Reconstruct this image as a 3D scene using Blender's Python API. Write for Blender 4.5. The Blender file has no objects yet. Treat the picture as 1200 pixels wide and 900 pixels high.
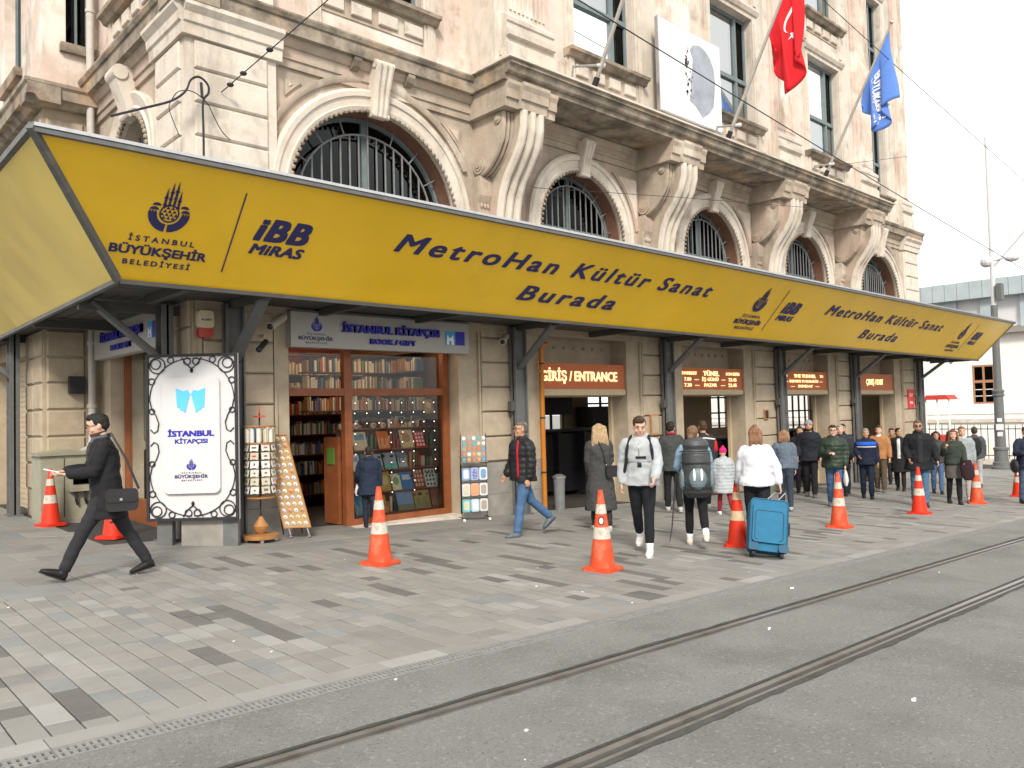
import bpy, bmesh, math, random
from mathutils import Vector, Matrix, noise
random.seed(7)
S = bpy.context.scene
COL = S.collection
TMP = bpy.data.scenes.new('workbench')      # an empty side scene: evaluating one mesh there is fast
PI = math.pi
def tdg():
    vl = TMP.view_layers[0]; vl.update()
    if vl.depsgraph is None:
        with bpy.context.temp_override(scene=TMP, view_layer=vl): d = bpy.context.evaluated_depsgraph_get()
    else: d = vl.depsgraph
    d.update(); return d

# ---------------------------------------------------------------- camera, sky, sun, exposure
cam_d = bpy.data.cameras.new('camera'); cam = bpy.data.objects.new('camera', cam_d); COL.objects.link(cam)
cam_d.sensor_width = 36.0; cam_d.lens = 28.155; cam_d.clip_start = 0.05; cam_d.clip_end = 3000
right = Vector((0.73355, -0.67914, -0.026)); down = Vector((0.00652, 0.04528, -0.99895)); fwd = Vector((0.6796, 0.73261, 0.03764))
up = -down; back = -fwd
cam.matrix_world = Matrix(((right.x, up.x, back.x, 0), (right.y, up.y, back.y, 0), (right.z, up.z, back.z, 1.6), (0, 0, 0, 1)))
S.camera = cam
SUN_DIR = Vector((-0.55, -0.62, 0.62)).normalized()      # towards the sun
W = bpy.data.worlds.new('World'); S.world = W; W.use_nodes = True
nt = W.node_tree; nt.nodes.clear()
o_ = nt.nodes.new('ShaderNodeOutputWorld'); bg = nt.nodes.new('ShaderNodeBackground'); sky = nt.nodes.new('ShaderNodeTexSky')
sky.sky_type = 'NISHITA'; sky.sun_disc = False; sky.sun_elevation = math.asin(SUN_DIR.z)
sky.sun_rotation = math.atan2(SUN_DIR.x, SUN_DIR.y); sky.dust_density = 4.0
mx = nt.nodes.new('ShaderNodeMix'); mx.data_type = 'RGBA'; mx.inputs[0].default_value = 0.86
mx.inputs[7].default_value = (10.6, 10.5, 10.3, 1)           # bright white overcast
nt.links.new(sky.outputs[0], mx.inputs[6]); nt.links.new(mx.outputs[2], bg.inputs[0]); nt.links.new(bg.outputs[0], o_.inputs[0])
bg.inputs[1].default_value = 0.09
sl = bpy.data.lights.new('sun', 'SUN'); sun = bpy.data.objects.new('sun', sl); COL.objects.link(sun)
sl.energy = 2.1; sl.angle = math.radians(11); sl.color = (1, 0.93, 0.83)
sun.rotation_euler = SUN_DIR.to_track_quat('Z', 'Y').to_euler(); sun.location = (0, 0, 30)
S.view_settings.view_transform = 'Standard'; S.view_settings.look = 'None'; S.view_settings.gamma = 1
S.view_settings.exposure = 0.85

# ---------------------------------------------------------------- object helpers
OFF = {}
def tag(o, label=None, cat=None, group=None, kind=None):
    if label: o['label'] = label
    if cat: o['category'] = cat
    if group: o['group'] = group
    if kind: o['kind'] = kind
    return o
def thing(name, label, cat, loc=(0, 0, 0), rz=0, group=None, kind=None):
    o = bpy.data.objects.new(name, None); COL.objects.link(o); o.empty_display_size = 0.1
    o.location = loc; o.rotation_euler = (0, 0, rz)
    OFF[o.name] = Vector(loc) if rz == 0 else None
    return tag(o, label, cat, group, kind)
def mesh(name, bm, mats, smooth=False, off=None):
    bmesh.ops.recalc_face_normals(bm, faces=bm.faces[:])
    if off is not None:
        for v in bm.verts: v.co -= off
    me = bpy.data.meshes.new(name); bm.to_mesh(me); bm.free()
    if not isinstance(mats, (list, tuple)): mats = [mats]
    for m in mats: me.materials.append(m)
    if smooth:
        me.polygons.foreach_set('use_smooth', [True] * len(me.polygons))
        if smooth != 2:
            try: me.set_sharp_from_angle(angle=math.radians(38))
            except Exception: pass
    return me
def obj(name, bm, mats, parent=None, smooth=False, label=None, world=True):
    """bm in world coordinates when world=True (shifted to the parent's base); local otherwise"""
    off = None
    if parent is not None and world: off = OFF.get(parent.name)
    me = mesh(name, bm, mats, smooth, off) if not isinstance(bm, bpy.types.Mesh) else bm
    o = bpy.data.objects.new(name, me); COL.objects.link(o)
    if parent is not None: o.parent = parent
    OFF[o.name] = off if parent is not None else Vector((0, 0, 0))
    if label: o['label'] = label
    return o
def link_mesh(name, me, parent=None, loc=(0, 0, 0), rot=None):
    o = bpy.data.objects.new(name, me); COL.objects.link(o)
    if parent is not None: o.parent = parent
    o.location = loc
    if rot is not None: o.rotation_euler = rot
    return o
def copy_tree(o, parent=None):
    c = o.copy(); COL.objects.link(c)
    if parent is not None: c.parent = parent
    for ch in list(o.children): copy_tree(ch, c)
    return c
def B(): return bmesh.new()

# ---------------------------------------------------------------- geometry helpers
def hexa(bm, p, mi=0):
    v = [bm.verts.new(q) for q in p]
    for f in ((0, 3, 2, 1), (4, 5, 6, 7), (0, 1, 5, 4), (1, 2, 6, 5), (2, 3, 7, 6), (3, 0, 4, 7)):
        bm.faces.new([v[i] for i in f]).material_index = mi
def box(bm, x0, x1, y0, y1, z0, z1, mi=0):
    hexa(bm, [(x0, y0, z0), (x1, y0, z0), (x1, y1, z0), (x0, y1, z0), (x0, y0, z1), (x1, y0, z1), (x1, y1, z1), (x0, y1, z1)], mi)
def obox(bm, c, ax, ay, az, mi=0):
    c, ax, ay, az = map(Vector, (c, ax, ay, az))
    hexa(bm, [c - ax - ay - az, c + ax - ay - az, c + ax + ay - az, c - ax + ay - az,
              c - ax - ay + az, c + ax - ay + az, c + ax + ay + az, c - ax + ay + az], mi)
def beam(bm, a, b, w, h, upv=(0, 0, 1), mi=0):
    a, b = Vector(a), Vector(b); d = (b - a); L = d.length; d.normalize()
    s = d.cross(Vector(upv)); s = s.normalized() if s.length > 1e-5 else Vector((1, 0, 0)); u = s.cross(d)
    obox(bm, (a + b) / 2, d * L / 2, s * w / 2, u * h / 2, mi)
def tube(bm, pts, r, n=8, mi=0, cap=True):
    pts = [Vector(p) for p in pts]; rs = r if isinstance(r, (list, tuple)) else [r] * len(pts)
    rings = []; ref = None
    for i, p in enumerate(pts):
        a = pts[max(i - 1, 0)]; b = pts[min(i + 1, len(pts) - 1)]; d = (b - a)
        if d.length < 1e-9: d = Vector((0, 0, 1))
        d.normalize()
        if ref is None: ref = d.orthogonal().normalized()
        s = (ref - d * ref.dot(d)); s = s.normalized() if s.length > 1e-6 else d.orthogonal().normalized(); ref = s
        t = d.cross(s)
        rings.append([bm.verts.new(p + (s * math.cos(2 * PI * k / n) + t * math.sin(2 * PI * k / n)) * rs[i]) for k in range(n)])
    for a, b in zip(rings, rings[1:]):
        for k in range(n): bm.faces.new((a[k], a[(k + 1) % n], b[(k + 1) % n], b[k])).material_index = mi
    if cap:
        bm.faces.new(rings[0][::-1]).material_index = mi; bm.faces.new(rings[-1]).material_index = mi
def lathe(bm, prof, c=(0, 0, 0), n=24, mi=0, cap=True):
    c = Vector(c); rings = []
    for r, z in prof: rings.append([bm.verts.new(c + Vector((r * math.cos(2 * PI * k / n), r * math.sin(2 * PI * k / n), z))) for k in range(n)])
    for a, b in zip(rings, rings[1:]):
        for k in range(n): bm.faces.new((a[k], a[(k + 1) % n], b[(k + 1) % n], b[k])).material_index = mi
    if cap: bm.faces.new(rings[0][::-1]).material_index = mi; bm.faces.new(rings[-1]).material_index = mi
def ell(bm, c, r, rot=None, n=10, m=7, mi=0):
    mt = Matrix.Translation(c) @ (rot.to_4x4() if rot else Matrix.Identity(4)) @ Matrix.Diagonal((r[0], r[1], r[2], 1))
    g = bmesh.ops.create_uvsphere(bm, u_segments=n, v_segments=m, radius=1, matrix=mt)
    if mi:
        for v in g['verts']:
            for f in v.link_faces: f.material_index = mi
def prism(bm, poly, fn, d0, d1, mi=0):
    """closed outline poly [(u,v)] mapped by fn(u,v,d), extruded d0..d1"""
    a = [bm.verts.new(fn(u, v, d0)) for u, v in poly]; b = [bm.verts.new(fn(u, v, d1)) for u, v in poly]
    n = len(poly)
    for f in (bm.faces.new(a[::-1]), bm.faces.new(b)): f.material_index = mi
    for i in range(n): bm.faces.new((a[i], a[(i + 1) % n], b[(i + 1) % n], b[i])).material_index = mi
def rrect(x0, x1, y0, y1, r, n=5):
    o = []
    for cx, cy, a in ((x1 - r, y0 + r, -PI / 2), (x1 - r, y1 - r, 0), (x0 + r, y1 - r, PI / 2), (x0 + r, y0 + r, PI)):
        for k in range(n + 1): t = a + PI / 2 * k / n; o.append((cx + r * math.cos(t), cy + r * math.sin(t)))
    return o

# ---------------------------------------------------------------- materials
def M(name, col, rough=0.8, var=0.12, scale=5, bump=0.1, bscale=60, metal=0.0, stain=None, streak=None, spec=0.35, emit=0, world=False, perobj=0.0, coat=0.0):
    m = bpy.data.materials.new(name); m.use_nodes = True; t = m.node_tree; N = t.nodes; L = t.links
    p = N['Principled BSDF']; p.inputs['Roughness'].default_value = rough; p.inputs['Metallic'].default_value = metal
    p.inputs['Specular IOR Level'].default_value = spec
    if coat: p.inputs['Coat Weight'].default_value = coat; p.inputs['Coat Roughness'].default_value = 0.15
    tc = N.new('ShaderNodeTexCoord'); gp = N.new('ShaderNodeNewGeometry')
    vec = gp.outputs['Position'] if world else tc.outputs['Object']
    def nz(sc, det=5, mp=None, rg=0.6):
        n = N.new('ShaderNodeTexNoise'); n.inputs['Scale'].default_value = sc; n.inputs['Detail'].default_value = det; n.inputs['Roughness'].default_value = rg
        if mp:
            q = N.new('ShaderNodeMapping'); q.inputs['Scale'].default_value = mp; L.new(vec, q.inputs[0]); L.new(q.outputs[0], n.inputs[0])
        else: L.new(vec, n.inputs[0])
        return n.outputs[0]
    def mr(src, a, b, c=0, d=1):
        q = N.new('ShaderNodeMapRange'); q.inputs[1].default_value = a; q.inputs[2].default_value = b; q.inputs[3].default_value = c; q.inputs[4].default_value = d
        L.new(src, q.inputs[0]); return q.outputs[0]
    def mix(f, a, b):
        q = N.new('ShaderNodeMix'); q.data_type = 'RGBA'
        if isinstance(f, float): q.inputs[0].default_value = f
        else: L.new(f, q.inputs[0])
        for i, x in ((6, a), (7, b)):
            if isinstance(x, tuple): q.inputs[i].default_value = (*x[:3], 1)
            else: L.new(x, q.inputs[i])
        return q.outputs[2]
    lo = tuple(max(0, c * (1 - var)) for c in col); hi = tuple(min(1, c * (1 + var)) for c in col)
    c = mix(mr(nz(scale), 0.3, 0.7), lo, hi)
    for s in (stain or []):      # (colour, scale, lo, hi, amount)
        sc_, s_scale, a, b, amt = s; c = mix(mr(nz(s_scale, 7), a, b, 0, amt), c, sc_)
    if streak:
        sc_, a, b, amt = streak; c = mix(mr(nz(1.0, 7, (1.7, 1.7, 0.42), 0.72), a, b, 0, amt), c, sc_)
    if perobj:
        oi = N.new('ShaderNodeObjectInfo'); hv = N.new('ShaderNodeHueSaturation')
        L.new(mr(oi.outputs['Random'], 0, 1, 1 - perobj, 1 + perobj), hv.inputs['Value']); L.new(c, hv.inputs['Color']); c = hv.outputs[0]
    L.new(c, p.inputs['Base Color'])
    if bump:
        bn = N.new('ShaderNodeBump'); bn.inputs['Strength'].default_value = bump; bn.inputs['Distance'].default_value = 0.02
        L.new(nz(bscale, 4), bn.inputs['Height']); L.new(bn.outputs[0], p.inputs['Normal'])
    if emit:
        p.inputs['Emission Color'].default_value = (*col, 1); p.inputs['Emission Strength'].default_value = emit
    return m
GR = (0.17, 0.14, 0.11)
stone = M('facade_stone', (0.41, 0.345, 0.275), 0.9, 0.12, 3, 0.35, 25, stain=[((0.50, 0.37, 0.30), 0.9, 0.46, 0.62, 0.55), (GR, 1.7, 0.52, 0.70, 0.5), ((0.72, 0.67, 0.58), 1.2, 0.57, 0.66, 0.5)], streak=(GR, 0.5, 0.70, 0.6), world=True)
stone_pale = M('pale_stone', (0.58, 0.525, 0.455), 0.9, 0.1, 3, 0.3, 25, stain=[((0.60, 0.47, 0.36), 1.1, 0.5, 0.68, 0.35), (GR, 2.2, 0.56, 0.72, 0.45)], streak=(GR, 0.52, 0.72, 0.5), world=True)
stone_pink = M('pink_stucco', (0.58, 0.47, 0.40), 0.9, 0.1, 3, 0.25, 25, stain=[((0.74, 0.70, 0.63), 0.8, 0.46, 0.60, 0.8), (GR, 1.8, 0.58, 0.72, 0.55), ((0.60, 0.42, 0.32), 1.3, 0.56, 0.68, 0.5)], streak=(GR, 0.50, 0.68, 0.6), world=True)
stone_dirty = M('weathered_cornice_stone', (0.33, 0.28, 0.22), 0.95, 0.22, 4, 0.6, 18, stain=[((0.10, 0.085, 0.07), 2.4, 0.44, 0.62, 0.8), ((0.55, 0.36, 0.22), 1.3, 0.52, 0.66, 0.5)], streak=((0.12, 0.1, 0.08), 0.5, 0.7, 0.5), world=True)
stone_grey = M('grey_plinth_stone', (0.25, 0.235, 0.21), 0.85, 0.14, 6, 0.25, 40, stain=[((0.38, 0.36, 0.32), 2.5, 0.52, 0.68, 0.4)], world=True)
stone_low = M('ground_floor_stone', (0.39, 0.325, 0.24), 0.88, 0.12, 4, 0.25, 35, stain=[((0.30, 0.22, 0.14), 1.4, 0.52, 0.7, 0.5)], streak=((0.24, 0.19, 0.13), 0.54, 0.75, 0.4), world=True)
iron = M('black_iron', (0.03, 0.03, 0.033), 0.55, 0.2, 8, 0.05, 80, metal=0.3)
iron_grey = M('grey_window_bars', (0.16, 0.165, 0.17), 0.6, 0.15, 8, 0.1, 60)
rust = M('brick_red_reveal', (0.17, 0.085, 0.055), 0.85, 0.2, 5, 0.2, 40)
frame_teal = M('blue_grey_window_frame', (0.15, 0.19, 0.20), 0.6, 0.12, 6, 0.05, 60)
frame_pale = M('pale_window_frame', (0.55, 0.56, 0.55), 0.6, 0.1)
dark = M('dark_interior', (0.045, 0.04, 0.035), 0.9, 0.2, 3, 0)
post_grey = M('painted_grey_steel', (0.115, 0.118, 0.117), 0.6, 0.1, 6, 0.08, 60, stain=[((0.22, 0.225, 0.22), 3, 0.55, 0.7, 0.35)])
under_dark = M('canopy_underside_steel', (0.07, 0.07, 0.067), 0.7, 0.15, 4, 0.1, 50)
alu = M('aluminium_edge', (0.50, 0.50, 0.50), 0.35, 0.1, 20, 0.05, 80, metal=0.8)
zinc_top = M('canopy_roof_sheet', (0.28, 0.28, 0.27), 0.6, 0.2, 5, 0.15, 40)
navy = M('navy_print', (0.026, 0.026, 0.105), 0.5, 0.05, 5, 0)
navy_blue = M('blue_letters', (0.02, 0.02, 0.33), 0.45, 0.05, 5, 0)
white_p = M('white_paint', (0.78, 0.78, 0.77), 0.45, 0.03, 5, 0.02, 40)
board_white = M('white_sign_acrylic', (0.56, 0.56, 0.57), 0.35, 0.03, 3, 0.0)
wood_red = M('red_brown_wood', (0.23, 0.072, 0.026), 0.45, 0.18, 6, 0.1, 60)
wood = M('varnished_wood', (0.36, 0.17, 0.06), 0.5, 0.2, 8, 0.1, 60)
orange_sign = M('terracotta_sign_box', (0.46, 0.115, 0.03), 0.5, 0.06, 4, 0.05, 60)
beige_m = M('beige_shutter_housing', (0.50, 0.40, 0.26), 0.6, 0.08, 5, 0.05)
letter_lit = M('lit_cream_letters', (1.0, 0.80, 0.42), 0.5, 0.02, 5, 0, emit=0.55)
asphalt = M('asphalt', (0.215, 0.217, 0.205), 0.9, 0.10, 1.5, 0.9, 130, stain=[((0.11, 0.108, 0.102), 0.9, 0.48, 0.70, 0.55), ((0.24, 0.235, 0.22), 3.5, 0.55, 0.75, 0.35), ((0.36, 0.355, 0.335), 38, 0.57, 0.66, 0.65), ((0.07, 0.07, 0.065), 52, 0.56, 0.66, 0.6)], world=True)
asphalt_dark = M('dark_asphalt_seam', (0.075, 0.072, 0.066), 0.9, 0.25, 5, 0.9, 120, stain=[((0.13, 0.125, 0.12), 30, 0.55, 0.68, 0.5)], world=True)
rail_m = M('worn_rail_steel', (0.36, 0.36, 0.355), 0.3, 0.2, 3, 0.08, 60, metal=0.7, stain=[((0.16, 0.14, 0.125), 3, 0.5, 0.66, 0.6)])
groove_m = M('rail_groove_rust', (0.055, 0.038, 0.028), 0.9, 0.3, 20, 0.2, 60)
paver = []
for nme, c_ in (('paver_light', (0.232, 0.226, 0.210)), ('paver_mid', (0.205, 0.199, 0.186)), ('paver_warm', (0.22, 0.211, 0.193)), ('paver_cool', (0.192, 0.198, 0.195)), ('paver_dark', (0.115, 0.112, 0.104)), ('paver_pale', (0.27, 0.265, 0.250))):
    paver.append(M(nme, c_, 0.72, 0.13, 2.2, 0.3, 90, stain=[((0.13, 0.125, 0.115), 1.1, 0.52, 0.74, 0.4), ((0.42, 0.41, 0.39), 90, 0.64, 0.74, 0.4)], world=True, perobj=0.07, spec=0.4))
joint_m = M('dark_paving_joint', (0.045, 0.043, 0.04), 0.95, 0.2, 10, 0.3, 80, world=True)
drain_m = M('grey_cast_drain', (0.20, 0.20, 0.195), 0.7, 0.15, 12, 0.15, 80, stain=[((0.33, 0.32, 0.3), 20, 0.55, 0.68, 0.4)])
def glass(name, tint=(0.8, 0.85, 0.85), refl=0.12, transp=(0.9, 0.9, 0.9), grough=0.02):
    m = bpy.data.materials.new(name); m.use_nodes = True; t = m.node_tree; t.nodes.clear(); N = t.nodes; L = t.links
    o = N.new('ShaderNodeOutputMaterial'); a = N.new('ShaderNodeBsdfTransparent'); a.inputs[0].default_value = (*transp, 1)
    g = N.new('ShaderNodeBsdfGlossy'); g.inputs[0].default_value = (*tint, 1); g.inputs[1].default_value = grough
    f = N.new('ShaderNodeFresnel'); f.inputs[0].default_value = 1.5; ad = N.new('ShaderNodeMath'); ad.operation = 'ADD'; ad.use_clamp = True; ad.inputs[1].default_value = refl
    L.new(f.outputs[0], ad.inputs[0]); x = N.new('ShaderNodeMixShader'); L.new(ad.outputs[0], x.inputs[0]); L.new(a.outputs[0], x.inputs[1]); L.new(g.outputs[0], x.inputs[2]); L.new(x.outputs[0], o.inputs[0])
    return m
glass_clear = glass('shop_window_glass', refl=0.0)
glass_upper = glass('upper_window_glass', (0.9, 0.92, 0.92), 0.42, (0.6, 0.65, 0.65))
glass_dark = glass('dark_arch_glass', (0.30, 0.32, 0.32), 0.0, (0.10, 0.10, 0.10))
# yellow glossy sign face with slightly wavy sheet
def yellow_mat(name, col, rough, wav, metal=0.0, sc=0.9, mp=(1, 1, 0.45)):
    m = M(name, col, rough, 0.06, 0.7, 0, metal=metal, spec=0.6, streak=None if metal else ((0.36, 0.24, 0.05), 0.55, 0.8, 0.18)); t = m.node_tree; N = t.nodes; L = t.links; p = N['Principled BSDF']
    mp_ = mp; g = N.new('ShaderNodeNewGeometry'); mp = N.new('ShaderNodeMapping'); mp.inputs['Scale'].default_value = mp_; n = N.new('ShaderNodeTexNoise')
    n.inputs['Scale'].default_value = sc; n.inputs['Detail'].default_value = 0.8; L.new(g.outputs['Position'], mp.inputs[0]); L.new(mp.outputs[0], n.inputs[0])
    b = N.new('ShaderNodeBump'); b.inputs['Strength'].default_value = wav; b.inputs['Distance'].default_value = 0.2; L.new(n.outputs[0], b.inputs['Height']); L.new(b.outputs[0], p.inputs['Normal'])
    return m
yellow = yellow_mat('yellow_sign_vinyl', (0.82, 0.505, 0.018), 0.26, 0.14)
yellow_side = yellow_mat('yellow_glossy_side_panel', (0.95, 0.72, 0.16), 0.22, 0.22, 0.45, 1.3, (1, 0.8, 0.4))  # base paler than the front, painting in the side panel's bright reflections

def text(body, fn, u0, v0, u1, h, mat, parent, name='lettering', shear=0.0, bold=0.0, space=1.0, depth=0.004, align='W', cap=0.686, world=True, res=3):
    """text whose width runs u0..u1 and whose capital height is h, mapped by fn(u, v, d)"""
    c = bpy.data.curves.new('t', 'FONT'); c.body = body; c.resolution_u = res;  c.space_character = space
    o = bpy.data.objects.new('t', c); TMP.collection.objects.link(o)
    dg = tdg()
    me = bpy.data.meshes.new_from_object(o.evaluated_get(dg)); bpy.data.objects.remove(o); bpy.data.curves.remove(c)
    bm = B(); bm.from_mesh(me); bpy.data.meshes.remove(me)
    bmesh.ops.remove_doubles(bm, verts=bm.verts, dist=1e-5)
    xs = [v.co.x + shear * v.co.y for v in bm.verts]; x0, x1 = min(xs) - bold, max(xs) + bold
    for v in bm.verts: v.co = (v.co.x + shear * v.co.y, v.co.y, 0)
    r = bmesh.ops.extrude_face_region(bm, geom=bm.faces[:])
    for v in r['geom']:
        if isinstance(v, bmesh.types.BMVert): v.co.z = 1
    if bold:          # heavier strokes: the outline repeated a hair to each side
        src = bpy.data.meshes.new('s'); bm.to_mesh(src)
        for v in bm.verts: v.co += Vector((bold, bold * 0.7, 0))
        for i, (a, b_) in enumerate(((-1, .7), (1, -.7), (-1, -.7))):
            k0 = len(bm.verts); bm.from_mesh(src); bm.verts.ensure_lookup_table()
            for v in bm.verts[k0:]: v.co += Vector((bold * a, bold * b_, (0.04 * (i + 1)) * v.co.z))
        bpy.data.meshes.remove(src)
    for v in bm.verts: v.co = fn(u0 + (v.co.x - x0) / (x1 - x0) * (u1 - u0), v0 + v.co.y / cap * h, depth * v.co.z + 0.001)
    return obj(name, bm, mat, parent, world=world)

# ---------------------------------------------------------------- ground, road, pavement
def gz(x, y):
    return -0.0362 * max(-30, min(70, x)) + 0.0097 * max(-30, min(40, y))
def sheet(bm, xs, ys, dz, mi=0):
    g = [[bm.verts.new((x, y, gz(x, y) + dz)) for y in ys] for x in xs]
    for i in range(len(xs) - 1):
        for j in range(len(ys) - 1): bm.faces.new((g[i][j], g[i + 1][j], g[i + 1][j + 1], g[i][j + 1])).material_index = mi
bm = B(); sheet(bm, [-900, -200, -30, 0, 20, 40, 70, 200, 900], [-900, -200, -30, 0, 15, 40, 200, 900], -0.06)
tag(obj('ground', bm, asphalt), kind='structure')
KY = 4.37
bm = B(); sheet(bm, [-30, -10, 0, 10, 20, 30, 60], [-14, 0, 2.60], 0.0)
sheet(bm, [-30, 0, 20, 60], [2.735, 3.595], 0.0); sheet(bm, [-30, 0, 20, 60], [3.73, KY], 0.0)
road = tag(obj('road', bm, asphalt), kind='structure')
# grooved tram rails
for i, ry in enumerate((2.60, 3.595)):
    r_ = thing('tram_rail', ('grooved tram rail set in the asphalt, the one farther from the pavement', 'grooved tram rail set in the asphalt, the one nearer the pavement')[i], 'rail', (0, ry + 0.07, gz(0, ry)), group='tram rails in the road')
    xs = [-30, 0, 20, 60]
    def strip(y0, y1, dz0, dz1=None):
        b = B(); dz1 = dz0 if dz1 is None else dz1
        g = [[b.verts.new((x, y, gz(x, y) + z)) for y, z in ((y0, dz0 - 0.05), (y0, dz0), (y1, dz1), (y1, dz1 - 0.05))] for x in xs]
        for k in range(3):
            for j in range(3): b.faces.new((g[k][j], g[k + 1][j], g[k + 1][j + 1], g[k][j + 1]))
        return b
    obj('rail_head', strip(ry + 0.070, ry + 0.112, 0.003), rail_m, r_); obj('rail_guard', strip(ry + 0.012, ry + 0.030, 0.001), rail_m, r_)
    obj('rail_groove', strip(ry + 0.0305, ry + 0.0695, -0.03), groove_m, r_); obj('seam', strip(ry - 0.0, ry + 0.0115, 0.0), asphalt, r_); obj('seam', strip(ry + 0.1125, ry + 0.135, -0.002), asphalt_dark, r_)
# bitumen seams beside the rails (irregular)
def seam(y, w, sgn):
    b = B(); pr = None; x = -6.0; k = 0
    while x < 40:
        ww = w * (0.6 + 0.3 * abs(noise.noise(Vector((x * 0.7, y * 3, 0)))) + 0.3 * noise.noise(Vector((x * 7, y, 3))))
        a = b.verts.new((x, y, gz(x, y) + 0.004)); c = b.verts.new((x, y + sgn * max(0.01, ww), gz(x, y) + 0.004))
        if pr: b.faces.new((pr[0], a, c, pr[1]))
        pr = (a, c); x += 0.09
    tag(obj('asphalt_seam', b, asphalt_dark), kind='structure')
seam(2.60, 0.075, -1); seam(3.73, 0.05, 1); seam(2.7355, 0.02, 1)
# pavement
tilt = Matrix.Rotation(math.atan(0.0362), 4, 'Y') @ Matrix.Rotation(math.atan(0.0097), 4, 'X')
tilt_e = tilt.to_euler()
bm = B(); sheet(bm, [-30, -10, 0, 10, 20, 30, 60], [KY, 9, 11.6, 40], -0.014)
pav = tag(obj('pavement', bm, joint_m), kind='structure')
slab_me = {}
def slab_mesh(w, l, mi):
    k = (round(w, 3), round(l, 3), mi)
    if k not in slab_me:
        b = B(); e = 0.004; x, y = w / 2 - 0.0048, l / 2 - 0.0035
        lo = [b.verts.new((sx * x, sy * y, -0.02)) for sx, sy in ((-1, -1), (1, -1), (1, 1), (-1, 1))]
        mi_ = [b.verts.new((sx * x, sy * y, -e)) for sx, sy in ((-1, -1), (1, -1), (1, 1), (-1, 1))]
        tp = [b.verts.new((sx * (x - e), sy * (y - e), 0)) for sx, sy in ((-1, -1), (1, -1), (1, 1), (-1, 1))]
        for A, C in ((lo, mi_), (mi_, tp)):
            for i in range(4): b.faces.new((A[i], A[(i + 1) % 4], C[(i + 1) % 4], C[i]))
        b.faces.new(tp); slab_me[k] = mesh('paving_slab', b, paver[mi])
    return slab_me[k]
slabs = []
rnd = random.Random(3)
def pick():
    r = rnd.random(); return 4 if r < 0.085 else 5 if r < 0.14 else 0 if r < 0.42 else 1 if r < 0.68 else 2 if r < 0.90 else 3
def add_strip(x0, x1, y0, y1, lens):
    y = y0
    while y < y1 - 0.01:
        l = rnd.choice(lens); rep = 1
        if y1 - y - l < 0.1: l = y1 - y
        mi = pick()
        if mi == 4 and rnd.random() < 0.45: rep = 2
        for _ in range(rep):
            if y >= y1 - 0.02: break
            ll = min(l, y1 - y); slabs.append(((x0 + x1) / 2, y + ll / 2, x1 - x0, ll, mi)); y += ll
x = -5.0; k = 0
while x < 40:
    top = 9.72 if x > 2.3 else 8.52
    add_strip(x, x + 0.16, 4.70, top, (0.13, 0.20, 0.25, 0.30, 0.36) if x < 2.7 else (0.2, 0.28, 0.36, 0.44)); x += 0.16
def big(x0, x1, y0, y1, w, l):
    y = y0; r = 0
    while y < y1 - 0.01:
        ll = min(l, y1 - y); x = x0 - (w * 0.5 if r % 2 else 0)
        while x < x1 - 0.01:
            a = max(x, x0); b_ = min(x + w, x1)
            if b_ - a > 0.03: slabs.append(((a + b_) / 2, y + ll / 2, b_ - a, ll, rnd.choice((1, 1, 2, 3, 0, 1))))
            x += w
        y += ll; r += 1
big(2.36, 40, 9.72, 11.62, 0.6, 0.475); big(-5, 2.36, 8.52, 11.62, 0.55, 0.60); big(-5, 3.3, 11.62, 30, 0.7, 0.7)
def vis(s):
    X, Y, w, l = s[:4]; p = Vector((X, Y, gz(X, Y) - 1.6)); zf = p.dot(fwd)
    if zf < 1 or abs(p.dot(right)) > zf * 0.66 or p.dot(down) > zf * 0.49: return 0
    return w * l * 100 / (zf ** 3) * 1.6
slabs.sort(key=lambda s: -vis(s))
for s in slabs[:290]:
    X, Y, w, l, mi = s
    link_mesh('paving_slab', slab_mesh(w, l, mi), pav, (X, Y, gz(X, Y) + rnd.uniform(-0.0015, 0.0015)), tilt_e)
bm = B()
for X, Y, w, l, mi in slabs[290:]:
    dz = rnd.uniform(-0.0015, 0.0015)
    q = [(X + sx * (w / 2 - 0.0048), Y + sy * (l / 2 - 0.0035)) for sx, sy in ((-1, -1), (1, -1), (1, 1), (-1, 1))]
    a = [bm.verts.new((x, y, gz(x, y) + dz - 0.016)) for x, y in q]; b = [bm.verts.new((x, y, gz(x, y) + dz)) for x, y in q]
    bm.faces.new(b).material_index = mi
    for i in range(4): bm.faces.new((a[i], a[(i + 1) % 4], b[(i + 1) % 4], b[i])).material_index = mi
tag(obj('paving_slabs', bm, paver, pav), kind='stuff')
kb = B(); box(kb, -0.2475, 0.2475, 4.5325 - 4.615, 4.6975 - 4.615, -0.03, 0.0); kme = mesh('kerb_stone', kb, paver[0])
kb2 = kme.copy(); kb2.materials.clear(); kb2.materials.append(paver[5])
x = -4.97
while x < 40:
    link_mesh('kerb_stone', kme if rnd.random() < 0.7 else kb2, pav, (x + 0.25, 4.615, gz(x + 0.25, 4.615) + rnd.uniform(0, 0.002)), tilt_e); x += 0.5
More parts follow.
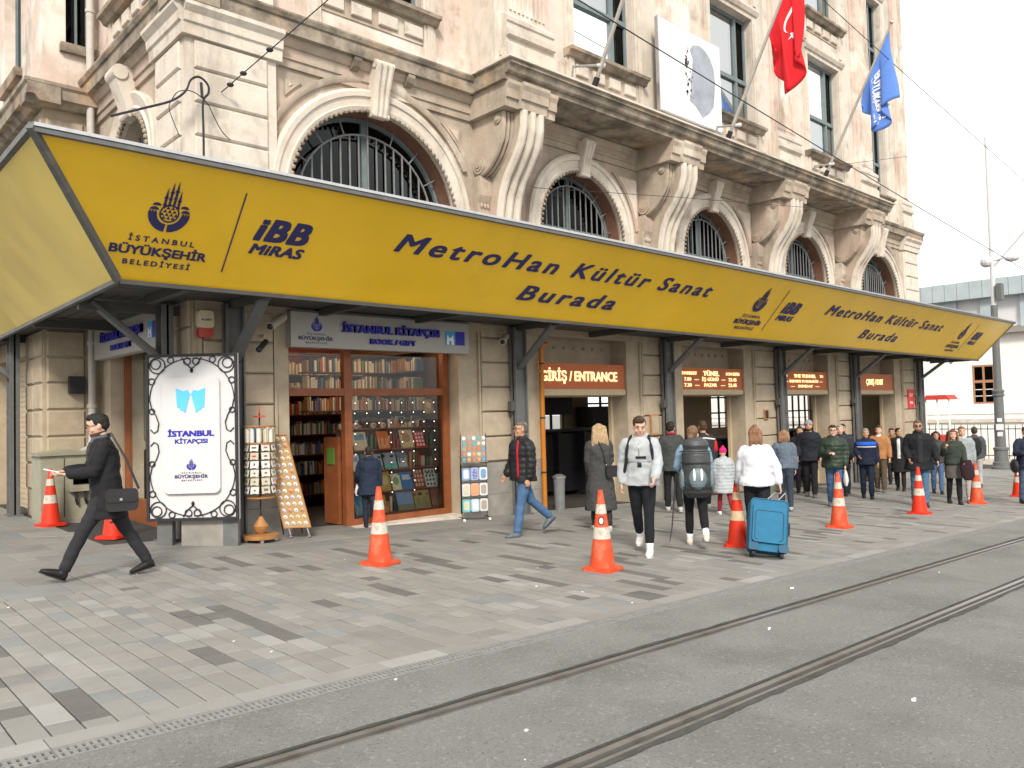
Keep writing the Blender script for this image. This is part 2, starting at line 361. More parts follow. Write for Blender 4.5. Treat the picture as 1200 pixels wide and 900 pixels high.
# slotted drain channel
db = B(); box(db, -0.2485, 0.2485, -0.078, -0.056, -0.05, 0); box(db, -0.2485, 0.2485, 0.056, 0.078, -0.05, 0); box(db, -0.2485, 0.2485, -0.008, 0.008, -0.05, -0.0005)
for i in range(15):
    xx = -0.2485 + 0.0355 * i; box(db, xx, xx + 0.0205 if i < 14 else 0.2485 - 0.002, -0.056, -0.008, -0.02, -0.001); box(db, xx, xx + 0.0205 if i < 14 else 0.2465, 0.008, 0.056, -0.02, -0.001)
dme = mesh('drain_grate', db, drain_m)
bm = B(); sheet(bm, [-5, 0, 20, 40], [KY - 0.0, 4.53], -0.05)
tag(obj('drain_channel', bm, dark), kind='structure')
x = -4.97
while x < 34:
    link_mesh('drain_grate', dme, pav, (x + 0.25, 4.45, gz(x + 0.25, 4.45)), tilt_e); x += 0.5
# pale inspection slab, litter
bm = B(); 
for q in [[(2.75, 13.0), (3.3, 12.75), (3.45, 13.15), (2.9, 13.4)]]:
    a = [bm.verts.new((x, y, gz(x, y) + 0.004)) for x, y in q]; bm.faces.new(a); b_ = [bm.verts.new((x, y, gz(x, y) + 0.016)) for x, y in q]; bm.faces.new(b_)
    for i in range(4): bm.faces.new((a[i], a[(i + 1) % 4], b_[(i + 1) % 4], b_[i]))
tag(obj('inspection_cover', bm, paver[5]), 'pale flat inspection cover in the pavement left of the walking man', 'cover')
lit = M('litter_white', (0.7, 0.7, 0.68), 0.8, 0.1)
bm = B(); rl = random.Random(11)
for i in range(30):
    x = rl.uniform(0.5, 12) ; y = rl.uniform(0.6, 10); s = rl.uniform(0.004, 0.010)
    if x < y * 0.1: continue
    obox(bm, (x, y, gz(x, y) + s * 0.4), (s, s * 0.4, 0), (-s * 0.3, s * 0.8, 0), (0, 0, s * 0.3))
for x, y, s in ((5.0, 1.95, 0.014), (5.9, 3.4, 0.012), (2.9, 1.75, 0.02), (7.6, 4.1, 0.016)):
    for k in range(5): obox(bm, (x + rl.uniform(-s, s) * 1.2, y + rl.uniform(-s, s) * 0.5, gz(x, y) + 0.006), (s * 0.5, 0.2 * s, 0.004), (-s * 0.2, s * 0.4, 0), (0, 0, 0.003))
tag(obj('litter', bm, lit), 'small white litter specks and crumbs on the road and paving', 'litter', kind='stuff')
# ================================================================ the historic building
FY = 11.1; CX = 4.3; EX = 30.1
bld = thing('historic_building', 'ornate cream stone corner building with arched windows above the yellow canopy', 'building', (CX, FY, 0))
def fr(u, d, z): return Vector((u, FY - d, z))
def fs(u, d, z): return Vector((CX - d, FY + u, z))          # side street face, u metres behind the corner
WX, WY = 3.42, 15.4
def fw(u, d, z): return Vector((u, WY - d, z))               # front of the projecting wing
def fws(u, d, z): return Vector((WX - d, WY + u, z))         # its side
def fb(bm, f, u0, u1, d0, d1, z0, z1, mi=0):
    hexa(bm, [f(u0, d0, z0), f(u1, d0, z0), f(u1, d1, z0), f(u0, d1, z0), f(u0, d0, z1), f(u1, d0, z1), f(u1, d1, z1), f(u0, d1, z1)], mi)
def arch_wall(bm, f, u0, u1, z0, z1, uc, r, zc, d0, d1, n=28):
    fb(bm, f, u0, uc - r, d0, d1, z0, z1); fb(bm, f, uc + r, u1, d0, d1, z0, z1)
    P = [(uc - r * math.cos(PI * k / n), zc + r * math.sin(PI * k / n)) for k in range(n + 1)]
    for (a, za), (b, zb) in zip(P, P[1:]):
        hexa(bm, [f(a, d0, za), f(b, d0, zb), f(b, d1, zb), f(a, d1, za), f(a, d0, z1), f(b, d0, z1), f(b, d1, z1), f(a, d1, z1)])
def band(bm, f, uc, zc, prof, a0=0.0, a1=PI, n=36, leg=0.0):
    """prof: closed [(r, d)] swept round an arc; leg continues it straight down by that length"""
    st = []
    if leg: st.append((1, 0, -leg))
    for k in range(n + 1): a = a0 + (a1 - a0) * k / n; st.append((math.cos(a), math.sin(a), 0))
    if leg: st.append((-1, 0, -leg))
    rings = [[bm.verts.new(f(uc + c * r, d, zc + s * r + dz)) for r, d in prof] for c, s, dz in st]
    m = len(prof)
    for a, b in zip(rings, rings[1:]):
        for i in range(m): bm.faces.new((a[i], a[(i + 1) % m], b[(i + 1) % m], b[i]))
    bm.faces.new(rings[0]); bm.faces.new(rings[-1][::-1])
def mould(bm, f, u0, u1, prof, mi=0):
    """prof: closed [(d, z)] extruded along u"""
    a = [bm.verts.new(f(u0, d, z)) for d, z in prof]; b = [bm.verts.new(f(u1, d, z)) for d, z in prof]; n = len(prof)
    bm.faces.new(a[::-1]); bm.faces.new(b)
    for i in range(n): bm.faces.new((a[i], a[(i + 1) % n], b[(i + 1) % n], b[i])).material_index = mi
def block_bm(f, u0, u1, z0, z1, d0, d1, ch=0.022):
    bm = B(); a = [bm.verts.new(f(u, d0, z)) for u, z in ((u0, z0), (u1, z0), (u1, z1), (u0, z1))]
    b = [bm.verts.new(f(u, d1 - ch, z)) for u, z in ((u0, z0), (u1, z0), (u1, z1), (u0, z1))]
    c = [bm.verts.new(f(u, d1, z)) for u, z in ((u0 + ch, z0 + ch), (u1 - ch, z0 + ch), (u1 - ch, z1 - ch), (u0 + ch, z1 - ch))]
    for A, C in ((a, b), (b, c)):
        for i in range(4): bm.faces.new((A[i], A[(i + 1) % 4], C[(i + 1) % 4], C[i]))
    bm.faces.new(c); return bm
def blk(f, u0, u1, z0, z1, d0, d1, mat=None, name='stone_block', ch=0.022):
    return obj(name, block_bm(f, u0, u1, z0, z1, d0, d1, ch), mat or stone, bld)

OPEN = [(5.72, 9.0), (11.02, 13.72), (15.78, 18.5), (20.5, 23.2), (25.3, 28.0)]
# ---- ground-floor piers
piers = [(4.3, 5.72), (9.0, 11.02), (13.72, 15.78), (18.5, 20.5), (23.2, 25.3), (28.0, 30.1)]
def gp(x, y=FY): return gz(x, y)
for i, (a, b) in enumerate(piers):
    bm = B(); fb(bm, fr, a, b, -0.55, 0.0, -1.6, 3.32); obj('pier', bm, stone_low, bld)
    g = gp((a + b) / 2)
    bm = B(); fb(bm, fr, a - (0.03 if i == 0 else 0), b, -0.02, 0.05, g - 0.4, g + 0.40); fb(bm, fr, a - (0.03 if i == 0 else 0), b, -0.02, 0.042, g + 0.405, g + 0.98)
    obj('plinth', bm, stone_grey, bld)
    bl = {0: (4.42, 5.45), 1: (9.5, 10.45), 2: (14.2, 15.2), 3: (18.95, 19.95), 4: (23.7, 24.75), 5: (28.6, 29.6)}[i]
    z = g + 1.0; k = 0
    while z < 3.15:
        z1 = min(z + 0.455, 3.28)
        if z1 - z > 0.12: blk(fr, bl[0], bl[1], z + 0.006, z1 - 0.014, -0.02, 0.075, stone_low)
        z = z1; k += 1
    for q in (bl[0] - 0.06, bl[1] + 0.02): bm = B(); fb(bm, fr, q, q + 0.04, -0.02, 0.05, g + 1.0, 3.3); obj('pier_margin', bm, stone_low, bld)
bm = B(); fb(bm, fr, 4.3, 30.1, -0.55, 0.012, 3.3205, 4.3); obj('lintel', bm, stone_low, bld)
bm = B(); fb(bm, fr, 4.32, 30.08, 0.0125, 0.06, 3.12, 3.3); 
for a, b in piers: pass
obj('lintel_moulding', bm, stone_low, bld)
# ---- mid wall with arches
ARCH = [(7.36, 1.63, 5.03), (12.4, 1.28, 5.33), (17.2, 1.28, 5.33), (22.0, 1.28, 5.33), (27.04, 1.5, 5.12)]
lim = [4.3, 9.85, 14.8, 19.6, 24.45, 30.1]
for i, (uc, r, zc) in enumerate(ARCH):
    bm = B(); arch_wall(bm, fr, lim[i], lim[i + 1], 4.3005, 6.98, uc, r, zc, -0.5, 0.0); obj('wall', bm, stone, bld)
    leg = zc - 4.3
    big_ = i in (0, 4)
    w = 0.33 if big_ else 0.34
    bm = B(); band(bm, fr, uc, zc, [(r - 0.015, -0.02), (r - 0.015, 0.07), (r + 0.05, 0.10), (r + 0.07, 0.07), (r + w * 0.6, 0.09), (r + w * 0.62, 0.12), (r + w - 0.05, 0.13), (r + w, 0.09), (r + w, -0.02)], leg=leg)
    obj('archivolt', bm, stone_pale, bld, smooth=True)
    if big_:
        bm = B(); band(bm, fr, uc, zc, [(r + 0.44, -0.01), (r + 0.44, 0.05), (r + 0.48, 0.08), (r + 0.54, 0.08), (r + 0.55, -0.01)], a0=math.radians(28), a1=math.radians(82)); band(bm, fr, uc, zc, [(r + 0.44, -0.01), (r + 0.44, 0.05), (r + 0.48, 0.08), (r + 0.54, 0.08), (r + 0.55, -0.01)], a0=math.radians(98), a1=math.radians(152))
        obj('hood_moulding', bm, stone, bld, smooth=True)
    # beads round the opening
    bm = B(); n = int(PI * r / 0.105)
    for k in range(n + 1):
        a = PI * k / n
        ell(bm, fr(uc + (r - 0.025) * math.cos(a), 0.085, zc + (r - 0.025) * math.sin(a)), (0.036, 0.036, 0.036), n=6, m=4)
    for k in range(int(leg / 0.105)):
        for s in (-1, 1): ell(bm, fr(uc + s * (r - 0.025), 0.085, zc - 0.105 * (k + 1)), (0.036,) * 3, n=6, m=4)
    tag(obj('bead_moulding', bm, stone_dirty, bld), kind='stuff')
    # red-brown reveal
    bm = B(); band(bm, fr, uc, zc, [(r - 0.012, -0.46), (r - 0.012, -0.06), (r + 0.02, -0.06), (r + 0.02, -0.46)], leg=leg); obj('reveal', bm, rust, bld)
    # grille and window
    win = obj('arched_window', (lambda b: (band(b, fr, uc, zc, [(r - 0.07, -0.44), (r - 0.07, -0.36), (r - 0.012, -0.36), (r - 0.012, -0.44)], leg=leg), fb(b, fr, uc - 0.05, uc + 0.05, -0.45, -0.37, 4.3, zc + r - 0.05), fb(b, fr, uc - r + 0.05, uc + r - 0.05, -0.45, -0.38, zc + 0.1, zc + 0.17), b)[-1])(B()), frame_teal, bld)
    bm = B(); n = 20; c = bm.verts.new(fr(uc, -0.42, zc)); P = [bm.verts.new(fr(uc + (r - 0.02) * math.cos(PI * k / n), -0.42, zc + (r - 0.02) * math.sin(PI * k / n))) for k in range(n + 1)]
    q = [bm.verts.new(fr(uc + r - 0.02, -0.42, 4.3)), bm.verts.new(fr(uc - r + 0.02, -0.42, 4.3))]
    bm.faces.new(P + q[::-1]); bm.verts.remove(c)
    obj('glass', bm, glass_dark, win)
    ri = r - (0.32 if big_ else 0.24)
    bm = B(); D = -0.26
    tube(bm, [fr(uc + ri * math.cos(PI * k / 28), D, zc + ri * math.sin(PI * k / 28)) for k in range(29)], 0.019, 6)
    tube(bm, [fr(uc + ri, D, zc), fr(uc + ri, D, 4.3)], 0.019, 6); tube(bm, [fr(uc - ri, D, zc), fr(uc - ri, D, 4.3)], 0.019, 6)
    for k in range(9):
        a = PI * (k + 0.5) / 9; tube(bm, [fr(uc + ri * math.cos(a), D, zc + ri * math.sin(a)), fr(uc + (r - 0.01) * math.cos(a), D, zc + (r - 0.01) * math.sin(a))], 0.014, 5)
    obj('grille_hoop', bm, iron_grey, win)
    nb = 15 if big_ else 12
    for k in range(nb):
        uu = -ri + 2 * ri * (k + 0.5) / nb; zt = zc + math.sqrt(max(0, ri * ri - uu * uu))
        bm = B(); tube(bm, [fr(uc + uu, D, 4.32), fr(uc + uu, D, zt)], 0.017, 6); obj('grille_bar', bm, iron_grey, win)
    # spandrel panels
    zT = 6.80; ra = r + (0.60 if big_ else 0.50)
    for s in (-1, 1):
        uL = {0: (5.72, 9.15), 4: (25.42, 28.6)}.get(i, (uc - 1.86, uc + 1.86))[0 if s < 0 else 1]
        def poly(g):
            pts = []; R_ = ra + g; u_ = abs(uL - uc) - g; t_ = zT - zc - g
            a_hi = math.asin(min(1, t_ / R_)); a_lo = math.acos(min(1, u_ / R_)) if u_ < R_ else 0.15
            if u_ < R_ * math.cos(a_lo) - 1e-4: pass
            pts.append((uc + s * u_, zT - g))
            for k in range(11):
                a = a_hi + (a_lo - a_hi) * k / 10; pts.append((uc + s * min(u_, R_ * math.cos(a)), zc + R_ * math.sin(a)))
            if pts[-1][0] != pts[0][0]: pts.append((uc + s * u_, pts[-1][1] + 0.03))
            return pts
        bm = B(); prism(bm, poly(0), lambda u, v, d: fr(u, d, v), -0.01, 0.035); obj('spandrel_frame', bm, stone, bld)
        bm = B(); prism(bm, poly(0.06), lambda u, v, d: fr(u, d, v), -0.01, 0.05); prism(bm, poly(0.11), lambda u, v, d: fr(u, d, v), -0.01, 0.038) ; obj('spandrel_panel', bm, stone_pink, bld)
    # keystone
    kw = 0.17 if big_ else 0.14; kz0 = zc + r - 0.10; kz1 = 7.42 if big_ else 7.22
    key = obj('keystone', (lambda b: (mould(b, fr, uc - kw * 0.92, uc + kw * 0.92, [(0, kz0), (0.13, kz0 + 0.02), (0.16, kz0 + 0.15), (0.2, (kz0 + kz1) / 2), (0.30, kz1 - 0.12), (0.33, kz1 - 0.05), (0.28, kz1), (0, kz1)]), b)[-1])(B()), stone_pale, bld)
    bm = B()
    for k in (-1, 0, 1):
        pp = [fr(uc + k * kw * (0.52 + 0.0), 0.12, kz0), fr(uc + k * kw * 0.55, 0.155, kz0 + 0.14), fr(uc + k * kw * 0.6, 0.2, (kz0 + kz1) / 2), fr(uc + k * kw * 0.66, 0.29, kz1 - 0.14), fr(uc + k * kw * 0.68, 0.32, kz1 - 0.05)]
        tube(bm, pp, [kw * 0.34] * 5, 8)
    tube(bm, [fr(uc - kw * 1.05, 0.27, kz1 - 0.05), fr(uc + kw * 1.05, 0.27, kz1 - 0.05)], 0.07, 12)
    tube(bm, [fr(uc - kw * 1.0, 0.12, kz0 + 0.02), fr(uc + kw * 1.0, 0.12, kz0 + 0.02)], 0.05, 12)
    obj('scroll', bm, stone_pale, key, smooth=True)
# ---- corner piers with rusticated blocks (upper zone)
bm = B(); box(bm, CX - 0.12, 5.53, FY - 0.12, FY + 1.05, 4.3, 7.02); obj('corner_pier', bm, stone_pale, bld)
z = 4.18
while z < 6.9:
    z1 = min(z + 0.47, 6.95)
    if z1 - z > 0.2:
        blk(fr, 4.30, 5.38, z + 0.008, z1 - 0.02, 0.10, 0.165, stone_pale); blk(fs, 0.02, 0.93, z + 0.008, z1 - 0.02, 0.10, 0.165, stone_pale)
    z = z1
bm = B(); fb(bm, fr, 28.9, 30.22, -0.3, 0.12, 4.3, 7.02); obj('corner_pier', bm, stone_pale, bld)
z = 4.18
while z < 6.9:
    z1 = min(z + 0.47, 6.95)
    if z1 - z > 0.2: blk(fr, 29.05, 30.12, z + 0.008, z1 - 0.02, 0.10, 0.165, stone_pale)
    z = z1
# ---- entablature and cornice
ENT = [(-0.3, 6.98), (0.045, 6.98), (0.045, 7.10), (0.075, 7.105), (0.075, 7.27), (0.11, 7.28), (0.16, 7.36), (0.17, 7.40), (-0.3, 7.40)]
COR = [(-0.3, 7.402), (0.26, 7.402), (0.27, 7.60), (0.30, 7.61), (0.33, 7.67), (0.33, 7.70), (-0.3, 7.70)]
bm = B(); mould(bm, fr, CX + 0.01, EX, ENT); mould(bm, fs, 0.01, 4.3, ENT); obj('entablature', bm, stone, bld)
for (a, b) in ((CX - 0.17, 5.60), (28.85, EX + 0.15)):
    bm = B(); mould(bm, fr, a, b, [(-0.1, 6.96), (0.19, 6.96), (0.20, 7.12), (0.23, 7.14), (0.24, 7.26), (0.31, 7.34), (0.31, 7.401), (-0.1, 7.401)])
    if a < 6: mould(bm, fs, -0.2, 1.1, [(-0.1, 6.963), (0.187, 6.963), (0.197, 7.123), (0.227, 7.143), (0.237, 7.263), (0.307, 7.343), (0.307, 7.3985), (-0.1, 7.3985)])
    obj('pier_capital', bm, stone_pale, bld)
bm = B(); mould(bm, fr, CX - 0.33, 9.3, COR); obj('cornice', bm, stone_dirty, bld)
bm = B(); mould(bm, fr, 25.3, EX + 0.33, COR); obj('cornice', bm, stone_dirty, bld)
bm = B(); mould(bm, fs, -0.322, 4.3, [(d + (0.002 if d > 0 else 0), z - 0.002) for d, z in COR]); obj('cornice', bm, stone_dirty, bld)
# small modillions under the cornice near the corner and key blocks
for f, us in ((fr, (4.45, 4.75, 5.05, 5.35, 6.9, 7.95, 29.1, 29.5, 29.9)), (fs, (0.25, 0.6, 0.95))):
    for u in us:
        bm = B(); mould(bm, f, u - 0.07, u + 0.07, [(0.05, 7.2), (0.2, 7.26), (0.245, 7.34), (0.245, 7.397), (0.05, 7.397)]); obj('modillion', bm, stone_dirty, bld)
# ---- balcony
bal = [(-0.3, 7.42), (1.10, 7.42), (1.12, 7.50), (1.17, 7.51), (1.20, 7.54), (1.24, 7.64), (1.28, 7.65), (1.28, 7.72), (-0.3, 7.72)]
bm = B(); mould(bm, fr, 9.28, 25.28, bal); obj('balcony', bm, stone_dirty, bld)
bm = B(); fb(bm, fr, 9.22, 25.34, -0.1, 1.33, 7.7205, 7.755); obj('balcony_edge', bm, stone_pale, bld)
bm = B(); fb(bm, fr, 9.7, 25.0, 0.0, 0.09, 7.16, 7.4195); obj('soffit_moulding', bm, stone, bld)
# consoles
def console(uc, left_side=True):
    c = obj('console', (lambda b: (mould(b, fr, uc - 0.27, uc + 0.27, [(0, 4.3), (0.30, 4.3), (0.32, 4.9), (0.35, 5.3), (0.42, 5.65), (0.56, 5.95), (0.78, 6.22), (0.94, 6.45), (1.02, 6.7), (1.03, 6.98), (0, 6.98)]), b)[-1])(B()), stone, bld)
    path = [(0.30, 4.3), (0.32, 4.9), (0.355, 5.3), (0.43, 5.64), (0.57, 5.93), (0.79, 6.20), (0.95, 6.44), (1.03, 6.7), (1.04, 6.97)]
    bm = B()
    for k in (-0.2, 0, 0.2): tube(bm, [fr(uc + k, d + 0.005, z) for d, z in path], 0.082, 8)
    obj('rib', bm, stone_pale, c, smooth=True)
    side = [(0, 6.98), (0, 6.05), (0.14, 5.98), (0.30, 6.03), (0.44, 6.12), (0.62, 6.30), (0.76, 6.52), (0.80, 6.75), (0.80, 6.98)]
    for s in (-1, 1):
        a, b_ = (uc - 0.50, uc - 0.2) if s < 0 else (uc + 0.2, uc + 0.50)
        bm = B(); mould(bm, fr, a, b_, side)
        for rr, off in ((0.045, 0.03), (0.04, 0.13), (0.04, 0.22)):
            uu = uc + s * (0.50 - off + 0.0); tube(bm, [fr(uu, d + 0.015, z - 0.01) for d, z in side[1:]], rr, 6)
        e = uc + s * 0.50
        tube(bm, [fr(e - s * 0.05, 0.17, 6.14), fr(e + s * 0.035, 0.17, 6.14)], 0.155, 16); tube(bm, [fr(e, 0.17, 6.14), fr(e + s * 0.05, 0.17, 6.14)], 0.10, 14); tube(bm, [fr(e, 0.17, 6.14), fr(e + s * 0.07, 0.17, 6.14)], 0.05, 12)
        tube(bm, [fr(e - s * 0.05, 0.70, 6.86), fr(e + s * 0.03, 0.70, 6.86)], 0.085, 12); tube(bm, [fr(e, 0.70, 6.86), fr(e + s * 0.05, 0.70, 6.86)], 0.045, 10)
        obj('side_scroll', bm, stone, c, smooth=True)
        bm = B(); mould(bm, fr, *sorted((uc + s * 0.28, uc + s * 0.55)), [(0, 5.95), (0.2, 5.95), (0.24, 5.85), (0.22, 5.6), (0.15, 5.45), (0.15, 5.05), (0.1, 5.0), (0.1, 4.3), (0, 4.3)])
        for q in range(3): ell(bm, fr(uc + s * (0.33 + 0.075 * q), 0.17, 5.42), (0.03, 0.03, 0.05), n=6, m=4)
        obj('pendant', bm, stone, c)
    cap = B()
    mould(cap, fr, uc - 0.62, uc + 0.62, [(0, 6.985), (1.02, 6.985), (1.04, 7.12), (1.08, 7.13), (1.09, 7.28), (1.13, 7.36), (1.13, 7.4195), (0, 7.4195)])
    mould(cap, fr, uc - 0.33, uc + 0.33, [(0.9, 6.975), (1.10, 6.975), (1.12, 7.12), (1.16, 7.13), (1.17, 7.28), (1.21, 7.36), (1.21, 7.4185), (0.9, 7.4185)])
    obj('console_block', cap, stone, c)
for uc in (9.98, 14.8, 19.6, 24.45): console(uc)
# ---- upper storeys
def fu(u, d, z): return Vector((u, 10.35 - d, z))
def upper_wall(f, a, b, wins, thk, mat, name='upper_wall', z0=7.68, z1=17.6, zs=((8.62, 11.40), (12.62, 15.4))):
    bm = B(); us = sorted([a] + [q for w in wins for q in w] + [b])
    for i in range(0, len(us), 2): fb(bm, f, us[i], us[i + 1], -thk, 0, z0, z1)
    for w in wins:
        zz = [z0] + [q for s in zs for q in s] + [z1]
        for i in range(0, len(zz), 2): fb(bm, f, w[0], w[1], -thk, -0.002, zz[i], zz[i + 1])
    obj(name, bm, mat, bld)
def sash(f, a, b, z0, z1, light=True, mull=True):
    bm = B(); fd = (-0.24, -0.17); t = 0.075
    fb(bm, f, a + .002, a + t, *fd, z0, z1); fb(bm, f, b - t, b - .002, *fd, z0, z1); fb(bm, f, a + t, b - t, *fd, z0, z0 + t); fb(bm, f, a + t, b - t, *fd, z1 - t, z1)
    zm = z0 + (z1 - z0) * 0.42; fb(bm, f, a + t, b - t, -0.23, -0.14, zm - 0.05, zm + 0.05)
    if mull:
        um = a + (b - a) * 0.74; fb(bm, f, um - 0.045, um + 0.045, -0.25, -0.15, z0 + t, z1 - t)
    w = obj('window', bm, frame_teal, bld)
    ps = [(a + t, um if mull else b - t)] + ([(um, b - t)] if mull else [])
    for (u0, u1) in ps:
        for (y0, y1) in ((z0 + t, zm), (zm, z1 - t)):
            bm = B(); v = [bm.verts.new(f(u, -0.205, z)) for u, z in ((u0, y0), (u1, y0), (u1, y1), (u0, y1))]; bm.faces.new(v); obj('pane', bm, glass_upper if u0 < a + t + .01 or not mull else glass_dark, w)
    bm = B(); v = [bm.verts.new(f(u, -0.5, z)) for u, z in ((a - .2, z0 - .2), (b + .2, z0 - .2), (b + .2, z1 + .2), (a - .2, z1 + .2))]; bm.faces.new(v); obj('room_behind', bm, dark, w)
    if light:   # white sheet behind most of the glass, standing in for its bright reflection
        bm = B(); fb(bm, f, a + t, a + (b - a) * 0.72, -0.33, -0.32, z0 + 0.1, z1 - 0.05); obj('reflection_sheet', bm, white_p, w)
def surround(f, a, b, z0, z1, blocks=4, lintel=True):
    for u0, u1 in ((a - 0.26, a - 0.01), (b + 0.01, b + 0.26)): bm = B(); fb(bm, f, u0, u1, -0.01, 0.05, z0 - 0.9, z1 + 0.05); fb(bm, f, u0 + 0.06, u1 - 0.06, 0, 0.075, z0 - 0.85, z1); obj('jamb', bm, stone_pale, bld)
    bm = B(); mould(bm, f, a - 0.28, b + 0.28, [(0, z0 - 0.16), (0.12, z0 - 0.15), (0.17, z0 - 0.07), (0.23, z0 - 0.06), (0.24, z0), (0, z0 + 0.005)]); obj('window_sill', bm, stone_dirty, bld)
    if lintel:
        bm = B(); mould(bm, f, a - 0.22, b + 0.22, [(0, z1), (0.05, z1), (0.06, z1 + 0.10), (0.10, z1 + 0.11), (0.15, z1 + 0.2), (0.15, z1 + 0.24), (0, z1 + 0.24)]); obj('window_head', bm, stone_pale, bld)
    n = blocks; w = (b - a + 0.1) / n
    bm = B(); fb(bm, f, a - 0.05, b + 0.05, -0.01, 0.02, z0 - 0.52, z0 - 0.16); obj('apron', bm, stone, bld)
    for k in range(n): blk(f, a - 0.05 + w * k + 0.07, a - 0.05 + w * (k + 1) - 0.07, z0 - 0.45, z0 - 0.23, 0.01, 0.07, stone_pale, 'apron_block', 0.015)
CW = [(11.46, 13.34), (16.26, 18.14), (21.06, 22.94)]
upper_wall(fu, 9.4, 25.2, CW, 1.3, stone_pale)
upper_wall(fr, 4.3, 9.4, [(6.36, 8.36)], 0.4, stone_pink)
upper_wall(fr, 25.2, 30.0, [(26.1, 28.0)], 0.4, stone_pale)
upper_wall(fs, 0.4, 4.3, [(1.45, 3.25)], 0.4, stone_pink)
for f, ws in ((fu, CW), (fr, [(6.36, 8.36), (26.1, 28.0)]), (fs, [(1.45, 3.25)])):
    for a, b in ws:
        for z0, z1 in ((8.62, 11.40), (12.62, 15.4)):
            sash(f, a, b, z0, z1, light=(f is fu)); surround(f, a, b, z0, z1)
# pilasters with pedestals
def pilaster(f, uc, w=0.5):
    bm = B(); fb(bm, f, uc - w - 0.12, uc + w + 0.12, -0.01, 0.05, 8.0, 17.4); fb(bm, f, uc - w, uc + w, 0, 0.10, 8.7, 16.8); 
    for k in range(9): u = uc - w + 0.08 + (2 * w - 0.16) * k / 8; tube(bm, [f(u, 0.10, 8.85), f(u, 0.10, 16.6)], 0.034, 6)
    p = obj('pilaster', bm, stone_pink, bld)
    bm = B(); mould(bm, f, uc - w - 0.10, uc + w + 0.10, [(0, 7.76), (0.22, 7.76), (0.22, 8.18), (0.17, 8.22), (0.17, 8.30), (0.25, 8.32), (0.26, 8.42), (0.19, 8.46), (0.19, 8.56), (0.22, 8.58), (0.22, 8.66), (0.13, 8.74), (0, 8.74)]); obj('pedestal', bm, stone_pale, p)
for uc in (10.12, 14.8, 19.6, 24.45): pilaster(fu, uc)
pilaster(fr, 29.3, 0.35); pilaster(fr, 4.95, 0.4)
bm = B(); mould(bm, fu, 9.1, 25.5, [(-.3, 17.4), (0.3, 17.4), (0.5, 17.8), (0.6, 18.0), (0.6, 18.2), (-.3, 18.2)]); mould(bm, fr, 3.8, 9.1, [(-.3, 17.4), (0.3, 17.4), (0.5, 17.8), (0.6, 18.0), (0.6, 18.2), (-.3, 18.2)]); mould(bm, fr, 25.5, 30.6, [(-.3, 17.4), (0.3, 17.4), (0.5, 17.8), (0.6, 18.0), (0.6, 18.2), (-.3, 18.2)]); mould(bm, fs, -.5, 4.3, [(-.3, 17.4), (0.3, 17.4), (0.5, 17.8), (0.6, 18.0), (0.598, 18.198), (-.3, 18.198)])
obj('roof_cornice', bm, stone_dirty, bld)
# ---- side street face: small arch, shop opening, pier
uc, r, zc = 2.36, 0.86, 5.72
bm = B(); arch_wall(bm, fs, 0.6, 4.3, 4.3, 6.98, uc, r, zc, -0.45, 0.0); obj('wall', bm, stone, bld)
bm = B(); band(bm, fs, uc, zc, [(r - 0.015, -0.02), (r - 0.015, 0.06), (r + 0.08, 0.10), (r + 0.12, 0.07), (r + 0.3, 0.12), (r + 0.34, 0.1), (r + 0.34, -0.02)], leg=1.4); obj('archivolt', bm, stone_pale, bld, smooth=True)
bm = B(); n = 26
for k in range(n + 1): a = PI * k / n; ell(bm, fs(uc + (r - 0.02) * math.cos(a), 0.085, zc + (r - 0.02) * math.sin(a)), (0.042,) * 3, n=6, m=4)
tag(obj('bead_moulding', bm, stone_dirty, bld), kind='stuff')
win = obj('arched_window', (lambda b: (band(b, fs, uc, zc, [(r - 0.07, -0.4), (r - 0.07, -0.3), (r + 0.01, -0.3), (r + 0.01, -0.4)], leg=1.4), b)[-1])(B()), frame_teal, bld)
bm = B(); v = [bm.verts.new(fs(a, -0.36, z)) for a, z in ((uc - r, 4.3), (uc + r, 4.3), (uc + r, zc + r), (uc - r, zc + r))]; bm.faces.new(v); obj('glass', bm, glass_dark, win)
for k in range(7):
    uu = -0.65 + 1.3 * k / 6; bm = B(); tube(bm, [fs(uc + uu, -0.22, 4.35), fs(uc + uu, -0.22, zc + math.sqrt(0.8 ** 2 - uu * uu))], 0.017, 6); obj('grille_bar', bm, iron_grey, win)
bm = B(); mould(bm, fs, uc - 0.17, uc + 0.17, [(0, 6.5), (0.16, 6.5), (0.2, 6.7), (0.34, 7.1), (0.38, 7.22), (0.3, 7.3), (0, 7.3)]); 
for e in (-0.2, 0.2): tube(bm, [fs(uc, 0.27, 7.18), fs(uc + e, 0.27, 7.18)], 0.12, 14); tube(bm, [fs(uc, 0.12, 6.55), fs(uc + e, 0.12, 6.55)], 0.06, 10)
obj('keystone', bm, stone_pale, bld, smooth=True)
bm = B(); fb(bm, fs, 0.55, 0.95, -0.55, 0.0, -0.6, 4.3); obj('pier', bm, stone_low, bld)
z = 1.1
while z < 3.1: blk(fs, 0.06, 0.85, z, z + 0.44, -0.02, 0.05, stone_low); z += 0.46
bm = B(); fb(bm, fs, -0.03, 0.95, -0.02, 0.042, -0.4, 1.05); obj('plinth', bm, stone_grey, bld)
bm = B(); fb(bm, fs, 3.7, 4.3, -0.55, 0.0, -0.6, 4.3); obj('pier', bm, stone_low, bld)
bm = B(); fb(bm, fs, 0.95, 3.7, -0.55, -0.01, 3.1, 4.3); obj('lintel', bm, stone_low, bld)
